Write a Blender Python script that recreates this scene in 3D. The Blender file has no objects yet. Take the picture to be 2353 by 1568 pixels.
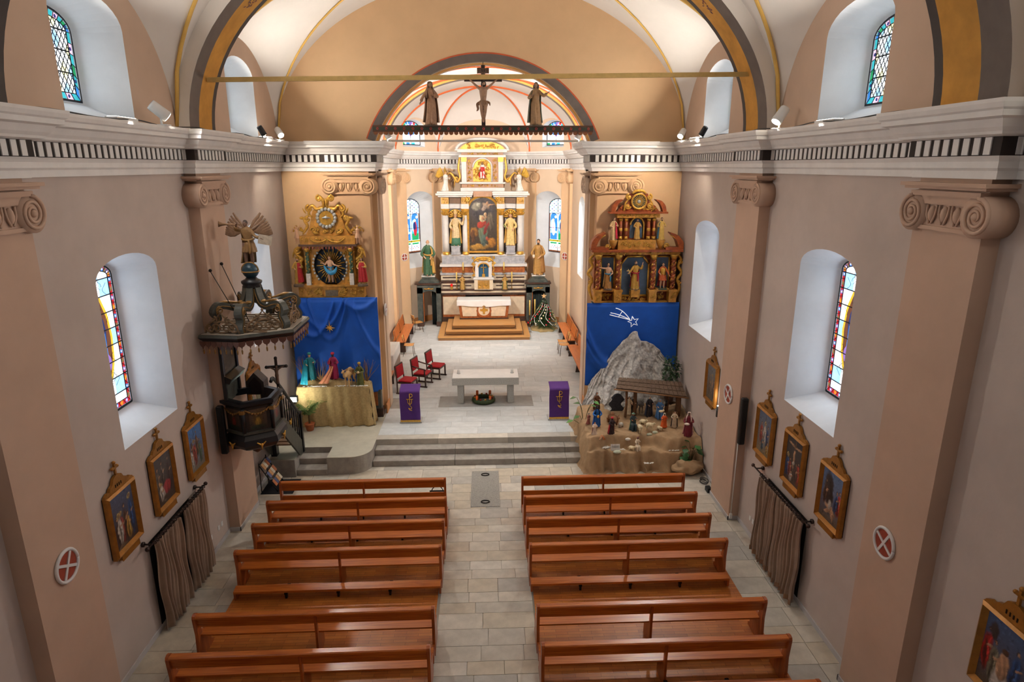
import bpy, math, random
import numpy as np
from mathutils import Vector, Matrix
from mathutils.geometry import tessellate_polygon
random.seed(7); RNG = np.random.default_rng(7)
SC = bpy.context.scene; COL = SC.collection
PI = math.pi; cos = math.cos; sin = math.sin; sqrt = math.sqrt

# ------------------------------------------------------------------ camera
CAMP, CAMY, FPX = math.radians(15.33), math.radians(2.42), 1466.0
cam = bpy.data.cameras.new('camera'); camo = bpy.data.objects.new('camera', cam); COL.objects.link(camo)
cam.sensor_width = 36; cam.lens = 36 * FPX / 2353; cam.clip_start = .05; cam.clip_end = 200
_f = Vector((sin(CAMY) * cos(CAMP), cos(CAMY) * cos(CAMP), -sin(CAMP))); _r = Vector((cos(CAMY), -sin(CAMY), 0)); _u = _r.cross(_f)
camo.matrix_world = Matrix(((_r.x, _u.x, -_f.x, 0), (_r.y, _u.y, -_f.y, 0), (_r.z, _u.z, -_f.z, 8.0), (0, 0, 0, 1)))
SC.camera = camo
SC.view_settings.view_transform = 'Standard'; SC.view_settings.look = 'None'; SC.view_settings.gamma = 1; SC.view_settings.use_curve_mapping = False
SC.view_settings.exposure = 0.36
try:
    SC.cycles.use_denoising = True; SC.cycles.max_bounces = 4; SC.cycles.diffuse_bounces = 3; SC.cycles.glossy_bounces = 2; SC.cycles.sample_clamp_indirect = 6; SC.cycles.use_light_tree = False; SC.cycles.use_adaptive_sampling = True; SC.cycles.adaptive_threshold = .08; SC.cycles.caustics_reflective = False
except Exception: pass
# ------------------------------------------------------------------ world and daylight
w = bpy.data.worlds.new('world'); SC.world = w; w.use_nodes = True
w.node_tree.nodes['Background'].inputs[0].default_value = (.75, .85, 1, 1); w.node_tree.nodes['Background'].inputs[1].default_value = .35
def area(name, loc, rot, sx, sy, W, col, spread=PI):
    l = bpy.data.lights.new(name, 'AREA'); l.shape = 'RECTANGLE'; l.size = sx; l.size_y = sy; l.energy = W; l.color = col; l.spread = spread
    o = bpy.data.objects.new(name, l); COL.objects.link(o); o.location = loc; o.rotation_euler = rot; return o
DAY = (.70, .85, 1.0)
LOWW, UPW = 10.5, 4.5
for yc in (-1.4, 4.6, 10.65, 16.73):                       # daylight entering each nave window, just inside the glass
    for s in (-1, 1):
        area('daylight', (s * 6.42, yc, 5.1), (0, s * PI / 2, 0), 2.4, 1.1, LOWW, DAY)
        area('daylight', (s * 6.42, yc, 9.55), (0, s * PI / 2, 0), 1.1, 1.1, UPW, DAY)

# ------------------------------------------------------------------ helpers
def lin(c): return tuple(((v / 255) / 12.92 if v / 255 <= .04045 else ((v / 255 + .055) / 1.055) ** 2.4) for v in c)
MATS = {}
def M(name, rgb, rough=.6, metal=0., var=0., scale=6., bump=0., bscale=40., emit=0., rgb2=None, attr=None, coords='Object', stretch=None, spec=.5, sheen=0., detail=4., trans=0.):
    if name in MATS: return MATS[name]
    m = bpy.data.materials.new(name); m.use_nodes = True; nt = m.node_tree; N = nt.nodes; L = nt.links
    b = N['Principled BSDF']; c = lin(rgb)
    b.inputs['Base Color'].default_value = (*c, 1); b.inputs['Roughness'].default_value = rough; b.inputs['Metallic'].default_value = metal
    b.inputs['Specular IOR Level'].default_value = spec
    if sheen: b.inputs['Sheen Weight'].default_value = sheen
    if trans: b.inputs['Transmission Weight'].default_value = trans
    co = N.new('ShaderNodeTexCoord'); vec = co.outputs[coords]
    if stretch:
        mp = N.new('ShaderNodeMapping'); mp.inputs['Scale'].default_value = stretch; L.new(vec, mp.inputs['Vector']); vec = mp.outputs[0]
    src = None
    if attr:
        a = N.new('ShaderNodeAttribute'); a.attribute_name = attr; src = a.outputs['Color']
    if var or rgb2:
        n = N.new('ShaderNodeTexNoise'); n.inputs['Scale'].default_value = scale; n.inputs['Detail'].default_value = detail; n.inputs['Roughness'].default_value = .6; L.new(vec, n.inputs['Vector'])
        r = N.new('ShaderNodeValToRGB'); L.new(n.outputs['Fac'], r.inputs['Fac'])
        d = lin(rgb2) if rgb2 else tuple(max(0, v * (1 - var)) for v in c); e = c if rgb2 else tuple(min(1, v * (1 + var)) for v in c)
        r.color_ramp.elements[0].position = .33; r.color_ramp.elements[1].position = .67
        r.color_ramp.elements[0].color = (*d, 1); r.color_ramp.elements[1].color = (*e, 1)
        if src is None: src = r.outputs['Color']
        else:
            r.color_ramp.elements[0].color = (1 - var, 1 - var, 1 - var, 1); r.color_ramp.elements[1].color = (1, 1, 1, 1)
            x = N.new('ShaderNodeMix'); x.data_type = 'RGBA'; x.blend_type = 'MULTIPLY'; x.inputs[0].default_value = 1; L.new(src, x.inputs[6]); L.new(r.outputs['Color'], x.inputs[7]); src = x.outputs[2]
    if src is not None: L.new(src, b.inputs['Base Color'])
    if emit:
        if emit < 3: m.cycles.emission_sampling = 'NONE'
        b.inputs['Emission Strength'].default_value = emit
        if src is not None: L.new(src, b.inputs['Emission Color'])
        else: b.inputs['Emission Color'].default_value = (*c, 1)
    if bump:
        n2 = N.new('ShaderNodeTexNoise'); n2.inputs['Scale'].default_value = bscale; n2.inputs['Detail'].default_value = 5; L.new(vec, n2.inputs['Vector'])
        bp = N.new('ShaderNodeBump'); bp.inputs['Strength'].default_value = bump; bp.inputs['Distance'].default_value = .02; L.new(n2.outputs['Fac'], bp.inputs['Height']); L.new(bp.outputs[0], b.inputs['Normal'])
    MATS[name] = m; return m
def wood(name, c1, c2, rough=.35, axis=0, sc=1.0, coat=.2):
    if name in MATS: return MATS[name]
    m = bpy.data.materials.new(name); m.use_nodes = True; nt = m.node_tree; N = nt.nodes; L = nt.links; b = N['Principled BSDF']
    co = N.new('ShaderNodeTexCoord'); mp = N.new('ShaderNodeMapping'); s = [14 * sc] * 3; s[axis] = .8 * sc; mp.inputs['Scale'].default_value = s; L.new(co.outputs['Object'], mp.inputs['Vector'])
    oi = N.new('ShaderNodeObjectInfo'); ad = N.new('ShaderNodeVectorMath'); ad.operation = 'ADD'; ml = N.new('ShaderNodeVectorMath'); ml.operation = 'SCALE'; ml.inputs['Scale'].default_value = 7
    L.new(oi.outputs['Location'], ml.inputs[0]); L.new(mp.outputs[0], ad.inputs[0]); L.new(ml.outputs[0], ad.inputs[1])
    n = N.new('ShaderNodeTexNoise'); n.inputs['Scale'].default_value = 1.6; n.inputs['Detail'].default_value = 6; n.inputs['Distortion'].default_value = 1.2; L.new(ad.outputs[0], n.inputs['Vector'])
    r = N.new('ShaderNodeValToRGB'); r.color_ramp.elements[0].position = .3; r.color_ramp.elements[1].position = .72
    r.color_ramp.elements[0].color = (*lin(c2), 1); r.color_ramp.elements[1].color = (*lin(c1), 1); L.new(n.outputs['Fac'], r.inputs['Fac']); L.new(r.outputs[0], b.inputs['Base Color'])
    b.inputs['Roughness'].default_value = rough; b.inputs['Coat Weight'].default_value = coat; b.inputs['Coat Roughness'].default_value = .25
    bp = N.new('ShaderNodeBump'); bp.inputs['Strength'].default_value = .12; bp.inputs['Distance'].default_value = .01; L.new(n.outputs['Fac'], bp.inputs['Height']); L.new(bp.outputs[0], b.inputs['Normal'])
    MATS[name] = m; return m

class MB:
    def __init__(s): s.V = []; s.F = []; s.S = []; s.C = None
    def add(s, v, f, sm=False):
        o = len(s.V); s.V += [tuple(map(float, p)) for p in v]; s.F += [tuple(i + o for i in q) for q in f]; s.S += [sm] * len(f); return s
    def box(s, c, d, rz=0., rx=0., ry=0.):
        h = [k / 2 for k in d]; R = Matrix.Rotation(rz, 3, 'Z') @ Matrix.Rotation(ry, 3, 'Y') @ Matrix.Rotation(rx, 3, 'X'); c = Vector(c)
        v = [c + R @ Vector((x * h[0], y * h[1], z * h[2])) for x in (-1, 1) for y in (-1, 1) for z in (-1, 1)]
        return s.add(v, [(0, 1, 3, 2), (4, 6, 7, 5), (0, 4, 5, 1), (2, 3, 7, 6), (0, 2, 6, 4), (1, 5, 7, 3)])
    def b2(s, x0, x1, y0, y1, z0, z1): return s.box(((x0 + x1) / 2, (y0 + y1) / 2, (z0 + z1) / 2), (abs(x1 - x0), abs(y1 - y0), abs(z1 - z0)))
    def tube(s, pts, rad, n=8, cap=True, sm=True, flat=None):
        P = [Vector(p) for p in pts]; m = len(P)
        if not hasattr(rad, '__len__'): rad = [rad] * m
        if sm and 3 <= m <= 10:                             # smooth short guide lines
            Q = [P[0] * 2 - P[1]] + P + [P[-1] * 2 - P[-2]]; R2 = [rad[0]] + list(rad) + [rad[-1]]; P2 = []; rad2 = []
            for i in range(1, m):
                for t in (0, .25, .5, .75):
                    h = [-.5 * t ** 3 + t * t - .5 * t, 1.5 * t ** 3 - 2.5 * t * t + 1, -1.5 * t ** 3 + 2 * t * t + .5 * t, .5 * t ** 3 - .5 * t * t]
                    P2.append(Q[i - 1] * h[0] + Q[i] * h[1] + Q[i + 1] * h[2] + Q[i + 2] * h[3]); rad2.append(R2[i] + (R2[i + 1] - R2[i]) * t)
            P = P2 + [P[-1]]; rad = rad2 + [rad[-1]]; m = len(P)
        T = [(P[min(i + 1, m - 1)] - P[max(i - 1, 0)]).normalized() for i in range(m)]
        a = Vector((0, 0, 1)) if abs(T[0].z) < .9 else Vector((1, 0, 0)); A = (a - T[0] * a.dot(T[0])).normalized(); V = []
        for i in range(m):
            A = A - T[i] * A.dot(T[i]); A = A.normalized() if A.length > 1e-6 else T[i].orthogonal().normalized(); B = T[i].cross(A)
            for k in range(n):
                t = 2 * PI * k / n; fa, fb = (flat if flat else (1, 1)); V.append(P[i] + A * (cos(t) * rad[i] * fa) + B * (sin(t) * rad[i] * fb))
        F = [(i * n + k, i * n + (k + 1) % n, (i + 1) * n + (k + 1) % n, (i + 1) * n + k) for i in range(m - 1) for k in range(n)]
        if cap: F += [tuple(range(n - 1, -1, -1)), tuple(range((m - 1) * n, m * n))]
        return s.add(V, F, sm)
    def cyl(s, p0, p1, r0, r1=None, n=14, sm=True): return s.tube([p0, p1], [r0, r0 if r1 is None else r1], n, True, sm)
    def lathe(s, prof, c=(0, 0, 0), n=20, sx=1., sy=1., fold=None, sm=True, cap=True, rz=0.):
        V = []
        for j, (r, z) in enumerate(prof):
            for k in range(n):
                t = 2 * PI * k / n + rz; rr = r + (fold(t, z, r) if fold else 0); V.append((c[0] + rr * cos(t) * sx, c[1] + rr * sin(t) * sy, c[2] + z))
        m = len(prof); F = [(j * n + k, j * n + (k + 1) % n, (j + 1) * n + (k + 1) % n, (j + 1) * n + k) for j in range(m - 1) for k in range(n)]
        if cap: F += [tuple(range(n - 1, -1, -1)), tuple(range((m - 1) * n, m * n))]
        return s.add(V, F, sm)
    def sph(s, c, r, n=12, m=8, rot=None):
        if not hasattr(r, '__len__'): r = (r, r, r)
        V = []; c = Vector(c)
        for j in range(1, m):
            p = PI * j / m
            for k in range(n):
                t = 2 * PI * k / n; q = Vector((r[0] * sin(p) * cos(t), r[1] * sin(p) * sin(t), r[2] * cos(p))); V.append(c + (rot @ q if rot else q))
        q = Vector((0, 0, r[2])); V += [c + (rot @ q if rot else q), c - (rot @ q if rot else q)]; a, b = len(V) - 2, len(V) - 1
        F = [(j * n + k, (j + 1) * n + k, (j + 1) * n + (k + 1) % n, j * n + (k + 1) % n) for j in range(m - 2) for k in range(n)]
        F += [(a, k, (k + 1) % n) for k in range(n)] + [(b, (m - 2) * n + (k + 1) % n, (m - 2) * n + k) for k in range(n)]
        return s.add(V, F, True)
    def prism(s, poly, O, U, W, d, sm=False):
        """poly (u,v) in the plane O + u*U + v*W, extruded by vector d both caps"""
        O, U, W, d = Vector(O), Vector(U), Vector(W), Vector(d); n = len(poly)
        A = [O + U * a + W * b for a, b in poly]; V = A + [p + d for p in A]
        tr = tessellate_polygon([A])
        F = [tuple(t) for t in tr] + [tuple(n + i for i in reversed(t)) for t in tr] + [(i, (i + 1) % n, n + (i + 1) % n, n + i) for i in range(n)]
        return s.add(V, F, sm)
    def grid(s, fn, nu, nv, sm=True, cu=False):
        V = [fn(i / (nu if cu else nu - 1), j / (nv - 1)) for j in range(nv) for i in range(nu)]
        F = [(j * nu + i, j * nu + (i + 1) % nu, (j + 1) * nu + (i + 1) % nu, (j + 1) * nu + i) for j in range(nv - 1) for i in range(nu if cu else nu - 1)]
        return s.add(V, F, sm)
    def ribbon(s, pts, w, y, d, n=5):
        """flat carved band following points (x, z), widths w, from y to y + d"""
        k = MB().tube([(a, 0, b) for a, b in pts], w, 4); c = [k.V[i * 4:(i + 1) * 4] for i in range(len(k.V) // 4)]; L = []; R = []
        C = [Vector((sum(p[0] for p in q) / 4, sum(p[2] for p in q) / 4)) for q in c]; W = [max((Vector((p[0], p[2])) - C[i]).length for p in q) for i, q in enumerate(c)]
        for i in range(len(C)):
            t = (C[min(i + 1, len(C) - 1)] - C[max(i - 1, 0)]).normalized(); o = Vector((-t.y, t.x)) * W[i]; L.append(C[i] + o); R.append(C[i] - o)
        return s.prism([(p.x, p.y) for p in L] + [(p.x, p.y) for p in reversed(R)], (0, y, 0), (1, 0, 0), (0, 0, 1), (0, d, 0))
    def mirx(s):
        n = len(s.V); s.V += [(-x, y, z) for x, y, z in s.V]; s.F += [tuple(n + i for i in reversed(f)) for f in s.F]; s.S += s.S; return s
    def xf(s, mtx): s.V = [tuple(mtx @ Vector(p)) for p in s.V]; return s
def mesh(name, mb, mat=None, cols=None):
    me = bpy.data.meshes.new(name); me.from_pydata(mb.V, [], mb.F); me.polygons.foreach_set('use_smooth', mb.S)
    if cols is not None:
        a = me.color_attributes.new('paint', 'FLOAT_COLOR', 'POINT'); a.data.foreach_set('color', np.c_[cols, np.ones(len(cols))].astype(np.float32).ravel())
    if mat: me.materials.append(mat)
    me.update(); return me
def put(name, data, parent=None, loc=None, rot=None, label=None, cat=None, group=None, kind=None):
    o = bpy.data.objects.new(name, data); COL.objects.link(o)
    if parent: o.parent = parent
    if loc is not None: o.location = loc
    if rot is not None: o.rotation_euler = rot if hasattr(rot, '__len__') else (0, 0, rot)
    for k, v in (('label', label), ('category', cat), ('group', group), ('kind', kind)):
        if v: o[k] = v
    return o
def ob(name, mb, mat, parent=None, **k):
    bev = k.pop('bevel', 0); rem = k.pop('remesh', 0); sol = k.pop('solid', 0); sub = k.pop('sub', 0); cols = k.pop('cols', None)
    o = put(name, mesh(name, mb, mat, cols), parent, **k)
    if sol: q = o.modifiers.new('s', 'SOLIDIFY'); q.thickness = sol; q.offset = 0
    if bev: q = o.modifiers.new('b', 'BEVEL'); q.width = bev; q.segments = 1; q.limit_method = 'ANGLE'
    if rem: q = o.modifiers.new('r', 'REMESH'); q.mode = 'VOXEL'; q.voxel_size = rem; q.use_smooth_shade = True
    if sub: q = o.modifiers.new('s', 'SUBSURF'); q.levels = q.render_levels = sub
    return o
def thing(name, label, cat, loc=(0, 0, 0), rz=0., group=None, kind=None): return put(name, None, None, loc, (0, 0, rz), label, cat, group, kind)
def spiral(c, r, turns, a0, dirn=1, n=28, U=(1, 0, 0), W=(0, 0, 1), k=1.0):
    """points of a spiral curling inwards from angle a0"""
    c, U, W = Vector(c), Vector(U), Vector(W); out = []
    for i in range(n):
        t = i / (n - 1); a = a0 + dirn * turns * 2 * PI * t; q = r * (1 - .88 * t ** k); out.append(c + U * (q * cos(a)) + W * (q * sin(a)))
    return out
def arch_poly(hw, z0, zs, zt, n=14):
    """half width, sill, springing, top -> polygon (u, v); circular segment when flat, else ellipse"""
    return [(-hw, z0), (hw, z0), (hw, zs)] + [(hw * cos(PI * i / n), zs + (zt - zs) * sin(PI * i / n)) for i in range(1, n)] + [(-hw, zs)]
def copy_tree(o, parent=None, loc=None, rz=None, label=None, group=None):
    c = o.copy(); COL.objects.link(c); c.parent = parent
    if loc is not None: c.location = loc
    if rz is not None: c.rotation_euler = (0, 0, rz)
    if label: c['label'] = label
    if group: c['group'] = group
    for ch in list(o.children): copy_tree(ch, c)
    return c
# ------------------------------------------------------------------ materials of the place
plaster = M('plaster_mauve', (198, 182, 172), .85, var=.07, scale=.9, bump=.15, bscale=9)
plasterU = M('plaster_tan', (200, 172, 150), .85, var=.06, scale=.8, bump=.15, bscale=9)
peach = M('plaster_peach', (222, 184, 142), .85, var=.06, scale=.7, bump=.12, bscale=9); peachc = M('plaster_chancel', (230, 204, 176), .85, var=.05, scale=.7, bump=.12, bscale=9)
pilm = M('pilaster_paint', (200, 168, 146), .8, var=.06, scale=1.2, bump=.1, bscale=10)
white = M('vault_white', (232, 224, 216), .85, var=.04, scale=.8, bump=.12, bscale=8)
corn = M('cornice_paint', (238, 234, 230), .75, var=.05, scale=2.5, bump=.1, bscale=12)
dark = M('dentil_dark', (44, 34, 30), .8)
reveal = M('reveal_white', (226, 228, 230), .85, var=.04, scale=2, bump=.1, bscale=10)
ochre = M('ochre_paint', (202, 146, 62), .8, var=.16, scale=2.2)
yellow = M('yellow_line_paint', (222, 178, 92), .8, var=.1, scale=3)
greyb = M('grey_band_paint', (108, 98, 92), .8, var=.1, scale=3)
darkb = M('dark_band_paint', (72, 66, 64), .8, var=.1, scale=3)
redl = M('red_line_paint', (205, 92, 52), .8, var=.1, scale=3)
stone = M('stone_grey', (190, 184, 174), .55, var=.14, scale=3.5, bump=.2, bscale=60, detail=8)
stoned = M('stone_granite', (150, 148, 142), .6, var=.3, scale=55, bump=.1, bscale=60)
stonestep = M('stone_step', (158, 152, 144), .6, var=.16, scale=5, bump=.25, bscale=45, detail=8)
grout = M('grout', (172, 166, 154), .9)
gold = M('gilding', (216, 166, 74), .34, .6, var=.25, scale=9, bump=.25, bscale=30)
XW = 5.85; ZS = 8.65; YB = -4.0; YE = 19.3
BAYS = [(-4.0, 1.0, -1.4), (2.2, 7.05, 4.6), (8.25, 13.1, 10.65), (14.3, 19.3, 16.73)]
PILS = [(1.0, 2.2), (7.05, 8.25), (13.1, 14.3)]

def panel(mb, outer, holes, O, U, W):
    O, U, W = Vector(O), Vector(U), Vector(W); loops = [[O + U * a + W * b for a, b in p] for p in [outer] + holes]
    tr = tessellate_polygon(loops); flat = [p for l in loops for p in l]; mb.add(flat, [tuple(t) for t in tr])
def pane_mat(name, c, e): return M(name, c, .3, emit=e if min(c) > 120 else e * .55, var=.12, scale=9)
def clip(poly, conv):
    """clip polygon by a convex counter-clockwise polygon"""
    out = poly
    for i in range(len(conv)):
        ax, ay = conv[i]; bx, by = conv[(i + 1) % len(conv)]; inp = out; out = []
        if not inp: return []
        sd = lambda p: (bx - ax) * (p[1] - ay) - (by - ay) * (p[0] - ax)
        for k in range(len(inp)):
            p, q = inp[k], inp[(k + 1) % len(inp)]; a, b = sd(p), sd(q)
            if a >= 0: out.append(p)
            if (a > 0) != (b > 0) and abs(a - b) > 1e-9: t = a / (a - b); out.append((p[0] + t * (q[0] - p[0]), p[1] + t * (q[1] - p[1])))
    return out
lead = M('lead_came', (30, 32, 38), .5, .3)
EG = 1.3
PC = {'w': pane_mat('glass_white', (236, 240, 248), EG), 'y': pane_mat('glass_cream', (232, 226, 178), EG), 'b': pane_mat('glass_blue', (52, 130, 214), EG), 't': pane_mat('glass_teal', (52, 178, 190), EG),
      'r': pane_mat('glass_red', (206, 32, 44), EG), 'g': pane_mat('glass_green', (30, 150, 92), EG), 'v': pane_mat('glass_violet', (146, 112, 200), EG), 'p': pane_mat('glass_pink', (226, 170, 196), EG),
      'o': pane_mat('glass_gold', (232, 196, 40), EG), 'n': pane_mat('glass_brown', (110, 62, 34), EG), 'd': pane_mat('glass_deep', (24, 44, 104), EG), 's': pane_mat('glass_sky', (150, 196, 232), EG)}
def inset(hw, z0, zs, zt, d): return arch_poly(hw - d, z0 + d, zs, zt - d)
NWIN = [0]
def window(O, U, N, wall_dims, glass_dims, depth, style, sh=0., rot=0.):
    """O: point of the wall plane under the window (z = 0), U along the wall, N into the wall; dims = hw, z0, zs, zt"""
    NWIN[0] += 1
    O, U, N = Vector(O), Vector(U), Vector(N); Z = Vector((0, 0, 1)); N0 = N.copy(); N = N + U * (sh / depth); GN = N * depth; Ug = U * cos(rot) - N0 * sin(rot)
    a = arch_poly(*wall_dims); g = arch_poly(*glass_dims)
    root = put('window_%d' % NWIN[0], None, None, O, kind='structure', label='arched %s window in a deep splayed reveal' % {'low': 'tall nave', 'up': 'high lattice', 'apse': 'pictorial chancel', 'rose': 'small upper chancel', 'plain': 'tall chancel side'}[style])
    mb = MB(); n = len(a); mb.add([U * p + Z * q for p, q in a] + [GN + Ug * p + Z * q for p, q in g], [(i, n + i, n + (i + 1) % n, (i + 1) % n) for i in range(n)])
    ob('reveal', mb, reveal, root)
    fr = MB(); ii = inset(*glass_dims, .035); gi = [GN - N0 * .02 + Ug * p + Z * q for p, q in g]; gj = [GN - N0 * .02 + Ug * p + Z * q for p, q in ii]
    fr.add(gi + gj, [(i, (i + 1) % n, n + (i + 1) % n, n + i) for i in range(n)])
    cells = {}
    hw, z0, zs, zt = glass_dims
    def pan(poly, key, d=0., conv=None):
        q = clip(poly, conv if conv else ii)
        if len(q) > 2: cells.setdefault(key, []).append((q, d))
    rect = lambda x0, x1, y0, y1: [(x0, y0), (x1, y0), (x1, y1), (x0, y1)]
    circ = lambda x, y, r, k=10: [(x + r * cos(2 * PI * i / k), y + r * sin(2 * PI * i / k)) for i in range(k)]
    ell = lambda x, y, rx, ry, k=12: [(x + rx * cos(2 * PI * i / k), y + ry * sin(2 * PI * i / k)) for i in range(k)]
    bars = MB()
    bar = lambda p, q, r=.008: bars.tube([GN - N0 * .015 + Ug * p[0] + Z * p[1], GN - N0 * .015 + Ug * q[0] + Z * q[1]], r, 5)
    bw = .13
    if style in ('up', 'low'):
        inn = inset(hw, z0, zs, zt, bw)
        m = len(g)
        per = []                                            # border panes between the outer and inner outline
        seg = [(ii[i], ii[(i + 1) % m], inn[i], inn[(i + 1) % m]) for i in range(m)]
        k = 0
        for A, B, A2, B2 in seg:
            L = sqrt((A[0] - B[0]) ** 2 + (A[1] - B[1]) ** 2); c = max(1, round(L / .16))
            for j in range(c):
                f = lambda P, Q, t: (P[0] + (Q[0] - P[0]) * t, P[1] + (Q[1] - P[1]) * t)
                q = [f(A, B, j / c), f(A, B, (j + 1) / c), f(A2, B2, (j + 1) / c), f(A2, B2, j / c)]
                key = ('tbtgtp' if style == 'up' else 'rgrbrorv')[k % (6 if style == 'up' else 8)]; k += 1
                cells.setdefault(key if style == 'up' else 'r', []).append((q, 0.)); bar(q[1], q[2], .006)
                cx, cy = sum(p[0] for p in q) / 4, sum(p[1] for p in q) / 4; ta = math.atan2(B[1] - A[1], B[0] - A[0]); dx_, dy_ = cos(ta), sin(ta)
                if style == 'low' and k % 2: cells.setdefault('bv'[k // 2 % 2], []).append((circ(cx, cy, .04, 9), .004)); cells.setdefault('w', []).append((circ(cx, cy, .018, 7), .006))
                elif style == 'low':
                    for sg in (-1, 0, 1): cells.setdefault('go'[k // 2 % 2], []).append(([(cx + dx_ * .05 - dy_ * .02 * sg, cy + dy_ * .05 + dx_ * .02 * sg), (cx - dy_ * .03 * sg + .008 * dy_, cy + dx_ * .03 * sg - .008 * dx_), (cx - dx_ * .06, cy - dy_ * .06), (cx - dy_ * .03 * sg - .008 * dy_, cy + dx_ * .03 * sg + .008 * dx_)], .004 + .001 * sg))
                elif k % 3 == 0: cells.setdefault('d', []).append((circ(cx, cy, .03, 8), .004))
        for i in range(m): bar(inn[i], inn[(i + 1) % m], .008)
        if style == 'up':
            dx, dz = .2, .3
            for i in range(-6, 7):
                for j in range(-1, 14):
                    x = i * dx + (j % 2) * dx / 2; y = z0 + j * dz / 2
                    pan([(x, y - dz / 2), (x + dx / 2, y), (x, y + dz / 2), (x - dx / 2, y)], 'wywws'[(i * 3 + j) % 5], 0, inn)
            for c in range(-14, 15):                         # lattice cames
                for sg in (-1, 1):
                    p = clip([(c * dx / 2 - 3 * sg * dx, z0 + 0 - 3 * dz), (c * dx / 2 - 3 * sg * dx + .004, z0 - 3 * dz), (c * dx / 2 + 9 * sg * dx + .004, z0 + 9 * dz), (c * dx / 2 + 9 * sg * dx, z0 + 9 * dz)], inn)
                    if len(p) > 2: ps = sorted(p, key=lambda q: q[1]); bar(ps[0], ps[-1], .006)
            for z in (z0 + (zt - z0) * .32, z0 + (zt - z0) * .56, z0 + (zt - z0) * .78): bar((-hw + bw, z), (hw - bw, z), .012)
        else:
            H = zt - z0; q = H / 9
            for j in range(10):
                for x0, x1 in ((-hw, -hw / 3), (-hw / 3, hw / 3), (hw / 3, hw)): pan(rect(x0, x1, z0 + j * q, z0 + (j + 1) * q), 'wws'[(j + (x0 > 0)) % 3], 0, inn)
                bar((-hw + .02, z0 + j * q), (hw - .02, z0 + j * q), .01)
            cz = z0 + H * .5; rr = random.Random(5)
            for _ in range(26):
                x, y = rr.uniform(-.36, .36), rr.uniform(z0 + .2, zt - .3); bars.tube([GN - N0 * .012 + Ug * (x + .06 * sin(i * 1.3 + _) ) + Z * (y + .05 * i) for i in range(5)], .0035, 4)
            for e, key in ((ell(0, cz, .36, .82), 'o'), (ell(0, cz, .3, .74), 'n'), (ell(0, cz + .12, .2, .4), 'd'), (rect(-.16, .16, cz - .5, cz + .1), 'b'), (ell(-.02, cz - .2, .13, .3), 'o'), (circ(.0, cz + .22, .12), 'w'), (circ(0, cz + .2, .075), 'p'), (ell(.1, cz - .42, .12, .16), 'v'), (ell(-.12, cz + .02, .06, .2), 'r')):
                pan(e, key, .004 * (1 + sum(len(v) for v in cells.values()) % 97 * .05), inn)
    elif style in ('apse',):
        H = zt - z0
        pan(rect(-hw, hw, z0, zt), 'w')
        for j in range(9):
            for i in range(9):
                x = -hw + .08 + i * (2 * hw - .16) / 8; y = z0 + H * .74 + j * .085
                if (i + j) % 2: pan(rect(x - .03, x + .03, y - .025, y + .03), 'dgbtd'[(i * 2 + j) % 5], .004)
        for s in (-1, 1):
            c = s * hw * .45
            pan(arch_poly(hw * .38, 0, H * .42, H * .5) and [(c + x, z0 + H * .24 + y) for x, y in arch_poly(hw * .38, 0, H * .4, H * .5)], 'b', .006)
            pan(circ(c + .12, z0 + H * .66, .07), 'w', .008); pan(ell(c - .1, z0 + H * .5, .12, .3), 's', .008); pan(rect(c - hw * .36, c + hw * .36, z0 + H * .34, z0 + H * .4), 't' if s > 0 else 's', .008)
            pan(rect(c - hw * .36, c + hw * .36, z0 + H * .24, z0 + H * .36), 'g' if s > 0 else 'b', .010)
            pan(ell(c, z0 + H * .45, .11, .36), 'r' if s > 0 else 'w', .014); pan(ell(c - .04, z0 + H * .5, .09, .2), 'd' if s > 0 else 'p', .016)
            pan(circ(c - .02, z0 + H * .6, .075), 'o', .018); pan(circ(c - .02, z0 + H * .6, .055), 'p', .02)
            pan(rect(c - hw * .36, c + hw * .36, z0 + H * .16, z0 + H * .19), 'g', .006)
            for i in range(5): pan(circ(c - .16 + .08 * i, z0 + H * (.09 + .03 * (i % 2)), .03), 'rdvdr'[i], .006)
            pan(rect(s * hw * .9 - .03, s * hw * .9 + .03, z0 + H * .24, z0 + H * .72), 'n', .006)
        pan(rect(-hw, hw, z0 + H * .2, z0 + H * .235), 'o', .006); pan(rect(-hw, hw, z0, z0 + .1), 'n', .006)
        bar((0, z0), (0, zt), .012)
        for f in (.22, .46, .72): bar((-hw, z0 + H * f), (hw, z0 + H * f), .012)
    elif style == 'rose':
        pan(rect(-hw, hw, z0, zt), 'w')
        for k in range(10):
            a = PI * k / 9; pan(circ(hw * .8 * cos(a), zs + (zt - zs) * .8 * sin(a), .07), 'bgtrvb'[k % 6], .004)
        for k in range(8): a = 2 * PI * k / 8; pan(circ(.2 * cos(a), zs - .02 + .2 * sin(a), .085), 'rbvb'[k % 4], .006)
        pan(circ(0, zs - .02, .1), 'o', .008)
        for k in range(3): pan(rect(-hw + k * .3, -hw + k * .3 + .2, z0, z0 + .12), 'gbt'[k], .004)
        bar((0, z0), (0, zt), .012)
    else:
        pan(rect(-hw, hw, z0, zt), 'w')
    for key, lst in cells.items():
        for q, d in lst:
            p = MB(); nn = len(q); p.add([GN - N0 * (.005 + d) + Ug * x + Z * y for x, y in q], [tuple(range(nn))]); ob('pane', p, PC[key], root)
    ob('frame', fr, lead, root)
    if bars.V: ob('glazing_bar', bars, lead, root)
    return root
LOWG, UPG = (.62, 3.85, 6.2, 6.45), (.62, 8.98, 10.02, 10.32)
LOWO, UPO = (.92, 3.57, 6.28, 6.62), (.93, 8.66, 10.1, 10.52)

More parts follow.
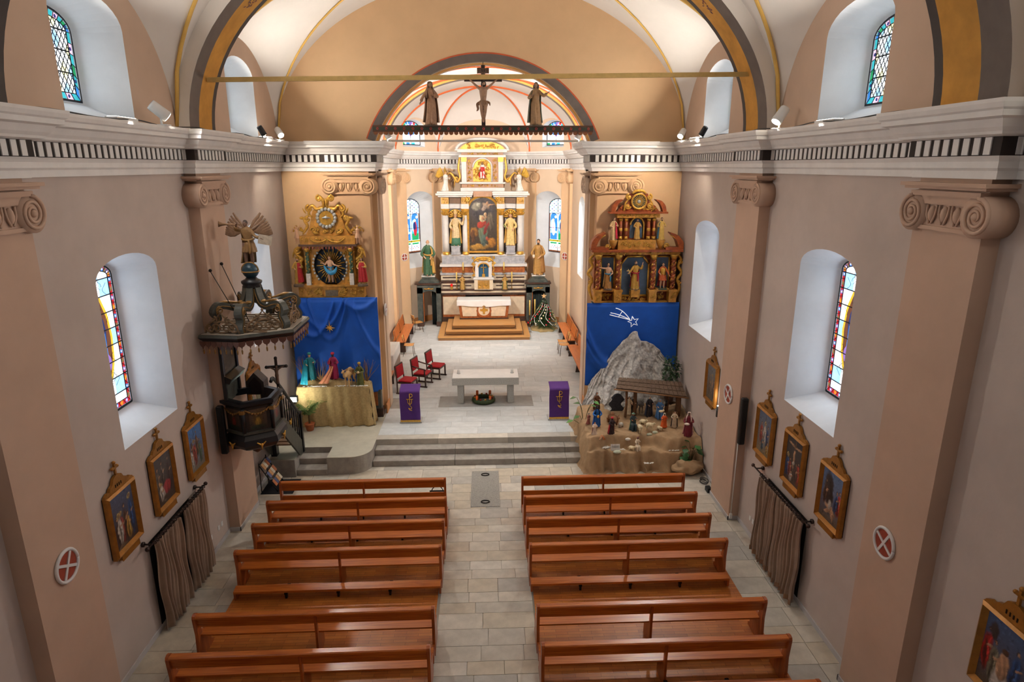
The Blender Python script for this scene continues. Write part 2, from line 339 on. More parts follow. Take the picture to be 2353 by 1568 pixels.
for side, s in (('left', -1), ('right', 1)):
    mb = MB(); holes = []
    for (y0, y1, yc) in BAYS: holes += [[(yc + p, q) for p, q in arch_poly(*LOWO)], [(yc + p, q) for p, q in arch_poly(*UPO)]]
    panel(mb, [(YB, 0), (YE, 0), (YE, 7.9), (YB, 7.9)], holes[0::2], (s * XW, 0, 0), (0, 1, 0), (0, 0, 1))
    wl = ob('wall_' + side, mb, plaster, kind='structure', label='mauve plaster %s nave wall' % side)
    mb = MB(); panel(mb, [(YB, 7.9), (YE, 7.9), (YE, 13.2), (YB, 13.2)], holes[1::2], (s * XW, 0, 0), (0, 1, 0), (0, 0, 1)); ob('upper_wall', mb, plasterU, wl)
    for i, (y0, y1, yc) in enumerate(BAYS):
        st = ('low', 'up')
        window((s * XW, yc, 0), (0, 1, 0), (s, 0, 0), LOWO, LOWG, .65, 'low'); window((s * XW, yc, 0), (0, 1, 0), (s, 0, 0), UPO, UPG, .65, 'up')
    bs = MB(); pts = [YB] + [v for p in PILS for v in p] + [YE]
    for k in range(0, len(pts), 2): bs.b2(s * (XW - .02), s * XW, pts[k], pts[k + 1], 0, .1)
    for (y0, y1) in PILS: bs.b2(s * (XW - .25), s * (XW - .23), y0 - .02, y1 + .02, 0, .1); bs.b2(s * (XW - .25), s * XW, y0 - .02, y0, 0, .1); bs.b2(s * (XW - .25), s * XW, y1, y1 + .02, 0, .1)
    ob('baseboard_' + side, bs, M('baseboard_grey', (196, 192, 192), .5), kind='structure', label='pale grey stone skirting along the %s wall' % side)
    if s < 0: WL = wl
    else: WR = wl
mb = MB(); panel(mb, [(-XW, 0), (XW, 0), (XW, 13.2), (-XW, 13.2)], [], (0, YB, 0), (1, 0, 0), (0, 0, 1)); ob('wall_back', mb, plaster, kind='structure', label='plain back wall of the nave')

# ---- pilasters with ionic capitals
def capital(w, d, r=.24):
    """local frame: x along the wall, -y out of the wall, z = 0 at the foot of the volutes"""
    mb = MB(); h = w / 2; zc = r + .02
    for s in (-1, 1):
        c = s * (h - .04)
        mb.cyl((c, 0, zc), (c, -d - .08, zc), r, r, 22)
        mb.tube(spiral((c, -d - .085, zc), r - .025, 2.6, PI / 2, -s, 46), [.028 * (1 - .5 * i / 45) for i in range(46)], 6)
        mb.sph((c, -d - .085, zc), (.05, .04, .05), 8, 6)
    mb.b2(-h + .02, h - .02, -d - .07, 0, zc + r * .45, zc + r + .02); mb.b2(-h, h, -d - .1, 0, zc + r * .86, zc + r + .03)
    mb.b2(-h + .1, h - .1, -d - .03, 0, zc - r * .75, zc + r * .5); mb.b2(-h + .12, h - .12, -d - .06, 0, zc - r * .86, zc - r * .66)
    n = max(2, round((w - .5) / .22))
    for i in range(n):
        x = (i - (n - 1) / 2) * .22
        mb.sph((x, -d - .035, zc - .01), (.058, .05, .1), 8, 6)
        mb.tube([(x - .085, -d - .05, zc + .1), (x - .075, -d - .055, zc - .02), (x - .02, -d - .05, zc - .13)], .014, 5); mb.tube([(x + .085, -d - .05, zc + .1), (x + .075, -d - .055, zc - .02), (x + .02, -d - .05, zc - .13)], .014, 5)
    mb.b2(-h - .1, h + .1, -d - .13, 0, zc + r + .05, zc + r + .085); mb.b2(-h - .14, h + .14, -d - .17, 0, zc + r + .085, zc + r + .13)
    return mb
CAPM = {}
def pilaster(parent, O, ang, w, d, z0, zc, ztop, mat=None):
    """O on the wall plane (world), ang: rotation about z so that local -y points out of the wall"""
    mat = mat or pilm
    p = MB(); p.b2(-w / 2, w / 2, -d, .0, z0, zc + .05); p.b2(-w / 2 - .0, w / 2, -d, 0, zc + .3, ztop); o = ob('pilaster', p, mat, parent, loc=(O[0], O[1], 0), rot=ang)
    k = (round(w, 2), round(d, 2), mat.name)
    if k not in CAPM: CAPM[k] = mesh('capital', capital(w, d), mat)
    put('capital', CAPM[k], o, loc=(0, 0, zc)); return o
for (y0, y1) in PILS:
    pilaster(WL, (-XW, (y0 + y1) / 2), PI / 2, 1.2, .23, 0, 7.18, 7.9); pilaster(WR, (XW, (y0 + y1) / 2), -PI / 2, 1.2, .23, 0, 7.18, 7.9)

# ---- wall with the chancel arch
AR, AZ = 3.36, 7.464; HJ = 3.14; YJ = 20.1
arc = lambda R, n=40: [(R * cos(t), AZ + R * sin(t)) for t in np.linspace(math.asin((8.66 - AZ) / R), PI - math.asin((8.66 - AZ) / R), n)]
A0 = arc(AR)
mb = MB(); panel(mb, [(XW, 0), (XW, 13.3), (-XW, 13.3), (-XW, 0), (-HJ, 0), (-HJ, 8.66)] + A0[::-1] + [(HJ, 8.66), (HJ, 0)], [], (0, YE, 0), (1, 0, 0), (0, 0, 1))
WF = ob('wall_front', mb, peach, kind='structure', label='peach wall pierced by the round chancel arch')
mb = MB(); path = [(HJ, .5), (HJ, 8.66)]
for s in (-1, 1): mb.add([(s * HJ, YE, 0), (s * HJ, YJ, 0), (s * HJ, YJ, 8.66), (s * HJ, YE, 8.66)], [(0, 1, 2, 3)]); mb.add([(s * HJ, YJ, 0), (s * 4.0, YJ, 0), (s * 4.0, YJ, 9.5), (s * HJ, YJ, 9.5)], [(0, 1, 2, 3)])
ob('arch_jamb', mb, M('jamb_paint', (226, 200, 176), .8, var=.05, scale=1.2), WF)
def soff(mb, y0, y1, R=AR): n = len(A0); mb.add([(x * R / AR, y0, AZ + (z - AZ) * R / AR) for x, z in A0] + [(x * R / AR, y1, AZ + (z - AZ) * R / AR) for x, z in A0], [(i, i + 1, n + i + 1, n + i) for i in range(n - 1)], True)
mb = MB(); soff(mb, YE + .18, YJ - .14); ob('arch_soffit', mb, ochre, WF)
mb = MB(); soff(mb, YE, YE + .14); soff(mb, YJ - .1, YJ); ob('arch_edge', mb, greyb, WF)
mb = MB(); soff(mb, YE + .14, YE + .18); soff(mb, YJ - .14, YJ - .1); ob('arch_line', mb, white, WF)
def ring(R0, R1, y, y2):
    a = [(R0 * cos(t), y, AZ + R0 * sin(t)) for t in np.linspace(.37, PI - .37, 44)]; b = [(R1 * cos(t), y, AZ + R1 * sin(t)) for t in np.linspace(.37, PI - .37, 44)]; n = 44
    mb = MB(); mb.add(a + b, [(i, i + 1, n + i + 1, n + i) for i in range(n - 1)]); mb.add([b[i] for i in range(n)] + [(x, y2, z) for x, _, z in b], [(i, i + 1, n + i + 1, n + i) for i in range(n - 1)]); return mb
ob('arch_band', ring(AR, 3.57, YE - .012, YE), greyb, WF); ob('arch_red_line', ring(3.57, 3.605, YE - .014, YE), redl, WF)
peachf = M('pilaster_front', (218, 178, 138), .8, var=.05, scale=1.2); jambm = M('jamb_paint', (226, 200, 176), .8, var=.05, scale=1.2)
for s in (-1, 1): pilaster(WF, (s * 3.86, YE), 0, 1.15, .4, .5, 7.18, 7.9, peachf)
for s, a in ((-1, PI / 2), (1, -PI / 2)): pilaster(WF, (s * HJ, 19.72), a, .5, .05, .5, 7.18, 7.9, jambm)

# ---- chancel walls
CH = [(-4.0, YJ), (-4.0, 30.3), (-2.2, 32.1), (2.2, 32.1), (4.0, 30.3), (4.0, YJ)]; DL = 2.5456
def chwall(name, A, B, holes, wins, ztop=8.66, arcz=0, label=''):
    A, B = Vector((*A, 0)), Vector((*B, 0)); L = (B - A).length; U = (B - A) / L; N = Vector((-U.y, U.x, 0))
    out = [(0, 0), (L, 0), (L, ztop)] + ([(L * (1 - i / 16), ztop + arcz * sqrt(max(0, 1 - (1 - 2 * i / 16) ** 2))) for i in range(1, 16)] if arcz else []) + [(0, ztop)]
    mb = MB(); panel(mb, out, [[(c + p, q) for p, q in arch_poly(*h)] for c, h in holes], A, U, (0, 0, 1)); o = ob(name, mb, peachc, kind='structure', label=label)
    for c, h, g, dpt, st, sh in wins: window(A + U * c, U, N, h, g, dpt, st, sh, -.04 * (-1 if sh > 0 else 1 if sh < 0 else 0))
    return o, A, U, N, L
AG, AO = (.58, 3.9, 6.1, 6.5), (.9, 3.25, 6.2, 6.85)
RG, RO = (.56, 8.95, 9.65, 10.02), (.64, 8.86, 9.68, 10.07)
SG, SO = (.5, 3.9, 6.2, 6.5), (.8, 3.5, 6.4, 6.8)
wcl = chwall('wall_chancel_left', CH[0], CH[1], [(4.4, SO)], [(4.4, SO, SG, .6, 'plain', 0)], 11.3, label='peach plaster left side wall of the chancel')
wdl = chwall('wall_apse_left', CH[1], CH[2], [(1.36, AO), (1.1, RO)], [(1.36, AO, AG, .45, 'apse', -.3), (1.1, RO, RG, .25, 'rose', 0)], 8.66, 1.5, label='slanting apse wall left of the high altar')
wbk = chwall('wall_apse_back', CH[2], CH[3], [], [], 8.66, 1.5, label='apse wall directly behind the high altar')
wdr = chwall('wall_apse_right', CH[3], CH[4], [(DL - 1.36, AO), (DL - 1.1, RO)], [(DL - 1.36, AO, AG, .45, 'apse', .3), (DL - 1.1, RO, RG, .25, 'rose', 0)], 8.66, 1.5, label='slanting apse wall right of the high altar')
wcr = chwall('wall_chancel_right', CH[4], CH[5], [(3.7, SO)], [(3.7, SO, SG, .6, 'plain', 0)], 11.3, label='peach plaster right side wall of the chancel')
peachp = M('pilaster_peach', (222, 184, 144), .8, var=.06, scale=1.2)
da = math.atan2(4.0, 1.65)
for wobj, us in ((wdl, (.14, 2.38)), (wbk, (.3, 4.1)), (wdr, (.17, DL - .14)), (wcl, (7.7, .4)), (wcr, (.4, 7.7))):
    o, A, U, N, L = wobj
    for u in us: p = A + U * u; pilaster(o, (p.x, p.y), math.atan2(U.y, U.x), .6, .12, .5, 7.22, 7.9, peachp)
mb = MB()
for (a, b) in zip(CH, CH[1:]):
    A, B = Vector((*a, 0)), Vector((*b, 0)); U = (B - A).normalized(); N = Vector((-U.y, U.x, 0))
    mb.add([A - N * .03 + Vector((0, 0, .5)), B - N * .03 + Vector((0, 0, .5)), B - N * .03 + Vector((0, 0, .78)), A - N * .03 + Vector((0, 0, .78)), A + Vector((0, 0, .78)), B + Vector((0, 0, .78))], [(0, 1, 2, 3), (3, 2, 5, 4)])
for s in (-1, 1): mb.b2(s * HJ, s * (HJ - .03), YE - .4, YJ, .5, .8)
ob('baseboard_chancel', mb, M('baseboard_orange', (206, 140, 84), .6, var=.1, scale=3), kind='structure', label='orange painted skirting around the chancel')

# ---- cornices: a moulded profile swept along the walls, dentils as single blocks
PROF = [(0, 7.86), (.05, 7.86), (.05, 7.95), (.08, 7.98), (.08, 8.05), (.1, 8.08), (.125, 8.11), (.1, 8.11)]
PROF2 = [(.1, 8.31), (.13, 8.31), (.2, 8.33), (.21, 8.36), (.25, 8.4), (.3, 8.48), (.37, 8.5), (.37, 8.56), (.4, 8.58), (.42, 8.63), (.42, 8.67), (0, 8.67)]
BAND = [(.1, 8.11), (.1, 8.31)]
DENT = mesh('dentil', MB().b2(-.048, .048, -.014, 0, 8.12, 8.305), corn)
def sweep(path, prof, left):
    P = [Vector((*p, 0)) for p in path]; n = len(P); nr = []
    for i in range(n - 1): d = (P[i + 1] - P[i]).normalized(); nr.append(Vector((-d.y, d.x, 0)) * (1 if left else -1))
    mb = MB(); V = []
    for i in range(n):
        a = nr[max(0, i - 1)]; b = nr[min(n - 2, i)]; m = (a + b) / (1 + a.dot(b)) if a.dot(b) > -.99 else a
        for o, z in prof: V.append(P[i] + m * o + Vector((0, 0, z)))
    k = len(prof); mb.add(V, [(i * k + j, (i + 1) * k + j, (i + 1) * k + j + 1, i * k + j + 1) for i in range(n - 1) for j in range(k - 1)]); return mb, P, nr
def cornice(name, path, left, label, ymin=-99):
    mb, P, nr = sweep(path, PROF, left); mb2, _, _ = sweep(path, PROF2, left); mb.add(mb2.V, mb2.F)
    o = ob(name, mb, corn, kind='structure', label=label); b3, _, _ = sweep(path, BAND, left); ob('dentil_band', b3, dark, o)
    for i in range(len(P) - 1):
        d = P[i + 1] - P[i]; L = d.length; d = d / L
        if L < .12: continue
        c = max(1, round((L - .06) / .16)); st = L / c
        for k in range(c):
            p = P[i] + d * (st * (k + .5)) + nr[i] * .1
            if p.y < ymin: continue
            put('dentil', DENT, o, loc=(p.x, p.y, 0), rot=math.atan2(-nr[i].x * -1, nr[i].y * -1) if 0 else math.atan2(nr[i].y, nr[i].x) + PI / 2)
    return o
e = .23
lp = [(-XW, YB)]
for (y0, y1) in PILS: lp += [(-XW, y0 - .06), (-XW + e, y0 - .06), (-XW + e, y1 + .06), (-XW, y1 + .06)]
lp += [(-XW, YE)]
cornice('trim_1', lp, False, 'white dentil cornice along the left nave wall', 6.5)
cornice('trim_2', [(-x, y) for x, y in lp], True, 'white dentil cornice along the right nave wall', 6.5)
fp = [(-XW, YE), (-4.5, YE), (-4.5, 18.9), (-HJ, 18.9), (-HJ, YJ), (-4.0, YJ)]
cornice('trim_3', fp, False, 'white dentil cornice turning into the left arch pier'); cornice('trim_4', [(-x, y) for x, y in fp], True, 'white dentil cornice turning into the right arch pier')
cornice('trim_5', CH, False, 'white dentil cornice around the chancel apse')

# ---- ceiling: barrel vault with lunettes over every bay
zb = lambda x, a=XW, b=4.2, z0=8.7: z0 + b * sqrt(max(0., 1 - (x / a) ** 2))
XA = 1.5
mb = MB(); gl = []
for (y0, y1, _) in BAYS:
    yc = (y0 + y1) / 2; h = (y1 - y0) / 2
    for s in (-1, 1):
        def lun(u, v):
            t = -cos(PI * u); xg = XA + (XW - XA) * abs(t); W = Vector((XW, yc + t * h, ZS + 2.33 * sqrt(max(0, 1 - t * t)))); G = Vector((xg, yc + t * h, zb(xg))); p = W.lerp(G, v); p.z += .18 * 4 * v * (1 - v) * (1 - abs(t)); return (s * p.x, p.y, p.z)
        mb.grid(lun, 41, 8)
        for e2 in (-1, 1):
            def bar_(u, v):
                x = XW * sin(PI / 2 * u); tg = max(0, (x - XA) / (XW - XA)); return (s * x, yc + e2 * h * (tg + (1 - tg) * v), zb(x))
            mb.grid(bar_, 30, 5)
            gl.append([(s * (XA + (XW - XA) * t), yc + e2 * t * h, zb(XA + (XW - XA) * t) - .005) for t in np.linspace(1, 0.02, 26)])
            gl.append(None)
for (y0, y1) in PILS: mb.grid(lambda u, v: (XW * cos(PI * u), y0 + (y1 - y0) * v, zb(XW * cos(PI * u))), 40, 2)
CE = ob('ceiling', mb, white, kind='structure', label='white plaster vault with lunettes over the windows')
for g in gl:
    if g: ob('groin_line', MB().tube(g, .075, 6, flat=(.35, 1)), yellow, CE)
for (y0, y1) in PILS[1:]:
    el = lambda a, b, y: [(a * cos(t), y, 8.66 + b * sin(t)) for t in np.linspace(0, PI, 60)]
    def strip(A, B): n = len(A); q = MB(); q.add(A + B, [(i, i + 1, n + i + 1, n + i) for i in range(n - 1)], True); return q
    a, b = XW - .24, 3.95; L = y1 - y0
    q = strip(el(a, b, y0), el(a + .3, b + .3, y0)); q2 = strip(el(a, b, y1), el(a + .3, b + .3, y1)); q.add(q2.V, q2.F); ar = ob('transverse_arch', q, white, CE)
    ob('arch_border', strip(el(a, b, y0), el(a, b, y0 + .36 * L)), greyb, ar); ob('arch_soffit', strip(el(a, b, y0 + .36 * L), el(a, b, y0 + .87 * L)), ochre, ar); ob('arch_edge', strip(el(a, b, y0 + .87 * L), el(a, b, y1)), darkb, ar)
    lv = MB()
    for sgn in (0, 1):
        for k in range(90):
            t = random.uniform(.62, 1.05); y = y0 + L * (.6 + random.uniform(-.5, .5) * .26 * (1 - abs(t - .85) * 1.6)); t = t if not sgn else PI - t
            p = Vector(((a - .006) * cos(t), y, 8.66 + (b - .006) * sin(t))); n = Vector((-cos(t) / a, 0, -sin(t) / b)).normalized(); u = n.cross(Vector((0, 1, 0))); r = random.uniform(0, 6.3); d1 = (u * cos(r) + Vector((0, 1, 0)) * sin(r)); d2 = n.cross(d1)
            lv.add([p - d1 * .05, p + d2 * .018, p + d1 * .05, p - d2 * .018], [(0, 1, 2, 3)])
    ob('painted_garland', lv, M('garland_paint', (92, 78, 84), .8, rgb2=(128, 70, 70), scale=9), ar, kind='stuff')
# chancel vault
mb = MB()
czb = lambda x: 8.66 + 2.78 * sqrt(max(0., 1 - (x / 4.0) ** 2))
mb.grid(lambda u, v: (4 * cos(PI * u), YJ + (30.3 - YJ) * v, czb(4 * cos(PI * u))), 40, 6)
ribs = []
for A, B in zip(CH[1:4], CH[2:5]):
    A, B = Vector((*A, 0)), Vector((*B, 0))
    def cell(s, t):
        za = 1.5 * sqrt(max(0, 1 - (2 * s - 1) ** 2)); p = A.lerp(B, s).lerp(Vector((0, 30.3, 0)), t); p.z = 8.66 + 2.78 * sqrt(max(0, 1 - (1 - t) ** 2)) + za * (1 - t) ** 2.2 * (1 - .55 * sqrt(max(0, 1 - (1 - t) ** 2))); p.z = min(p.z, 11.44); return p
    mb.grid(cell, 21, 16)
CV = ob('ceiling.001', mb, white, kind='structure', label='white chancel vault with orange ribs')
orange = M('orange_rib_paint', (224, 110, 58), .75, var=.08)
def rib(pts, r, m=orange): ob('vault_rib', MB().tube(pts, r, 6, flat=(.5, 1)), m, CV)
qa = [(1 - cos(t)) for t in np.linspace(0, PI / 2, 22)]
for A in CH[1:5]:
    A = Vector((*A, 0)); pts = []
    for t in qa: p = A.lerp(Vector((0, 30.3, 0)), t); p.z = 8.64 + 2.78 * sqrt(max(0, 1 - (1 - t) ** 2)); pts.append(p)
    rib(pts, .075)
for y, r, m in ((30.2, .06, orange), (27.3, .16, greyb), (27.0, .12, yellow), (26.6, .07, orange), (24.6, .06, orange), (22.4, .07, orange), (21.4, .05, orange)):
    rib([(3.99 * cos(t), y, czb(3.99 * cos(t)) - .012) for t in np.linspace(.0, PI, 44)], r, m)
for s in (-1, 1):
    for y in (21.4, 24.6): rib([(s * x, y + 3.1 * (4 - x) / 4, czb(x) - .012) for x in [3.98 * cos(t) for t in np.linspace(0.02, 1.5, 24)]], .06)

# ---- floors
fl = ob('floor', MB().b2(-XW, XW, YB, YE, -.2, -.02), grout, kind='structure', label='pale stone tiled nave floor')
TM = [M('tile_%d' % i, c, .42, var=.13, scale=4, bump=.08, bscale=50, detail=8) for i, c in enumerate([(204, 196, 182), (192, 186, 174), (210, 204, 192), (180, 176, 168), (198, 188, 170)])]
def tiles(parent, x0, x1, y0, y1, z, wmin, wmax, hs, mats, skip=None, gap=.004):
    y = y0; n = 0
    while y < y1 - .05:
        h = random.choice(hs); h = min(h, y1 - y); x = x0
        if y1 - (y + h) < .12: h = y1 - y
        while x < x1 - .02:
            wd = random.uniform(wmin, wmax); wd = x1 - x if x1 - x - wd < .2 else wd
            if not (skip and skip(x + wd / 2, y + h / 2)):
                m = MB().b2(-wd / 2 + gap, wd / 2 - gap, -h / 2 + gap, h / 2 - gap, -.03, 0); ob('tile', m, random.choice(mats), parent, loc=(x + wd / 2, y + h / 2, z + random.uniform(-.0015, .0)))
                n += 1
            x += wd
        y += h
    return n
nt = tiles(fl, -.93, .83, 6.2, 13.85, 0, .5, .95, (.3, .36, .42), TM)
nt += tiles(fl, -XW, XW, 13.85, 16.2, 0, .55, 1.05, (.4, .46), TM, lambda x, y: -.42 < x < .34 and 13.9 < y < 15.8 and 0)
nt += tiles(fl, 4.8, XW, 6.6, 13.85, 0, .5, .8, (.42, .5, .58), TM); nt += tiles(fl, -XW, -4.86, 6.6, 13.85, 0, .5, .8, (.42, .5, .58), TM)
def parquet():
    m = bpy.data.materials.new('parquet'); m.use_nodes = True; N = m.node_tree.nodes; L = m.node_tree.links; b = N['Principled BSDF']
    co = N.new('ShaderNodeTexCoord'); bt = N.new('ShaderNodeTexBrick'); bt.inputs['Scale'].default_value = 1; bt.inputs['Brick Width'].default_value = .42; bt.inputs['Row Height'].default_value = .07; bt.inputs['Mortar Size'].default_value = .002
    bt.inputs['Color1'].default_value = (*lin((206, 128, 56)), 1); bt.inputs['Color2'].default_value = (*lin((184, 104, 42)), 1); bt.inputs['Mortar'].default_value = (*lin((84, 44, 18)), 1)
    n = N.new('ShaderNodeTexNoise'); n.inputs['Scale'].default_value = 2.4; n.inputs['Detail'].default_value = 8; x = N.new('ShaderNodeMix'); x.data_type = 'RGBA'; x.blend_type = 'MULTIPLY'; x.inputs[0].default_value = .55
    L.new(co.outputs['Object'], bt.inputs['Vector']); L.new(co.outputs['Object'], n.inputs['Vector']); L.new(bt.outputs['Color'], x.inputs[6]); L.new(n.outputs['Color'], x.inputs[7]); L.new(x.outputs[2], b.inputs['Base Color'])
    x2 = N.new('ShaderNodeValToRGB'); x2.color_ramp.elements[0].position = .25; x2.color_ramp.elements[1].position = .6; x2.color_ramp.elements[0].color = (.5, .45, .4, 1); L.new(n.outputs['Fac'], x2.inputs[0]); L.new(x2.outputs[0], x.inputs[7]); b.inputs['Roughness'].default_value = .38
    return m
pq = parquet()
ob('wooden_pew_floor', MB().b2(-1.95, 1.95, -5.5, 3.95, 0, .02), pq, loc=(-2.93, 10, 0), label='worn brown parquet under the pews left of the aisle', cat='parquet floor')
ob('wooden_pew_floor', MB().b2(-2.0, 2.0, -5.5, 3.95, 0, .02), pq, loc=(2.86, 10, 0), label='worn brown parquet under the pews right of the aisle', cat='parquet floor')
gs = thing('grave_slab', 'speckled grey granite slab set in the aisle floor before the steps', 'floor slab', (-.06, 14.85, 0))
ob('slab', MB().b2(-.36, .36, -.94, .94, 0, .012), stoned, gs)
for y in (-.72, .72): ob('ring_handle', MB().tube([(.1 * cos(t), y + .065 * sin(t), .025) for t in np.linspace(0, 2 * PI, 17)], .014, 6), M('iron_dark', (46, 42, 40), .5, .8), gs)
# raised platform before and inside the chancel
cur = [(-4.28, 15.78), (-3.72, 15.78)] + [(-3.72 + .57 * sin(t), 16.35 - .57 * cos(t)) for t in np.linspace(.1, PI / 2, 10)]
pp = [(-XW, 15.68), (-5.1, 15.68), (-5.1, 16.46), (-4.28, 16.46)] + cur + [(-3.15, 16.92), (XW, 16.92), (XW, YE), (-XW, YE)]
mb = MB(); mb.prism(pp, (0, 0, -.02), (1, 0, 0), (0, 1, 0), (0, 0, .51)); mb.b2(-4.0, 4.0, YE, 32.1, -.02, .485)
pf = ob('floor.001', mb, stonestep, kind='structure', label='raised grey stone platform of the chancel')
TC = [M('slab_%d' % i, c, .4, var=.09, scale=3.5, bump=.06, bscale=50, detail=8) for i, c in enumerate([(210, 214, 215), (205, 210, 211), (214, 217, 217), (201, 206, 207)])]
nc = tiles(pf, -3.15, 3.6, 17.22, YE, .5, .8, 1.3, (.4, .5), TC, gap=.003); nc += tiles(pf, -4.0, 4.0, YE, 30.4, .5, .9, 1.6, (.42, .52), TC, lambda x, y: abs(x) < 1.7 and y > 28.6 or abs(x) > 3.1 and y < 20.1, gap=.003)
mb = MB()
for k, (x0, x1) in enumerate(((-3.15, -1.4), (-1.4, .6), (.6, 2.4), (2.4, 4.6))): ob('edge_stone', MB().b2(x0 + .003, x1 - .003, 16.9, 17.215, .3, .5), TM[(k + 1) % 5], pf)
for z, y0, y1 in ((.167, 16.2, 16.56), (.333, 16.56, 16.92)):
    for k, (x0, x1) in enumerate(((-3.15, -.9), (-.9, .75), (.75, 2.2), (2.2, 4.6))): ob('step_stone', MB().b2(x0 + .003, x1 - .003, y0, y1 + .05, -.02, z), stonestep, pf, bevel=.008)
for z, y0, y1 in ((.167, 15.75, 16.1), (.333, 16.1, 16.47)): ob('step_stone', MB().b2(-5.1, -4.28, y0, y1, -.02, z), stonestep, pf, bevel=.008)
ob('platform_top', MB().prism(pp[:4] + cur + [(-3.15, 16.92), (-3.15, 18.9), (-XW, 18.9)], (0, 0, .49), (1, 0, 0), (0, 1, 0), (0, 0, .01)), M('platform_screed', (188, 184, 168), .6, var=.1, scale=3, bump=.1, bscale=40), pf)
ob('altar_floor_slab', MB().b2(-1.56, 1.52, 19.36, 20.34, .5, .506), M('slab_dark', (150, 150, 148), .5, var=.1, scale=6), pf)

# ---- tie rods
ob('tie_rod', MB().box((0, 0, 0), (10.84, .07, .085), ry=-.015), M('tie_rod_paint', (206, 172, 104), .6, var=.1), loc=(0, 13.7, 9.72), label='yellow painted iron tie rod spanning the nave below the vault', cat='tie rod')
ob('tie_rod', MB().box((0, 0, 0), (6.3, .06, .06)), M('tie_rod_white', (238, 232, 222), .6), loc=(0, 20.9, 8.76), label='white tie rod spanning the chancel behind the rood beam', cat='tie rod')
# ------------------------------------------------------------------ lamps on the cornice
lampw = M('lamp_white', (232, 230, 226), .4); lampk = M('lamp_black', (28, 28, 30), .5); lens = M('lamp_lens', (255, 244, 226), .3, emit=30.)
def spot_lamp(loc, aim, W, ang, label, col=(1, .9, .76), mat=None, lit=True, s=1., blend=.6, rad=.12):
    mat = mat or lampw; t = thing('spot_lamp', label, 'spot lamp', loc); d = (Vector(aim) - Vector(loc)).normalized(); hd = Vector((0, 0, .17 * s))
    ob('base_plate', MB().b2(-.09 * s, .09 * s, -.06 * s, .06 * s, 0, .02), mat, t); ob('arm', MB().tube([(0, 0, .02), (0, 0, .1 * s), hd], .014 * s, 7), mat, t)
    a = hd - d * .12 * s; b = hd + d * .1 * s
    ob('lamp_head', MB().tube([a, a + d * .01, b], [.05 * s, .068 * s, .075 * s], 16), mat, t); ob('lens', MB().tube([b, b + d * .006], .062 * s, 16), lens if lit else lampk, t)
    if W:
        l = bpy.data.lights.new('lamp_light', 'SPOT'); l.energy = W; l.color = col; l.spot_size = math.radians(ang); l.spot_blend = blend; l.shadow_soft_size = rad
        o = put('lamp_light', l, t, loc=b + d * .05); o.rotation_euler = d.to_track_quat('-Z', 'Y').to_euler()
    return t
WARM = (1, .88, .72); CHW = (1, .96, .9); NEU = (1, .98, .95)
SPN, SPB2, SPA, SPC, FLD = 190, 680, 540, 1850, 88
spot_lamp((-5.5, 11.75, 8.67), (2.0, 17.5, 1.0), SPN, 100, 'white cylindrical spot lamp beside the near left upper window', NEU, s=1.35)
spot_lamp((5.5, 12.3, 8.67), (-.8, 10.2, 0), SPN, 115, 'bright white spot lamp at the near right upper window', NEU, s=1.35)
spot_lamp((-5.5, 18.3, 8.67), (1.5, 10.5, 0), SPB2, 95, 'lit spot lamp on the left cornice next to the chancel wall', CHW, s=1.2)
spot_lamp((5.5, 18.4, 8.67), (-1.5, 10.5, 0), SPB2, 95, 'lit spot lamp on the right cornice next to the chancel wall', CHW, s=1.2)
spot_lamp((-5.5, 16.9, 8.67), (-4.0, 19.2, 4.6), SPA, 115, 'small dark spot lamp on the left cornice, second bay', WARM, mat=lampk)
spot_lamp((5.5, 16.6, 8.67), (4.0, 19.2, 4.6), SPA, 115, 'small dark spot lamp on the right cornice, second bay', WARM, mat=lampk)
spot_lamp((-2.76, 19.3, 8.67), (1.2, 20.5,   .5), 420, 80, 'white spot lamp at the left foot of the chancel arch', NEU, s=1.2)
spot_lamp((2.76, 19.3, 8.67), (-1.2, 20.5,   .5), 420, 80, 'white spot lamp at the right foot of the chancel arch', NEU, s=1.2)
spot_lamp((-3.55, 20.7, 8.67), (1.2, 30.0, 4.5), SPC, 95, 'glowing spot lamp inside the chancel on the left cornice', CHW, s=1.2)
spot_lamp((3.55, 20.7, 8.67), (-1.2, 30.0, 4.5), SPC, 95, 'glowing spot lamp inside the chancel on the right cornice', CHW, s=1.2)
for k, (s, y) in enumerate(((-1, 4.6), (1, 4.6), (-1, -1.4), (1, -1.4))): spot_lamp((s * 5.5, y + 1.1, 8.67), (0, y + 3, 0), SPN * .2, 120, 'spot lamp on the %s cornice of the %s rear bay' % ('left' if s < 0 else 'right', 'first' if k < 2 else 'last'), NEU, s=1.35)
def flood(loc, label, W=FLD):
    t = thing('flood_lamp', label, 'flood lamp', loc); ob('housing', MB().b2(-.09, .09, -.3, .3, 0, .05), lampw, t); ob('glass', MB().b2(-.07, .07, -.28, .28, .05, .056), M('flood_glass', (255, 250, 240), .3, emit=9.), t)
    l = bpy.data.lights.new('flood_light', 'AREA'); l.shape = 'RECTANGLE'; l.size = .14; l.size_y = .56; l.energy = W; l.color = (1, .93, .84); l.spread = 2.2; sx_ = 1 if loc[0] > 0 else -1; o = put('flood_light', l, t, loc=(0, 0, .09)); o.rotation_euler = Vector((-sx_ * 1.0, 0, .9)).to_track_quat('-Z', 'Y').to_euler()
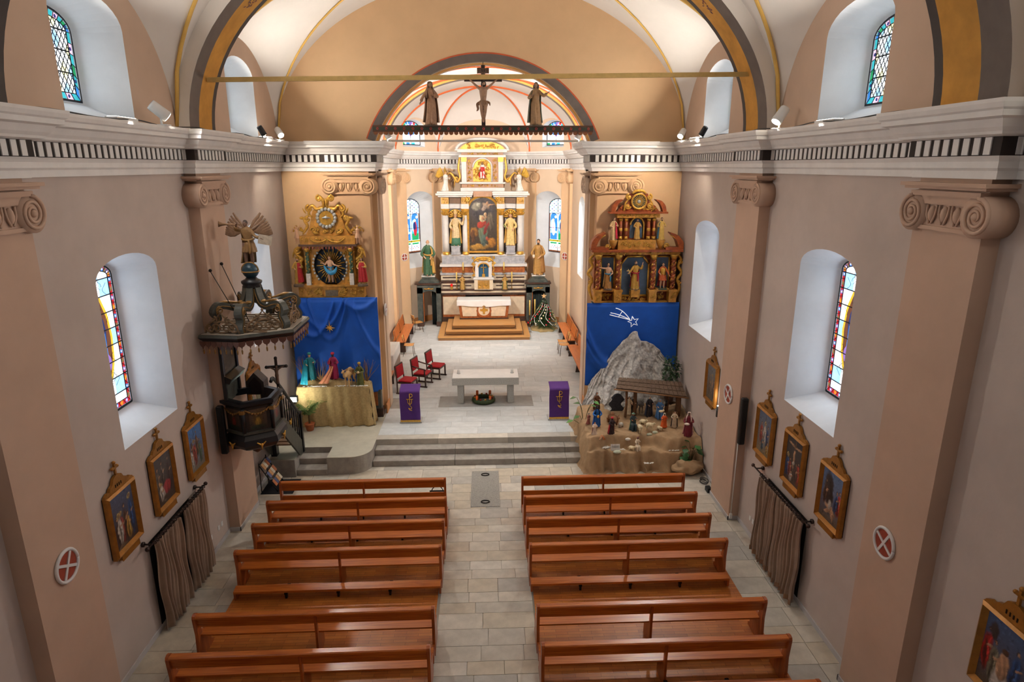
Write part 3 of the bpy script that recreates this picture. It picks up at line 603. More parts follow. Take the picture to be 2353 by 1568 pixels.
for s, n in ((-1, 'left'), (1, 'right')):
    flood((s * 5.55, 10.6, 8.67), 'glowing flood lamp lying on the %s cornice below the near upper window' % n)
    flood((s * 5.55, 17.3, 8.67), 'glowing flood lamp lying on the %s cornice below the far upper window' % n, FLD * .95)
    flood((s * 5.55, 4.6, 8.67), 'flood lamp lying on the %s cornice of the rear bay' % n, FLD * .35)
    flood((s * 3.7, 24.5, 8.67), 'added flood lamp on the %s chancel cornice to brighten the vault' % n, FLD * 1.5)  # added uplights, bouncing more light off the white chancel vault
cab = M('cable_black', (40, 38, 36), .6)
for s, n in ((-1, 'left'), (1, 'right')):
    ob('power_cable', MB().tube([(s * (5.5 + .05 * sin(y * 2.3)), y, 8.69 + .02 * sin(y * 3)) for y in np.linspace(8.6, 18.2, 60)], .011, 5), cab, label='thin black cable lying along the %s cornice' % n, cat='cable')

# ------------------------------------------------------------------ pews
pw = wood('pew_wood', (208, 120, 46), (162, 80, 27), .3, 0); pwd = wood('pew_wood_end', (186, 98, 40), (142, 66, 25), .32, 2)
iron = M('iron_dark', (46, 42, 40), .5, .8)
def end_poly(front): return [(-.1, 0), (.46, 0), (.46, .06), (.4, .1), (.39, .42), (.12, .46), (.075, .84), (.05, .885), (.0, .9), (-.05, .885), (-.065, .84), (-.03, .5), (-.06, .1), (-.1, .06)] if not front else [(-.12, 0), (.12, 0), (.12, .05), (.05, .09), (.05, .84), (.03, .885), (0, .9), (-.03, .885), (-.05, .84), (-.05, .09), (-.12, .05)]
PEW = {}
def make_pew(L, front):
    h = L / 2; P = []
    for x in (-h, h - .05): P.append(('end_panel', mesh('end_panel', MB().prism(end_poly(front), (x, 0, 0), (0, 1, 0), (0, 0, 1), (.05, 0, 0)), pwd)))
    P.append(('center_support', mesh('center_support', MB().prism([(-.04, 0), (.36, 0), (.34, .4), (.05, .45), (.04, .8), (-.03, .8), (-.02, .45)] if not front else [(-.04, 0), (.04, 0), (.04, .82), (-.04, .82)], (-.02, 0, 0), (0, 1, 0), (0, 0, 1), (.04, 0, 0)), pwd)))
    P.append(('top_rail', mesh('top_rail', MB().prism([(-.06, .83), (.06, .83), (.06, .865), (.045, .88), (-.045, .88), (-.06, .865)], (-h + .05, 0, 0), (0, 1, 0), (0, 0, 1), (L - .1, 0, 0)), pw)))
    P.append(('back_board', mesh('back_board', MB().box((0, .005, .74), (L - .1, .024, .19), rx=.06), pw)))
    if front: P.append(('lower_board', mesh('lower_board', MB().b2(-h + .05, h - .05, -.012, .012, .3, .52), pw)))
    else: P.append(('seat', mesh('seat', MB().b2(-h + .05, h - .05, .05, .4, .425, .455), pw)))
    P.append(('kneeler', mesh('kneeler', MB().prism([(-.33, .17), (-.16, .2), (-.16, .235), (-.17, .24), (-.33, .21)], (-h + .02, 0, 0), (0, 1, 0), (0, 0, 1), (L - .04, 0, 0)), pw)))
    for x in (-h * .5, 0, h * .5): P.append(('bracket', mesh('bracket', MB().b2(x - .03, x + .03, -.3, -.05, .1, .17).b2(x - .02, x + .02, -.3, -.24, .02, .17), iron)))
    for x in (-h + .01, h - .05): P.append(('kneeler_end', mesh('kneeler_end', MB().b2(x, x + .04, -.3, -.06, .02, .19), pwd)))
    return P
rows = [13.7, 12.79, 11.87, 10.92, 9.12, 8.22, 7.3]
rn = ['front kneeling rail of the pews nearest the steps', 'pew in the first seat row from the steps', 'pew in the second seat row from the steps', 'pew just before the wide gap', 'pew just behind the wide gap', 'pew second behind the wide gap', 'last pew at the bottom edge']
for side, x0, x1 in (('left', -4.85, -.91), ('right', .8, 4.72)):
    for i, y in enumerate(rows):
        L = x1 - x0 if not (i == 0 and side == 'left') else x1 - x0 - .07
        key = (round(L, 2), i == 0)
        if key not in PEW: PEW[key] = make_pew(L, i == 0)
        t = thing('pew', 'varnished wooden %s, %s of the aisle' % (rn[i], side), 'pew', ((x0 + x1) / 2 - (.035 if key[1] and side == 'left' else 0), y, .02), (.006 if side == 'left' else .003), group='wooden pews %s of the aisle' % side)
        for n, me in PEW[key]: put(n, me, t)
# bag on the front rail
bg = thing('handbag', 'small black handbag left at the aisle end of the front left pew', 'bag', (-1.22, 14.05, 0))
ob('bag_body', MB().prism([(-.2, .02), (.2, .02), (.21, .2), (.17, .34), (-.17, .34), (-.21, .2)], (0, -.07, 0), (1, 0, 0), (0, 0, 1), (0, .14, 0)), M('leather_black', (22, 22, 26), .35), bg, bevel=.03); ob('strap', MB().tube([(.15 * cos(t), 0, .32 + .2 * sin(t)) for t in np.linspace(0, PI, 13)], .012, 6), M('leather_black', (22, 22, 26)), bg)

# ------------------------------------------------------------------ paintings
def paint(nx, ny, w, h, bg, strokes, noise=.12, seed=1):
    """vertex-coloured canvas, local x across, z up, facing -y"""
    r = np.random.default_rng(seed); X, Z = np.meshgrid(np.linspace(0, 1, nx), np.linspace(0, 1, ny)); c = np.zeros((ny, nx, 3))
    top, bot = np.array(lin(bg[0])), np.array(lin(bg[1])); c[:] = bot + (top - bot) * Z[..., None]
    asp = h / w; X0, Z0 = X, Z
    fl = lambda f: sum(sin(0) + np.sin((X0 * p + Z0 * asp * q) * f + c) for p, q, c in r.uniform(-1, 1, (7, 3)) * np.array([1, 1, 7])) / 4
    X = X0 + .022 * fl(24) + .014 * fl(60); Z = Z0 + (.022 * fl(26) + .014 * fl(64)) / asp
    for (x, z, rx, rz, a, col, soft) in strokes:
        u, v = (X - x), (Z - z) * asp; p = (u * cos(a) + v * sin(a)) / rx; q = (-u * sin(a) + v * cos(a)) / (rz * asp); d = p * p + q * q
        al = np.clip((1 + soft - d) / (2 * soft), 0, 1)[..., None]; c = c * (1 - al) + np.array(lin(col)) * al * np.clip(.3 + .65 * np.clip(.5 + (.35 * q - p * .35), 0, 1) + .16 * np.sin(7 * p + 3 * q + 5 * x) * np.clip(rz * 6, .2, 1), .08, 1.1)[..., None]
    for _ in range(240):
        x, z = r.random(2); rx, rz = r.uniform(.006, .04), r.uniform(.005, .022); a = r.uniform(0, 3); u, v = X - x, (Z - z) * asp; d = ((u * cos(a) + v * sin(a)) / rx) ** 2 + ((-u * sin(a) + v * cos(a)) / (rz * asp)) ** 2; c = c * (1 + (r.uniform(-.6, .6) * np.clip(1.2 - d, 0, 1))[..., None])
    k = r.random((ny, nx)); k = (k + np.roll(k, 1, 0) + np.roll(k, 1, 1) + np.roll(k, 2, 0)) / 4; c *= (1 + noise * 3 * (k - .5))[..., None]
    mb = MB(); mb.grid(lambda u, v: ((u - .5) * w, 0, v * h), nx, ny, False); return mb, np.clip(c, 0, 1).reshape(-1, 3)
canvas = M('oil_paint', (255, 255, 255), .45, attr='paint')
def pfig(x, z, h, robe, skin=(206, 158, 122), hair=(60, 38, 26), lean=0., halo=False):
    o = []
    if halo: o.append((x + lean * h, z + h * .93, .075, .05, 0, (226, 196, 120), .25))
    o += [(x, z + h * .4, .07 + h * .06, h * .42, lean, robe, .25), (x - .02, z + h * .35, .03, h * .36, lean, tuple(int(v * .55) for v in robe), .5), (x + .035, z + h * .45, .018, h * .3, lean, tuple(min(255, int(v * 1.3 + 20)) for v in robe), .5),
          (x + .06, z + h * .58, .07, .02, .5, skin, .3), (x + lean * h, z + h * .93, .045, .036, 0, hair, .2), (x + lean * h + .008, z + h * .915, .03, .026, 0, skin, .25)]
    return o
frame_g = M('frame_gilt', (162, 110, 44), .35, .4, var=.18, scale=8, bump=.15, bscale=30)
def mould(mb, w, h, t, d, z0=0.):
    """mitred frame, local x across, z up, front towards -y"""
    o = [(-w / 2, z0), (w / 2, z0), (w / 2, z0 + h), (-w / 2, z0 + h)]; i = [(-w / 2 + t, z0 + t), (w / 2 - t, z0 + t), (w / 2 - t, z0 + h - t), (-w / 2 + t, z0 + h - t)]; m = [(-w / 2 + t * .45, z0 + t * .45), (w / 2 - t * .45, z0 + t * .45), (w / 2 - t * .45, z0 + h - t * .45), (-w / 2 + t * .45, z0 + h - t * .45)]
    V = [(x, 0, z) for x, z in o] + [(x, -d * .7, z) for x, z in o] + [(x, -d, z) for x, z in m] + [(x, -d * .35, z) for x, z in i]
    F = []
    for k in range(3): F += [(k * 4 + j, k * 4 + (j + 1) % 4, k * 4 + 4 + (j + 1) % 4, k * 4 + 4 + j) for j in range(4)]
    return mb.add(V, F)
def station(side, y, num, label, bg, strokes, seed):
    x = -XW if side < 0 else XW
    t = thing('station_painting', label, 'painting', (x - side * .02, y, 2.06), PI / 2 if side < 0 else -PI / 2, group='gilt framed stations of the cross')
    t.rotation_euler = (0, 0, PI / 2 if side < 0 else -PI / 2)
    w, h = .8, 1.06
    ob('back_board', MB().b2(-w / 2 + .01, w / 2 - .01, -.02, .02, .01, h - .01), iron, t); ob('frame', mould(MB(), w, h, .085, .09), frame_g, t)
    mb, c = paint(46, 62, w - .15, h - .15, bg, strokes, seed=seed); mb.V = [(a, b - .03, d + .075) for a, b, d in mb.V]; ob('canvas', mb, canvas, t, cols=c)
    pd = [(-w / 2, h), (w / 2, h), (w / 2 - .02, h + .03), (w * .4, h + .06), (w * .33, h + .05), (w * .28, h + .1), (w * .2, h + .12), (w * .14, h + .2), (.05, h + .23), (-.05, h + .23), (-w * .14, h + .2), (-w * .2, h + .12), (-w * .28, h + .1), (-w * .33, h + .05), (-w * .4, h + .06), (-w / 2 + .02, h + .03)]
    pe = ob('pediment', MB().prism(pd, (0, .0, 0), (1, 0, 0), (0, 0, 1), (0, -.045, 0)), frame_g, t)
    ob('numeral', MB().b2(-.1, -.085, -.052, -.045, h + .05, h + .1).b2(-.05, -.035, -.052, -.045, h + .05, h + .1).b2(0, .015, -.052, -.045, h + .05, h + .1).b2(.05, .065, -.052, -.045, h + .05, h + .1), iron, pe)
    ob('cross', MB().box((0, -.02, h + .32), (.035, .03, .2)).box((0, -.021, h + .35), (.12, .034, .034)).sph((0, -.02, h + .43), .03, 6, 5).sph((-.07, -.02, h + .35), .028, 6, 5).sph((.07, -.02, h + .35), .028, 6, 5), frame_g, t)
    ob('plaque', MB().prism([(-.25, -.09), (.25, -.09), (.25, -.005), (-.25, -.005)], (0, 0, 0), (1, 0, 0), (0, 0, 1), (0, -.06, 0)), frame_g, t, bevel=.01)
    return t
RED, BLU, BRN, GRN, WHT, GLD, SK = (170, 42, 36), (40, 78, 130), (84, 56, 40), (66, 92, 62), (214, 204, 190), (196, 150, 70), (206, 158, 122)
station(-1, 9.32, 4, 'gilt framed painting with blue robed woman at its right, above the left curtain', ((74, 84, 110), (60, 46, 38)), pfig(.2, .1, .5, (70, 48, 40)) + pfig(.55, .1, .66, BRN) + pfig(.38, .08, .58, (160, 62, 52), halo=True) + pfig(.3, .1, .55, WHT, halo=True) + pfig(.82, .1, .76, BLU, halo=True) + pfig(.66, .06, .5, GLD) + [(.3, .04, .2, .04, 0, (120, 100, 80), .4)], 3)
station(-1, 10.64, 3, 'gilt framed painting with crouching red figure, middle one on the left wall', ((70, 66, 70), (58, 44, 36)), pfig(.2, .3, .5, (110, 96, 84)) + pfig(.45, .4, .48, (92, 80, 76)) + pfig(.8, .2, .7, (60, 46, 50)) + [(.6, .3, .2, .14, -.4, (178, 48, 60), .3), (.36, .22, .1, .18, .3, WHT, .3), (.3, .12, .26, .06, 0, (66, 50, 40), .4), (.25, .45, .06, .05, 0, SK, .3)] + pfig(.3, .1, .34, WHT, halo=True), 4)
station(-1, 11.95, 2, 'gilt framed painting with blue sky and spears, nearest the pulpit on the left wall', ((84, 130, 190), (112, 98, 78)), [(.6, .8, .012, .2, .2, (50, 40, 40), .3), (.45, .82, .012, .16, -.2, (50, 40, 40), .3)] + pfig(.25, .2, .6, (96, 70, 60)) + pfig(.6, .3, .58, (120, 84, 60)) + pfig(.42, .1, .62, (176, 64, 48), halo=True) + pfig(.76, .1, .55, (86, 116, 90)) + pfig(.2, .08, .5, WHT), 5)
station(-1, 15.35, 1, 'gilt framed painting half hidden behind the pulpit', ((130, 136, 150), (110, 112, 84)), pfig(.4, .1, .66, (170, 120, 110), halo=True) + pfig(.65, .1, .6, (140, 120, 90)) + pfig(.2, .1, .55, GRN), 6)
station(1, 12.12, 11, 'gilt framed painting with grey-blue sky nearest the right pilaster', ((88, 104, 130), (120, 104, 74)), [(.5, .72, .02, .26, .1, BRN, .3)] + pfig(.25, .25, .5, (170, 66, 50)) + pfig(.5, .2, .6, WHT, halo=True) + pfig(.7, .2, .55, BLU) + pfig(.4, .08, .35, (76, 100, 120)) + pfig(.75, .05, .3, GLD), 7)
station(1, 10.82, 12, 'gilt framed crucifixion painting on the right wall', ((46, 44, 50), (70, 56, 48)), [(.5, .6, .025, .4, 0, (120, 84, 52), .2), (.5, .85, .38, .022, -.08, (120, 84, 52), .2), (.5, .56, .05, .26, 0, SK, .25), (.3, .84, .2, .022, -.2, SK, .3), (.7, .83, .2, .022, .1, SK, .3), (.5, .78, .045, .04, 0, (110, 80, 60), .2), (.5, .46, .07, .05, 0, WHT, .3)] + pfig(.15, .1, .5, BLU, halo=True) + pfig(.3, .1, .44, (150, 60, 50)) + pfig(.8, .06, .52, (190, 64, 44)) + pfig(.68, .1, .4, (90, 66, 60)) + pfig(.4, .04, .22, WHT), 8)
station(1, 9.46, 13, 'gilt framed painting with pale fallen figure, above the right end of the right curtain', ((92, 120, 160), (92, 74, 54)), [(.35, .62, .2, .34, .2, (60, 50, 48), .3)] + pfig(.85, .25, .5, (200, 60, 44)) + pfig(.72, .3, .4, BLU) + pfig(.2, .3, .5, BRN) + [(.5, .26, .26, .06, -.3, SK, .3), (.4, .2, .2, .04, .5, SK, .3), (.62, .18, .05, .14, .2, SK, .3), (.45, .34, .08, .1, 0, WHT, .4)], 9)
station(1, 15.35, 10, 'gilt framed painting on the right wall between nativity and pilaster', ((110, 112, 116), (96, 84, 66)), pfig(.3, .15, .6, (120, 100, 80)) + pfig(.55, .1, .7, (150, 130, 110), halo=True) + pfig(.75, .1, .55, (90, 90, 100)), 10)
station(1, 5.75, 14, 'gilt framed painting with white draped nude, cut by the right edge', ((60, 84, 120), (80, 66, 52)), pfig(.12, .2, .62, (170, 34, 30)) + pfig(.3, .1, .62, (120, 116, 96)) + [(.5, .12, .16, .3, 0, (200, 192, 184), .25), (.5, .42, .12, .18, 0, SK, .25), (.5, .64, .06, .05, 0, (90, 60, 40), .2)] + pfig(.75, .2, .6, BLU) + [(.2, .78, .1, .12, 0, (60, 52, 50), .3)], 11)
# ------------------------------------------------------------------ consecration crosses
def cons(loc, rz, r, label):
    t = thing('consecration_cross', label, 'wall cross', loc, rz, group='round consecration crosses')
    ob('red_disc', MB().tube([(0, 0, 0), (0, -.015, 0)], r * .86, 28, sm=False), M('oxide_red', (158, 66, 44), .7, var=.12, scale=20), t)
    ob('white_ring', MB().tube([(r * .9 * cos(a), -.015, r * .9 * sin(a)) for a in np.linspace(0, 2 * PI, 33)], r * .1, 6), M('cross_white', (226, 222, 220), .7), t)
    ob('white_cross', MB().box((0, -.02, 0), (r * 1.6, .015, r * .16)).box((0, -.02, 0), (r * .16, .016, r * 1.6)), M('cross_white', (226, 222, 220)), t, rot=(0, .5, 0) if r > .2 else None)
cons((-XW + .235, 7.64, 2.87), PI / 2, .24, 'large red and white wheel cross on the nearest left pilaster'); cons((XW - .235, 7.73, 2.85), -PI / 2, .24, 'large red and white wheel cross on the nearest right pilaster')
cons((XW - .235, 13.72, 2.9), -PI / 2, .24, 'red and white wheel cross on the right pilaster beside the nativity'); cons((-HJ + .055, 19.3, 3.75), PI / 2, .2, 'pale wheel cross on the left pier of the chancel arch')
for s, o in ((-1, wdl), (1, wdr)):
    p = o[1] + o[2] * (.14 if s < 0 else o[4] - .14) - o[3] * .13; cons((p.x, p.y, 3.85), math.atan2(o[2].y, o[2].x), .19, 'red wheel cross on the %s apse pilaster' % ('left' if s < 0 else 'right'))
# ------------------------------------------------------------------ curtains
cl = M('curtain_taupe', (152, 124, 102), .85, var=.1, scale=5, bump=.15, bscale=200, sheen=.3); hem = M('curtain_hem', (150, 112, 84), .85, var=.1, scale=6)
def curtain(t, x, y0, y1, z0, z1, k, parent, seed):
    r = random.Random(seed); ph = r.uniform(0, 6)
    def f(u, v):
        y = y0 + (y1 - y0) * u; g = .055 * (.6 + .4 * (1 - v)) * sin(2 * PI * k * u + ph + .5 * sin(5 * u)) + .02 * sin(2 * PI * k * 2.3 * u); return (x + g, y + .03 * sin(9 * v + 7 * u), z0 + (z1 - z0) * v + .02 * sin(8 * u) * (1 - v))
    c = ob('curtain', MB().grid(f, 90, 24), cl, parent, solid=.008)
    def g(u, v): p = f(u, v * .06); return (p[0] - .006 * t, p[1], p[2])
    def g2(u, v): p = f(u, v * .06); return (p[0] + .012 * (1 if x < 0 else -1), p[1], p[2])
    ob('hem', MB().grid(g2, 90, 3), hem, c); return c
for s, n, ya, yb, pan in ((-1, 'left', 9.62, 11.86, [(9.82, 10.72), (10.92, 11.78)]), (1, 'right', 9.86, 12.2, [(10.0, 11.2), (11.05, 11.8)])):
    t = thing('door_curtain', 'taupe door curtain on a dark wrought rod on the %s wall' % n, 'curtain', (s * (XW - .17), 0, 0))
    rod = M('rod_brown', (58, 42, 38), .4, .5)
    ob('curtain_rod', MB().cyl((0, ya, 1.83), (0, yb, 1.83), .017).sph((0, ya - .03, 1.83), .04).sph((0, yb + .03, 1.83), .04), rod, t)
    for y in (ya + .12, yb - .12): ob('rod_bracket', MB().cyl((0, y, 1.83), (s * .155, y, 1.83), .014).cyl((s * .13, y, 1.83), (s * .16, y, 1.83), .045), rod, t)
    for k, (a, b) in enumerate(pan): curtain(s, 0, a, b, .04, 1.78, 6 if b - a < 1 else 8, t, k + 5)
    for k in range(22):
        y = pan[0][0] + (pan[-1][1] - pan[0][0]) * k / 21; ob('curtain_ring', MB().tube([(.032 * cos(a), y, 1.82 + .032 * sin(a)) for a in np.linspace(0, 2 * PI, 11)], .008, 5), rod, t)
    ob('door_%d' % (1 if s < 0 else 2), MB().b2(s * (XW - .012), s * (XW - .002), ya + .3, yb - .4, 0, 1.74), M('doorway_shade', (18, 15, 14), .8), kind='structure', label='flat black panel painted as the shaded doorway behind the %s curtain' % n)  # flat panel on the wall, black to stand for the unlit door opening
for s, n, y in ((-1, 'left', 12.98), (1, 'right', 12.98)):
    t = thing('column_loudspeaker', 'slim black column loudspeaker beside the %s pilaster' % n, 'loudspeaker', (s * 5.68, y, 1.98))
    ob('cabinet', MB().b2(-.07, .07, -.07, .05, 0, 1.1), M('speaker_black', (20, 20, 22), .5), t, bevel=.02); ob('grille', MB().b2(-.055, .055, -.078, -.07, .03, 1.07), M('grille_black', (12, 12, 13), .7), t); ob('bracket', MB().b2(-.02, .02, .04, .115, .5, .6), lampk, t)
for k, (s, y) in enumerate(((-1, 12.55), (-1, 12.72), (-1, 12.05), (-1, 12.17), (1, 12.3), (1, 12.45))):
    ob('wall_socket', MB().b2(-.006, .006, -.04, .04, -.055, .055), M('socket_white', (232, 230, 226), .4), loc=(s * (XW - .006), y, .42), label='white wall socket on the %s wall, number %s from the pilaster' % ('left' if s < 0 else 'right', ['second', 'first', 'fourth', 'third', 'second', 'first'][k]), cat='wall socket', bevel=.004)
t = thing('wall_lamp', 'black cylindrical up-and-down lamp on the right wall beside the pilaster', 'wall lamp', (XW - .07, 14.65, 2.1)); ob('lamp_body', MB().cyl((0, 0, -.14), (0, 0, .14), .065).b2(0, .07, -.02, .02, -.03, .03), lampk, t); ob('lamp_glass', MB().cyl((0, 0, .14), (0, 0, .145), .05), M('flood_glass', (255, 250, 240)), t)
l = bpy.data.lights.new('wall_lamp_light', 'POINT'); l.energy = 6; l.color = WARM; l.shadow_soft_size = .04; put('wall_lamp_light', l, t, loc=(0, 0, .25))

ob('cable_conduit', MB().cyl((0, 0, 0), (0, 0, 1.9), .012, n=6).b2(-.03, .03, -.02, .02, 0, .12), M('socket_white', (232, 230, 226)), loc=(5.66, 13.06, .06), label='white cable conduit below the right column loudspeaker', cat='conduit')
ob('coiled_cable', MB().tube([(.09 * cos(a) * (1 + .2 * sin(a * .7)), .14 * sin(a), .015 + .004 * a) for a in np.linspace(0, 22, 90)], .009, 5), cab, loc=(5.66, 14.9, 0), label='coil of black cable on the floor by the right wall', cat='cable')
t = thing('floor_uplight', 'small black box lamp on the floor by the right pilaster', 'lamp', (5.62, 14.45, 0)); ob('housing', MB().b2(-.06, .06, -.1, .1, 0, .12), lampk, t, bevel=.01); ob('lamp_window', MB().b2(-.045, .045, -.08, .08, .12, .124), M('grille_black', (12, 12, 13)), t)
# ------------------------------------------------------------------ carved and dressed figures
skinm = M('skin_paint', (214, 166, 132), .5, var=.08, scale=12); hairm = M('hair_brown', (70, 44, 28), .6)
def cm(c, rough=.55, metal=0.):
    """material for a colour tuple, cached"""
    return M('tint_%d_%d_%d_%d' % (*c, int(metal * 10)), c, rough, metal, var=.16, scale=14, bump=.15, bscale=40)
GLDM = (206, 158, 62)
def hand(mb, p, d, s, up=(0, 0, 1)):
    """five fingered hand at p pointing along d, s = figure height"""
    p, d = Vector(p), Vector(d).normalized(); a = d.cross(Vector(up)); a = a.normalized() if a.length > .1 else Vector((1, 0, 0)); n = a.cross(d)
    mb.tube([p - d * .012 * s, p + d * .02 * s, p + d * .042 * s], [.012 * s, .02 * s, .017 * s], 7, flat=(.7, 1.1))
    for k, L in enumerate((.034, .04, .038, .03)):
        b = p + d * .038 * s + a * (.013 * (k - 1.5) * .8 * s); mb.tube([b, b + d * L * .55 * s, b + d * L * s - n * .012 * s], [.0062 * s, .0058 * s, .004 * s], 5)
    b = p + d * .012 * s + a * .016 * s; mb.tube([b, b + a * .02 * s + d * .014 * s, b + a * .024 * s + d * .034 * s], [.007 * s, .0065 * s, .0045 * s], 5)
def limb(mb, pts, rad, s, n=9): mb.tube([Vector(p) * s for p in pts], [r * s for r in rad], n)
def head(skin, hair, c, s, f=(0, -1, 0), beard=False, hairstyle='short', hs=1.):
    """head at c (world-local), facing f; s = figure height"""
    c, f = Vector(c), Vector(f).normalized(); q = Vector((0, -1, 0)).rotation_difference(f).to_matrix(); k = s * hs
    skin.sph(c, (.044 * k, .052 * k, .062 * k), 12, 9, q); skin.sph(c + q @ Vector((0, -.02, -.034)) * k, (.03 * k, .03 * k, .032 * k), 8, 6, q)
    skin.tube([c + q @ Vector((0, -.05, .018)) * k, c + q @ Vector((0, -.066, -.012)) * k], [.006 * k, .012 * k], 5)
    skin.sph(c + q @ Vector((0, -.046, -.036)) * k, (.014 * k, .008 * k, .005 * k), 6, 4, q)
    for e in (-1, 1): skin.sph(c + q @ Vector((e * .044, .004, -.002)) * k, (.007 * k, .013 * k, .018 * k), 6, 5, q); hair.sph(c + q @ Vector((e * .017, -.047, .008)) * k, (.007 * k, .005 * k, .005 * k), 6, 4, q)
    if hairstyle != 'bald':
        hair.sph(c + q @ Vector((0, .012, .018)) * k, (.05 * k, .052 * k, .058 * k), 12, 8, q)
        if hairstyle == 'long':
            for e in (-1, 1): hair.tube([c + q @ Vector((e * .042, .01, .02)) * k, c + q @ Vector((e * .05, .014, -.04)) * k, c + q @ Vector((e * .046, .02, -.1)) * k], [.02 * k, .024 * k, .012 * k], 7)
            hair.sph(c + q @ Vector((0, .035, -.035)) * k, (.05 * k, .03 * k, .07 * k), 10, 7, q)
    else:
        hair.tube([c + q @ (Vector((.047 * cos(a), .05 * sin(a), -.002)) * k) for a in np.linspace(-.2, PI + .2, 12)], .014 * k, 6)
    if beard: hair.sph(c + q @ Vector((0, -.034, -.052)) * k, (.032 * k, .024 * k, .036 * k), 9, 7, q)
STAND = [(.14, 0), (.138, .04), (.128, .18), (.12, .36), (.112, .48), (.09, .58), (.095, .66), (.1, .73), (.088, .79), (.055, .825), (.04, .84)]
SHORT = [(.155, .3), (.14, .38), (.118, .48), (.09, .57), (.1, .66), (.112, .73), (.1, .79), (.06, .825), (.04, .84)]
KNEEL = [(.2, 0), (.2, .05), (.17, .14), (.14, .26), (.12, .38), (.12, .5), (.14, .6), (.15, .7), (.12, .76), (.05, .8)]
def figure(name, loc, h, rz, robe, label, cat='statue', arms=None, cloak=None, cloak_rng=(-.3, 3.5), skin=None, hair=(70, 44, 28), beard=False, hairstyle='short', pose='stand', lean=0., legs=False, head_dir=(0, -1, 0), parent=None, group=None, metal=0., veil=None, hat=None, wings=None, base=None, torso=None, extra=None, sash=None, ph=0., rough=.55, hs=1.):
    t = thing(name, label, cat, loc, rz, group)
    R = cm(robe, rough, metal); sk = cm(skin, .5) if skin else skinm
    vz = h * .0095
    prof = {'stand': SHORT if legs else STAND, 'kneel': KNEEL, 'sit': KNEEL}[pose]
    ztop = {'stand': .0, 'kneel': -.02, 'sit': -.02}[pose]
    g = random.Random(hash(label) % 9999 if 0 else sum(map(ord, label))); p0 = g.uniform(0, 6); zf = .6
    fo = lambda a, z, r: (.022 * cos(7 * a + p0 + 5 * z / h) * (.6 + .4 * sin(3 * a)) + .011 * cos(13 * a + 2 * p0)) * h * max(0., 1 - z / h / zf) ** .7 + .009 * h * cos(4 * a + p0 + 16 * z / h)
    rb = MB(); off = lambda z: lean * sin(PI * min(1, z / .8))
    V0 = len(rb.V); rb.lathe([(r * h, z * h) for r, z in prof], (0, 0, 0), 40, 1., .74, fo); rb.V = [(x + off(z / h) * h, y + (.05 * h * (1 - z / h / .8) if pose == 'kneel' and z < .3 * h else 0), z) for x, y, z in rb.V]
    if pose == 'sit':
        for e in (-1, 1): limb(rb, [(e * .06, .0, .3), (e * .075, -.2, .32), (e * .075, -.23, .06), (e * .075, -.23, 0)], [.09, .075, .06, .065], h)
    zs = .775 if pose == 'stand' else .72
    arms = arms or (((-.17, -.03, .62), (-.1, -.13, .58)), ((.17, -.03, .62), (.1, -.13, .64)))
    S = MB(); H = MB(); tors = MB() if torso else rb
    for e, (el, hd) in zip((-1, 1), arms):
        sh = Vector((e * .082 + off(.77), 0, zs - .01)); el, hd = Vector(el), Vector(hd); w = el.lerp(hd, .72)
        bare = torso == 'bare'
        limb(S if bare else rb, [sh - Vector((e * .03, 0, 0)), sh, el, w], [.036, .04, .034 if not bare else .03, .04 if not bare else .02], h)
        if not bare: limb(S, [el, hd], [.024, .017], h)
        else: limb(S, [el, hd], [.028, .018], h)
        hand(S, hd * h, hd - el, h)
    if torso == 'bare': S.lathe([(.085 * h, .5 * h), (.082 * h, .57 * h), (.098 * h, .68 * h), (.1 * h, .75 * h), (.07 * h, .8 * h), (.03 * h, .83 * h)], (off(.7) * h, -.012 * h, 0), 20, 1.02, .74); rb.V = [(x, y, min(z, .575 * h)) for x, y, z in rb.V]
    if legs:
        for e in (-1, 1): limb(S, [(e * .05, 0, .5), (e * .06, -.015, .28), (e * .062, .01, .14), (e * .065, 0, .02), (e * .075, -.06, .012)], [.06, .042, .04, .022, .02], h)
    elif pose == 'stand':
        for e in (-1, 1): limb(S, [(e * .05, -.05, .015), (e * .06, -.13, .012)], [.025, .017], h, 7)
    hz = .905 if pose == 'stand' else .86
    hc = Vector((off(.9) + head_dir[0] * .015, -.012, hz)) * h
    limb(S, [(off(.8), 0, zs + .0), (off(.87), -.006, hz - .02)], [.04, .03], h)
    head(S, H, hc, h, head_dir, beard, hairstyle, hs)
    ob('body', S, sk, t, remesh=vz * .8); ob('robe' if not legs else 'tunic', rb, R, t, remesh=vz); ob('hair', H, cm(hair, .6), t)
    if cloak:
        a0, a1 = cloak_rng
        def ck(u, v):
            a = a0 + (a1 - a0) * u; z = .06 + .73 * v if pose == 'stand' else .02 + .7 * v; r = .125 + .05 * (1 - v) ** 1.5 + .02 * cos(9 * u * PI + p0 + 2 * v) * (1.15 - v) - (.03 if v > .93 else 0)
            return (((r * 1.02) * cos(a) + off(z)) * h, (r * .84) * sin(a) * h + (.05 * h * (1 - v) if pose == 'kneel' else 0), z * h)
        ob('cloak', MB().grid(ck, 46, 18), cm(cloak, rough, metal), t, solid=h * .014)
    if sash:
        ob('sash', MB().tube([((.12 * cos(a) + off(.6)) * h, .09 * sin(a) * h, (.57 + .012 * cos(a * 2)) * h) for a in np.linspace(0, 2 * PI, 25)] , .022 * h, 7).tube([(.05 * h, -.1 * h, .56 * h), (.07 * h, -.12 * h, .42 * h), (.06 * h, -.13 * h, .28 * h)], [.02 * h, .028 * h, .02 * h], 7), cm(sash), t)
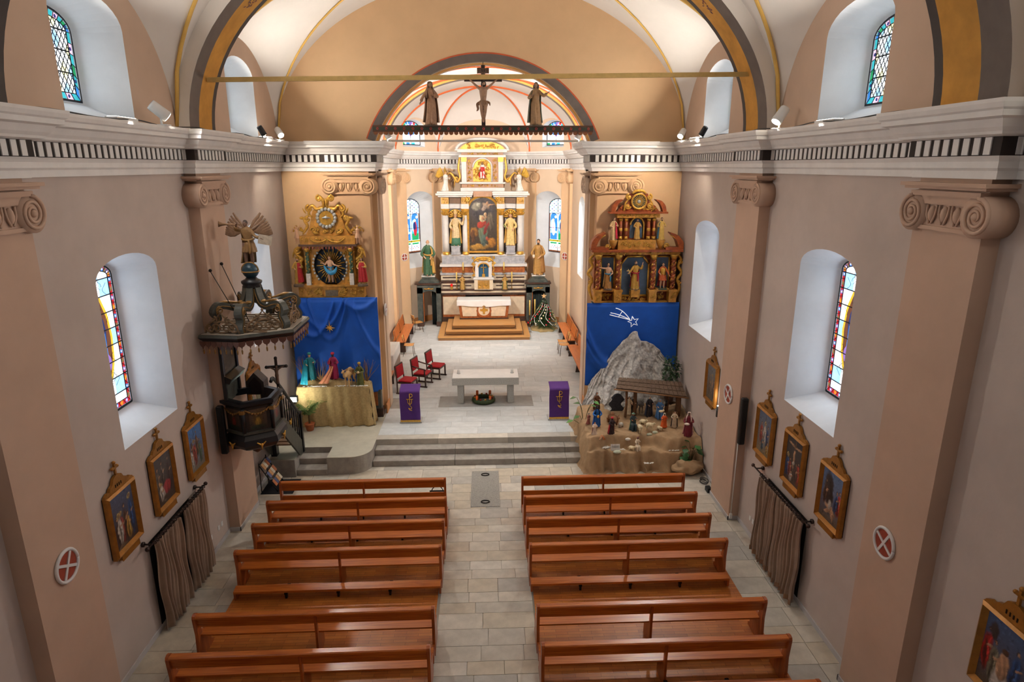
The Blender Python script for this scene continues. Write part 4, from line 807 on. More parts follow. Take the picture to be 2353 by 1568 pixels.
    if veil:
        vq = MB(); vq.lathe([(.03 * h, hc.z + .074 * h), (.055 * h, hc.z + .055 * h), (.064 * h, hc.z + .01 * h), (.068 * h, hc.z - .05 * h), (.1 * h, hc.z - .11 * h), (.122 * h, hc.z - .18 * h), (.12 * h, hc.z - .3 * h)], (hc.x, hc.y + .02 * h, 0), 26, 1, .9)
        n = 26; vq.F = [f for f in vq.F if len(f) == 4 and not (-2.35 < math.atan2(sum(vq.V[i][1] for i in f) / 4 - hc.y - .02 * h, sum(vq.V[i][0] for i in f) / 4 - hc.x) < -.8 and sum(vq.V[i][2] for i in f) / 4 < hc.z + .045 * h)]; vq.S = [True] * len(vq.F)
        ob('veil', vq, cm(veil), t, solid=h * .01)
    if hat:
        kind, col = hat; q = MB(); c = hc + Vector((0, .005 * h, .05 * h))
        if kind == 'crown': q.lathe([(.05 * h, -.012 * h), (.056 * h, .03 * h), (.052 * h, .03 * h), (.046 * h, -.012 * h)], c, 16); [q.tube([c + Vector((.054 * cos(a), .054 * sin(a), .028)) * h, c + Vector((.06 * cos(a), .06 * sin(a), .06)) * h], [.012 * h, .003 * h], 5) for a in np.linspace(0, 2 * PI, 7)[:-1]]
        elif kind == 'mitre': q.tube([c + Vector((0, 0, -.02)) * h, c + Vector((0, 0, .06)) * h, c + Vector((0, 0, .15)) * h], [.052 * h, .06 * h, .006 * h], 14, flat=(1, .7))
        elif kind == 'turban': q.lathe([(.05 * h, -.03 * h), (.068 * h, -.01 * h), (.068 * h, .02 * h), (.045 * h, .045 * h), (.01 * h, .055 * h)], c, 16); q.sph(c + Vector((0, -.06, .02)) * h, .012 * h, 7, 5)
        elif kind == 'hat': q.lathe([(.1 * h, -.012 * h), (.1 * h, -.004 * h), (.052 * h, 0), (.046 * h, .05 * h), (.02 * h, .06 * h)], c, 18)
        elif kind == 'hood': q.sph(hc + Vector((0, .018, .01)) * h, (.062 * h, .062 * h, .072 * h), 12, 9)
        elif kind == 'halo': q.tube([hc + Vector((.1 * cos(a), .03, .1 * sin(a) + .01)) * h for a in np.linspace(0, 2 * PI, 25)], .008 * h, 6)
        ob({'halo': 'halo', 'crown': 'crown', 'mitre': 'mitre'}.get(kind, 'headdress'), q, cm(col, .4, .8 if kind in ('crown', 'halo') else 0), t)
    if wings:
        for e in (-1, 1):
            q = MB(); r0 = Vector((e * .04, .09, .74)) * h
            for k in range(9):
                a = (1.0 - .11 * k) + wings.get('up', 0); L = (.42 - .026 * k) * wings.get('len', 1); d = Vector((e * cos(a), .25, sin(a))); b = r0 + Vector((e * .03 * k * cos(.3), .01 * k, -.012 * k)) * h
                q.tube([b, b + d * L * .5 * h, b + d * L * h], [.03 * h, .05 * h, .02 * h], 6, flat=(1, .25))
            q.tube([r0, r0 + Vector((e * .1, .04, .06)) * h, r0 + Vector((e * .2, .07, .14)) * h], [.03 * h, .034 * h, .02 * h], 7)
            ob('wing', q, cm(wings['col'], .45, wings.get('metal', 0)), t)
    if base: ob('base', MB().lathe([(.2 * h, -base[0]), (.2 * h, -base[0] * .5), (.17 * h, 0)], (0, 0, 0), 14, 1, .85, sm=False), cm(base[1]), t)
    if extra: extra(t, h)
    return t
def staff(p0, p1, r=.008, col=(70, 48, 30), top=None, name='staff'):
    def f(t, h):
        q = MB().cyl(Vector(p0) * h, Vector(p1) * h, r * h, n=7)
        if top == 'crook': q.tube([Vector(p1) * h + Vector((.05 * cos(a) - .0, 0, .05 * sin(a))) * h for a in np.linspace(PI, -1.2, 14)], r * h, 6)
        if top == 'cross': q.box(Vector(p1) * h + Vector((0, 0, -.05 * h)), (.1 * h, r * 2 * h, r * 2 * h))
        if top == 'spear': q.tube([Vector(p1) * h, Vector(p1) * h + Vector((0, 0, .06)) * h], [r * 2 * h, .001], 6)
        if top == 'lamp': q.b2(p1[0] * h - .03 * h, p1[0] * h + .03 * h, p1[1] * h - .03 * h, p1[1] * h + .03 * h, p1[2] * h, p1[2] * h + .08 * h)
        ob(name, q, cm(col, .45), t)
    return f
def book(p, s=.07, col=(120, 60, 40)):
    def f(t, h): ob('book', MB().box(Vector(p) * h, (s * h, s * .35 * h, s * 1.3 * h), rx=.3), cm(col), t)
    return f
def multi(*fs):
    def f(t, h):
        for k in fs: k(t, h)
    return f
# ------------------------------------------------------------------ gilded carving
def scroll(mb, c, r, turns=1.4, a0=0., d=1, rad=.02, flat=None, y=0.): mb.tube(spiral((c[0], y, c[1]), r, turns, a0, d, 26), [rad * (1 - .45 * i / 25) for i in range(26)], 6); q = spiral((c[0], y, c[1]), r, turns, a0, d, 26)[-1]; mb.sph(q, rad * 1.3, 7, 5)
def leaf(mb, p, q, w, y=0., th=.012):
    p, q = Vector((p[0], y, p[1])), Vector((q[0], y, q[1])); d = q - p; mb.tube([p, p.lerp(q, .35) + Vector((0, -th, 0)), p.lerp(q, .75) + Vector((0, -th * 1.6, 0)), q], [w * .3, w, w * .7, w * .1], 6, flat=(1, .55) if abs(d.x) > abs(d.z) else (.55, 1))
def relief(mb, x0, x1, z0, z1, y, n, s=.03, seed=1):
    """panel of small carved foliage"""
    r = random.Random(seed)
    for _ in range(n):
        x, z = r.uniform(x0 + s, x1 - s), r.uniform(z0 + s, z1 - s); k = r.random()
        if k < .4: scroll(mb, (x, z), s * r.uniform(.8, 1.3), 1.2, r.uniform(0, 6), r.choice((-1, 1)), s * .3, y=y)
        else: a = r.uniform(0, 6.3); leaf(mb, (x, z), (x + 1.6 * s * cos(a), z + 1.6 * s * sin(a)), s * .45, y)
def twisted(mb, x, y, z0, z1, r, turns=4, n=48, mb2=None):
    mb.cyl((x, y, z0), (x, y, z1), r * .78, n=12)
    for ph in (0, PI): mb.tube([(x + r * .55 * cos(2 * PI * turns * i / n + ph), y + r * .55 * sin(2 * PI * turns * i / n + ph), z0 + (z1 - z0) * i / n) for i in range(n + 1)], r * .5, 6)
    if mb2:
        for i in range(n // 3): a = 2 * PI * turns * (i * 3 + 1.5) / n + PI / 2; z = z0 + (z1 - z0) * (i * 3 + 1.5) / n; mb2.sph((x + r * .85 * cos(a), y + r * .85 * sin(a), z), (r * .35, r * .35, r * .5), 6, 5)
def candle(loc, h, r, label, stick=0.):
    t = thing('candle', label, 'candle', loc); ob('candlestick', MB().lathe([(.07, 0), (.07, .015), (.02, .04), (.015, stick), (.045, stick + .02), (.045, stick + .03)], n=12), cm((150, 112, 60), .35, .8), t)
    ob('wax', MB().lathe([(r, stick + .03), (r, stick + h), (r * .6, stick + h + .005)], n=12), cm((240, 206, 112), .4), t); ob('wick', MB().cyl((0, 0, stick + h), (0, 0, stick + h + .025), .004, n=5), cm((30, 26, 24)), t); return t
# ------------------------------------------------------------------ high altar
marw = M('marble_white', (226, 220, 214), .4, var=.07, scale=4, detail=8); marg = M('marble_grey', (196, 194, 196), .4, rgb2=(150, 150, 156), scale=6, detail=8)
maro = M('marble_orange', (190, 112, 58), .4, rgb2=(142, 74, 36), scale=9, detail=8); mard = M('marble_dark', (52, 40, 36), .35, rgb2=(84, 56, 44), scale=8); marc = M('marble_cream', (226, 206, 178), .4, var=.1, scale=5)
margr = M('marble_green', (92, 96, 90), .4, rgb2=(60, 68, 66), scale=7, detail=8); pinkm = M('ornament_ground', (186, 142, 112), .5, var=.12, scale=9)
lw = wood('step_wood', (222, 170, 106), (196, 140, 78), .4, 0, coat=.1); lwd = wood('step_wood_dark', (150, 104, 60), (120, 80, 44), .45, 0)
AX = -.08
t = thing('altar_steps', 'three light wooden altar steps before the high altar', 'steps', (AX, 27.5, .5))
for k, (w, y, z) in enumerate(((2.06, 0, 0), (1.74, .52, .15), (1.44, 1.06, .3))):
    s = ob('step', MB().b2(-w + .02, w - .02, y + .02, 3.1, z, z + .12), lwd, t)
    ob('tread', MB().b2(-w, w, y, y + .26, z + .12, z + .15).b2(-w, -w + .26, y + .26, 3.1, z + .12, z + .15).b2(w - .26, w, y + .26, 3.1, z + .12, z + .15) if k < 2 else MB().b2(-w, w, y, y + .6, z + .12, z + .15).b2(-w, w, y + .605, 3.1, z + .12, z + .15), lw, s)
# mensa
t = thing('altar_table', 'marbled high altar table with a round cross emblem', 'altar', (AX, 29.7, .95))
tp = lambda y0, y1, z0, z1, w0, w1, mb: mb.add([(-w0, y0, z0), (w0, y0, z0), (w1, y0 - .06, z1), (-w1, y0 - .06, z1), (-w0, y1, z0), (w0, y1, z0), (w1, y1, z1), (-w1, y1, z1)], [(0, 1, 2, 3), (1, 5, 6, 2), (4, 0, 3, 7), (3, 2, 6, 7), (5, 4, 7, 6), (0, 4, 5, 1)])
ob('base', MB().b2(-1.16, 1.16, -.02, .8, 0, .07), mard, t); ob('body', tp(0, .8, .07, .86, 1.12, 1.22, MB()), maro, t)
ob('front_panel', MB().prism([(-1.0, .16), (-.34, .16), (-.34, .78), (-1.08, .78)], (0, -.035, 0), (1, 0, 0), (0, -.06, 1), (0, -.012, 0)), marc, t); ob('front_panel', MB().prism([(1.0, .16), (.34, .16), (.34, .78), (1.08, .78)], (0, -.035, 0), (1, 0, 0), (0, -.06, 1), (0, -.012, 0)), marc, t)
rg = ob('emblem', MB().tube([(0, -.02, .46), (0, -.075, .46)], .36, 28, sm=False), maro, t); ob('emblem_disc', MB().tube([(0, -.07, .46), (0, -.085, .46)], .27, 28, sm=False), marc, rg); ob('emblem_cross', MB().box((0, -.095, .46), (.36, .02, .1)).box((0, -.096, .46), (.1, .02, .36)).box((0, -.094, .46), (.2, .02, .2), ry=.785), gold, rg)
ob('table_slab', MB().b2(-1.26, 1.26, -.12, .82, .86, .93), marw, t)
def clothf(u, v):
    x = (u - .5) * 2.62
    s = v * 1.55
    if s < .85: y, z = .78 - s * 1.05, .945
    else: y, z = -.125 - .02 * sin(x * 7) * (s - .85) / .7 - .012, .945 - (s - .85) * (.42 + .05 * cos(x * 2.4))
    if abs(x) > 1.27: z -= (abs(x) - 1.27) * 3.4; x = math.copysign(1.275, x)
    return (x, y, z)
c = ob('altar_cloth', MB().grid(clothf, 70, 26), M('linen_white', (244, 242, 240), .8, var=.04, scale=3), loc=(AX, 29.7, .95), label='white linen cloth draped over the high altar table', cat='altar cloth', solid=.008)
ob('embroidery', MB().box((0, -.165, .66), (.16, .01, .03)).box((0, -.165, .66), (.03, .01, .12)), gold, c)
# retable
t = thing('high_altar_retable', 'tall white and gold high altar retable with columns and central painting', 'retable', (AX, 31.0, .5))
Z = lambda z: z - .5
P = lambda n, mb, m, par=None, **k: ob(n, mb, m, par or t, **k)
def bxz(x0, x1, z0, z1, y0, y1=.28): return MB().b2(x0, x1, y0, y1, Z(z0), Z(z1))
P('plinth', bxz(-2.12, 2.12, .5, .88, -.5), mard)
for s in (-1, 1):
    P('lower_frame', MB().b2(min(s * .9, s * 2.08), max(s * .9, s * 2.08), -.45, .28, Z(.88), Z(1.98)), maro); P('lower_panel', MB().b2(min(s * 1.0, s * 1.98), max(s * 1.0, s * 1.98), -.47, -.44, Z(1.0), Z(1.88)), marc)
    P('frame_edge', MB().b2(min(s * 2.0, s * 2.1), max(s * 2.0, s * 2.1), -.46, 0, Z(.88), Z(1.98)), mard)
P('lower_core', bxz(-.9, .9, .88, 1.98, -.3), mard); P('ledge', bxz(-2.14, 2.14, 1.98, 2.08, -.56), mard); P('ledge_band', bxz(-2.08, 2.08, 2.08, 2.17, -.5), marc); P('ledge', bxz(-2.14, 2.14, 2.17, 2.26, -.48), mard)
for z0, z1, y in ((2.26, 2.55, -.36), (2.66, 2.92, -.26)):
    P('gradine', bxz(-2.06, 2.06, z0, z1, y), marc); P('gradine_ledge', bxz(-2.1, 2.1, z1, z1 + .1, y - .06), mard if z0 < 2.5 else marg)
    for s in (-1, 1): P('gradine_inlay', MB().b2(min(s * .6, s * 1.98), max(s * .6, s * 1.98), y - .012, y, Z((z0 + z1) / 2 - .03), Z((z0 + z1) / 2 + .03)), mard)
P('marble_band', bxz(-2.0, 2.0, 3.02, 3.32, -.2), maro); P('white_ledge', bxz(-2.1, 2.1, 3.32, 3.44, -.3), marw); P('grey_base', bxz(-2.0, 2.0, 3.44, 3.82, -.16), marg); P('grey_ledge', bxz(-2.02, 2.02, 3.82, 3.9, -.2), marw)
P('back_wall', bxz(-1.98, 1.98, 3.9, 6.2, .2), marw)
for s in (-1, 1):
    for x in (.84, 1.78):
        c = P('column', MB().lathe([(.15, Z(4.02)), (.155, Z(4.5)), (.13, Z(5.75))], (s * x, -.05, 0), 18), marw); ob('column_base', MB().lathe([(.2, Z(3.88)), (.2, Z(3.93)), (.17, Z(3.96)), (.185, Z(3.99)), (.15, Z(4.03))], (s * x, -.05, 0), 16), gold, c)
        q = MB().lathe([(.13, Z(5.75)), (.15, Z(5.85)), (.22, Z(6.02)), (.22, Z(6.06))], (s * x, -.05, 0), 14)
        for k in range(4): a = PI / 4 + k * PI / 2; scroll(q, (s * x + .16 * cos(a), Z(5.98)), .06, 1.3, 0, 1, .022, y=-.05 + .16 * sin(a))
        for k in range(8): a = k * PI / 4; q.tube([(s * x + .13 * cos(a), -.05 + .13 * sin(a), Z(5.76)), (s * x + .19 * cos(a), -.05 + .19 * sin(a), Z(5.88)), (s * x + .2 * cos(a), -.05 + .2 * sin(a), Z(5.83))], [.03, .028, .012], 5)
        ob('column_capital', q, gold, c)
        P('impost', MB().b2(s * x - .18, s * x + .18, -.24, .2, Z(6.06), Z(6.28)), marw); q = MB(); relief(q, s * x - .16, s * x + .16, Z(6.32), Z(6.56), -.25, 10, .04, int(x * 100) + s); P('frieze_block', MB().b2(s * x - .18, s * x + .18, -.23, .2, Z(6.28), Z(6.58)), M('frieze_gilt', (196, 150, 84), .4, .5, var=.2)); P('carving', q, gold)
    # niche with shell
    nx = s * 1.31
    P('niche', MB().grid(lambda u, v: (nx - .3 * cos(PI * u), .12 - .0 + .14 * sin(PI * u), Z(3.95 + 1.72 * v)), 14, 2), M('niche_ground', (150, 120, 108), .6, rgb2=(92, 74, 66), scale=3)); q = MB()
    for k in range(9): a = PI * k / 8; q.tube([(nx, .02, Z(5.68)), (nx + .29 * cos(a), -.03, Z(5.68) + .29 * sin(a))], [.02, .05], 6)
    P('shell', q, gold); P('niche_arch', MB().tube([(nx + .33 * cos(a), -.0, Z(5.67) + .33 * sin(a)) for a in np.linspace(0, PI, 16)], .035, 6), gold)
    P('statue_pedestal', MB().b2(nx - .22, nx + .22, -.3, .1, Z(3.9), Z(4.0)).b2(nx - .19, nx + .19, -.27, .1, Z(4.0), Z(4.26)).b2(nx - .23, nx + .23, -.31, .1, Z(4.26), Z(4.32)), marg); P('spandrel_panel', MB().b2(nx - .26, nx + .26, -.1, .2, Z(6.3), Z(6.56)), M('frieze_brown', (120, 88, 62), .5, var=.2, scale=14))
P('entablature', bxz(-2.0, 2.0, 6.06, 6.6, .0), marw); q = MB()
for s in (-1, 1): q.b2(min(s * .5, s * 2.1), max(s * .5, s * 2.1), -.3, .28, Z(6.6), Z(6.68)).b2(min(s * .46, s * 2.2), max(s * .46, s * 2.2), -.42, .28, Z(6.68), Z(6.78)).b2(min(s * .44, s * 2.14), max(s * .44, s * 2.14), -.36, .28, Z(6.78), Z(6.86))
P('main_cornice', q, marw, bevel=.01); P('cornice_core', bxz(-.6, .6, 6.6, 6.86, -.1), pinkm)
# painting
pa = [(u, v) for u, v in arch_poly(.66, 4.06, 6.02, 6.58, 16)]; po = [(u, v) for u, v in arch_poly(.75, 3.98, 6.04, 6.7, 16)]; n = len(pa); q = MB()
V = [(u, -.12, Z(v)) for u, v in po] + [(u, -.2, Z(v)) for u, v in po] + [(u, -.14, Z(v)) for u, v in pa]; q.add(V, [(i, (i + 1) % n, n + (i + 1) % n, n + i) for i in range(n)] + [(n + i, n + (i + 1) % n, 2 * n + (i + 1) % n, 2 * n + i) for i in range(n)]); P('painting_frame', q, gold)
st = [(.5, .75, .42, .2, 0, (74, 66, 70), .6), (.3, .83, .16, .07, .5, (170, 160, 140), .5), (.62, .84, .13, .05, -.5, (190, 160, 130), .4), (.36, .86, .06, .04, .4, (214, 204, 180), .3), (.64, .89, .05, .03, 0, (200, 150, 110), .3), (.8, .86, .12, .014, .2, (206, 160, 122), .3), (.55, .8, .12, .04, .7, (196, 170, 150), .4), (.74, .56, .12, .16, 0, (118, 104, 84), .3), (.5, .34, .15, .22, .05, (116, 130, 104), .25), (.44, .5, .17, .06, .3, (196, 66, 44), .25), (.6, .42, .05, .14, -.4, (150, 48, 40), .3), (.48, .6, .11, .07, .2, (226, 206, 160), .25), (.5, .61, .06, .05, 0, (206, 150, 110), .25), (.58, .69, .05, .03, 0, (220, 186, 140), .2), (.6, .66, .03, .05, 0, (206, 160, 120), .3), (.2, .36, .12, .09, .3, (190, 130, 50), .35), (.16, .3, .08, .12, 0, (120, 76, 40), .4), (.8, .16, .13, .09, .2, (186, 124, 44), .35), (.66, .24, .06, .04, .5, (200, 96, 70), .3), (.4, .08, .34, .05, .06, (190, 140, 60), .4), (.57, .12, .06, .014, -.5, (220, 190, 160), .3), (.52, .2, .1, .1, 0, (96, 116, 106), .4)]
mb, cc = paint(84, 144, 1.4, 2.56, ((70, 60, 52), (58, 44, 30)), st, seed=21); keep = lambda x, z: z < 1.96 or (x / .68) ** 2 + ((z - 1.96) / .56) ** 2 < 1
mb.V = [(x, -.13, Z(4.04) + z) for x, y, z in mb.V]; mb.F = [f for f in mb.F if all(keep(mb.V[i][0], mb.V[i][2] - Z(4.04)) for i in f)]; mb.S = [False] * len(mb.F); P('altar_painting', mb, canvas, cols=cc)
q = MB()
for s in (-1, 1): scroll(q, (s * .72, Z(6.5)), .12, 1.5, PI / 2, s, .04, y=-.26); leaf(q, (s * .78, Z(6.3)), (s * .66, Z(6.62)), .06, -.25); leaf(q, (s * .84, Z(6.42)), (s * .72, Z(6.72)), .05, -.25); scroll(q, (s * .3, Z(3.72)), .07, 1.4, 0, s, .022, y=-.2); scroll(q, (s * .5, Z(3.74)), .06, 1.4, PI, -s, .02, y=-.2); q.tube([(s * .12, -.2, Z(3.7)), (s * .3, -.2, Z(3.64)), (s * .56, -.2, Z(3.7))], .018, 6)
P('scrollwork', q, gold); P('arch_panel', MB().prism([(-.42, Z(6.62)), (.42, Z(6.62)), (.5, Z(6.86)), (-.5, Z(6.86))], (0, -.28, 0), (1, 0, 0), (0, 0, 1), (0, .3, 0)), pinkm)
# attic
a = P('attic', bxz(-.98, .98, 6.86, 8.62, .05, .28), pinkm); [ob('attic_moulding', MB().b2(-x, x, y, .28, Z(c), Z(d)), marw, a, bevel=.01) for x, y, c, d in ((1.04, -.06, 6.86, 7.02), (1.08, -.1, 7.2, 7.28), (1.1, -.1, 8.4, 8.5), (1.16, -.16, 8.62, 8.72))]
for s in (-1, 1): ob('attic_pilaster', MB().b2(s * .86 - .11, s * .86 + .11, -.03, .1, Z(7.28), Z(8.2)), marw, a); ob('attic_capital', MB().b2(s * .86 - .13, s * .86 + .13, -.06, .1, Z(8.2), Z(8.4)), gold, a)
q = MB(); relief(q, -.75, .75, Z(8.5), Z(8.62), -.0, 26, .04, 5); relief(q, -.75, .75, Z(7.04), Z(7.18), .0, 24, .04, 6); relief(q, -.72, -.48, Z(7.3), Z(8.35), .03, 26, .05, 8); relief(q, .48, .72, Z(7.3), Z(8.35), .03, 26, .05, 9); ob('attic_carving', q, gold, a)
ap = arch_poly(.44, 7.3, 7.95, 8.36, 14); ob('relief_ground', MB().prism([(u, Z(v)) for u, v in ap], (0, .04, 0), (1, 0, 0), (0, 0, 1), (0, -.02, 0)), gold, a); ob('relief_arch', MB().tube([(u, .0, Z(v)) for u, v in ap[1:]], .04, 6), marw, a)
q = MB(); relief(q, -.42, .42, Z(7.32), Z(8.0), .0, 60, .06, 12); relief(q, -.3, .3, Z(8.0), Z(8.28), .0, 24, .06, 13); ob('relief_clouds', q, gold, a)
for s in (-1, 1): q = MB(); q.tube([(s * 1.05, -.05, Z(8.4)), (s * 1.12, -.05, Z(7.9)), (s * 1.05, -.05, Z(7.5)), (s * 1.2, -.05, Z(7.3)), (s * 1.32, -.05, Z(7.5)), (s * 1.5, -.05, Z(7.7)), (s * 1.62, -.05, Z(7.62))], [.05, .06, .05, .07, .06, .04, .02], 7); leaf(q, (s * 1.3, Z(7.5)), (s * 1.32, Z(7.05)), .06, -.06); scroll(q, (s * 1.24, Z(7.42)), .1, 1.3, 0, -s, .03, y=-.06); P('garland', q, gold)
pd = [(-1.2, Z(8.72))] + [(1.2 * -cos(b) * .999, Z(8.72) + .5 * sin(b)) for b in np.linspace(0.03, PI - .03, 18)] + [(1.2, Z(8.72))]
P('pediment', MB().prism([(x * .86, Z(8.72) + (z - Z(8.72)) * .8) for x, z in pd], (0, -.02, 0), (1, 0, 0), (0, 0, 1), (0, .28, 0)), gold); P('pediment_arch', MB().tube([(x, -.06, z) for x, z in pd[1:-1]], .075, 8, flat=(1, 1.2)).b2(-1.26, 1.26, -.16, .28, Z(8.7), Z(8.76)), marw); q = MB(); relief(q, -.8, .8, Z(8.78), Z(9.02), -.05, 44, .05, 15); P('pediment_carving', q, gold)
# tabernacle
tb = thing('tabernacle', 'small gilded tabernacle shrine with crucifix before the retable', 'tabernacle', (AX, 30.42, 2.27))
z0 = 2.27; T = lambda z: z - z0
ob('lower_box', MB().b2(-.45, .45, -.14, .3, 0, .5), marc, tb); q = MB(); relief(q, -.28, .28, .04, .44, -.16, 26, .05, 31); ob('door_carving', q, gold, tb); ob('door', MB().b2(-.28, .28, -.155, -.14, .03, .45), M('frieze_gilt', (196, 150, 84)), tb)
ob('cornice', MB().b2(-.5, .5, -.2, .3, .5, .56).b2(-.47, .47, -.17, .3, .56, .6), marw, tb); ob('shrine', MB().b2(-.4, -.24, -.1, .28, .6, 1.25).b2(.24, .4, -.1, .28, .6, 1.25).b2(-.4, .4, -.08, .28, 1.22, 1.38), marw, tb); ob('niche_back', MB().b2(-.25, .25, .02, .06, .6, 1.25), M('niche_blue', (40, 88, 120), .6, var=.1), tb)
ob('niche_arch', MB().tube([(.25 * cos(b), -.11, 1.08 + .2 * sin(b)) for b in np.linspace(0, PI, 14)], .03, 6), gold, tb); ob('crucifix', MB().box((0, -.05, .95), (.03, .03, .5)).box((0, -.05, 1.06), (.26, .03, .03)).sph((0, -.07, .92), (.03, .02, .12)).box((0, -.05, .68), (.14, .1, .14)), gold, tb)
q = MB()
for s in (-1, 1): scroll(q, (s * .48, 1.25), .09, 1.5, 0, s, .03, y=-.12); scroll(q, (s * .47, .72), .07, 1.5, PI, -s, .026, y=-.12); q.tube([(s * .42, -.12, 1.2), (s * .5, -.12, 1.0), (s * .43, -.12, .8)], .03, 6); leaf(q, (s * .2, 1.36), (s * .38, 1.44), .05, -.12)
q.tube([(-.46, -.13, 1.36), (-.3, -.15, 1.5), (0, -.16, 1.56), (.3, -.15, 1.5), (.46, -.13, 1.36)], .045, 7); q.sph((0, -.14, 1.46), (.2, .08, .07)); ob('crown_carving', q, gold, tb)
# side doorways with statues
for s, nm in ((-1, 'left'), (1, 'right')):
    d = thing('side_doorway', 'dark marbled doorway carrying a statue, %s of the high altar' % nm, 'doorway', (AX + s * 2.62, 30.38, .5)); Zd = lambda z: z - .5
    ob('pier', MB().b2(-.56, -.3, -.2, .2, 0, 1.9), margr, d); ob('pier', MB().b2(.34, .56, -.2, .2, 0, 1.9), margr, d); ob('pier_inlay', MB().b2(-.29, -.26, -.16, .16, .2, 1.8), maro, d)
    ob('pier_foot', MB().b2(-.6, -.28, -.24, .24, 0, .24), mard, d); ob('pier_foot', MB().b2(.32, .58, -.24, .24, 0, .24), mard, d)
    ob('lintel', MB().prism([(-.56, 1.62), (-.3, 1.62)] + [(.32 * -cos(b) + .02, 1.62 + .12 * sin(b)) for b in np.linspace(.1, PI - .1, 10)] + [(.34, 1.62), (.56, 1.62), (.56, 2.06), (-.56, 2.06)], (0, -.2, 0), (1, 0, 0), (0, 0, 1), (0, .4, 0)), margr, d)
    ob('cornice', MB().b2(-.66, .6, -.3, .24, 2.06, 2.13), mard, d); ob('plinth', MB().prism([(-.5, 2.13), (.5, 2.13), (.3, 2.36), (-.3, 2.36)], (0, -.24, 0), (1, 0, 0), (0, 0, 1), (0, .46, 0)).b2(-.3, .3, -.28, .2, 2.36, 2.44), margr, d); ob('plinth_top', MB().b2(-.32, .32, -.3, .22, 2.44, 2.49), marw, d)
    q = MB(); q.sph((0, -.22, 1.86), (.05, .02, .04)); q.tube([(-.22, -.22, 1.86), (-.1, -.23, 1.84), (0, -.23, 1.87), (.1, -.23, 1.84), (.22, -.22, 1.86)], .02, 6); ob('gilt_swag', q, gold, d)
    ob('doorway_curtain', MB().grid(lambda u, v: (.1 + .22 * u if s < 0 else -.3 + .64 * u, .16 + .025 * sin(28 * u), .02 + 1.68 * v), 30, 3), M('curtain_black', (24, 34, 34), .8), d, solid=.006)
    figure('apostle_statue', (AX + s * 2.62, 30.34, 2.99), 1.72, -s * .25, (58, 96, 68) if s < 0 else (176, 132, 70), 'green and gold robed bearded statue on the left marbled doorway' if s < 0 else 'ochre robed statue reading a scroll on the right marbled doorway', cloak=(196, 152, 76) if s < 0 else (150, 104, 50), cloak_rng=(-.9, 2.6), beard=True, hair=(206, 200, 186) if s < 0 else (60, 42, 30), hairstyle='bald' if s < 0 else 'short', arms=(((-.18, -.02, .6), (-.12, -.13, .52)), ((.17, -.04, .6), (.06, -.15, .5))), sash=(196, 152, 76) if s < 0 else None, extra=book((-.1, -.17, .53), .06, (230, 220, 200)) if s > 0 else staff((.12, -.17, .4), (.06, -.17, .56), .008, (150, 120, 60), name='key'), base=(.02, (120, 100, 86)))
# statues on the retable
figure('bishop_statue', (AX - 1.31, 30.86, 4.33), 1.56, .12, (222, 196, 150), 'statue in gold cope raising a candle, in the left niche', cloak=(196, 150, 70), cloak_rng=(-.5, 3.7), arms=(((-.17, -.03, .6), (-.1, -.13, .5)), ((.2, -.05, .64), (.24, -.1, .78))), hair=(120, 80, 44), hat=('mitre', (206, 170, 110)), extra=multi(staff((.25, -.1, .76), (.25, -.1, .93), .02, (230, 190, 110), name='torch'), lambda t, h: ob('underskirt', MB().lathe([(.165 * h, 0), (.162 * h, .08 * h), (.156 * h, .2 * h), (.13 * h, .235 * h)], n=24, sy=.76), cm((60, 110, 84)), t)))
figure('martyr_statue', (AX + 1.31, 30.86, 4.33), 1.56, -.12, (226, 196, 128), 'statue in pale gold gown with palm and wheel, in the right niche', cloak=(206, 160, 80), cloak_rng=(-.2, 3.4), hairstyle='long', hair=(120, 76, 40), hat=('crown', (214, 170, 70)), arms=(((-.17, -.03, .6), (-.1, -.13, .55)), ((.18, -.03, .6), (.1, -.12, .5))), extra=multi(staff((-.1, -.14, .5), (-.2, -.12, .66), .012, (70, 120, 60), name='palm'), lambda t, h: ob('wheel', MB().tube([(.2 * h, .02 + .1 * h * cos(b), .2 * h + .14 * h * sin(b)) for b in np.linspace(0, 2 * PI, 19)], .016 * h, 6), cm((96, 72, 60)), t)))
figure('enthroned_relief', (AX, 30.92, 7.46), .78, 0, (226, 214, 206), 'seated figure in red mantle in the gold arch at the top of the retable', pose='sit', cloak=(196, 36, 30), cloak_rng=(-2.6, 1.2), beard=True, hairstyle='long', arms=(((-.17, -.05, .55), (-.2, -.16, .5)), ((.17, -.05, .58), (.22, -.12, .68))), extra=lambda t, h: ob('red_mantle', MB().sph((-.04 * h, -.16 * h, .2 * h), (.2 * h, .12 * h, .22 * h)).tube([(-.15 * h, -.1 * h, .3 * h), (.05 * h, -.2 * h, .24 * h), (.1 * h, -.2 * h, .0)], [.1 * h, .1 * h, .07 * h], 8), cm((196, 36, 30)), t, remesh=.01))
for s, nm in ((-1, 'left'), (1, 'right')):
    figure('kneeling_angel', (AX + s * 1.72, 30.85, 6.88), .95, -s * .9, (240, 234, 224), 'white kneeling angel with gold wings on the %s end of the retable' % nm, pose='kneel', hairstyle='long', hair=(190, 140, 60), wings={'col': (214, 170, 70), 'metal': .5, 'len': 1.05, 'up': .25}, arms=(((-.14, -.12, .58), (-.02, -.2, .66)), ((.14, -.12, .58), (.02, -.2, .66))), base=(.02, (236, 230, 222)))
    figure('saint_statuette', (AX + s * 1.02, 30.36, 2.27), .72, 0, (190, 150, 80), 'small gilt statuette on the altar shelf, %s of the tabernacle' % nm, cloak=(150, 120, 70) if s < 0 else (96, 120, 90), hat=('crown', GLDM), hairstyle='long', metal=.2, base=(.01, (120, 90, 60)))
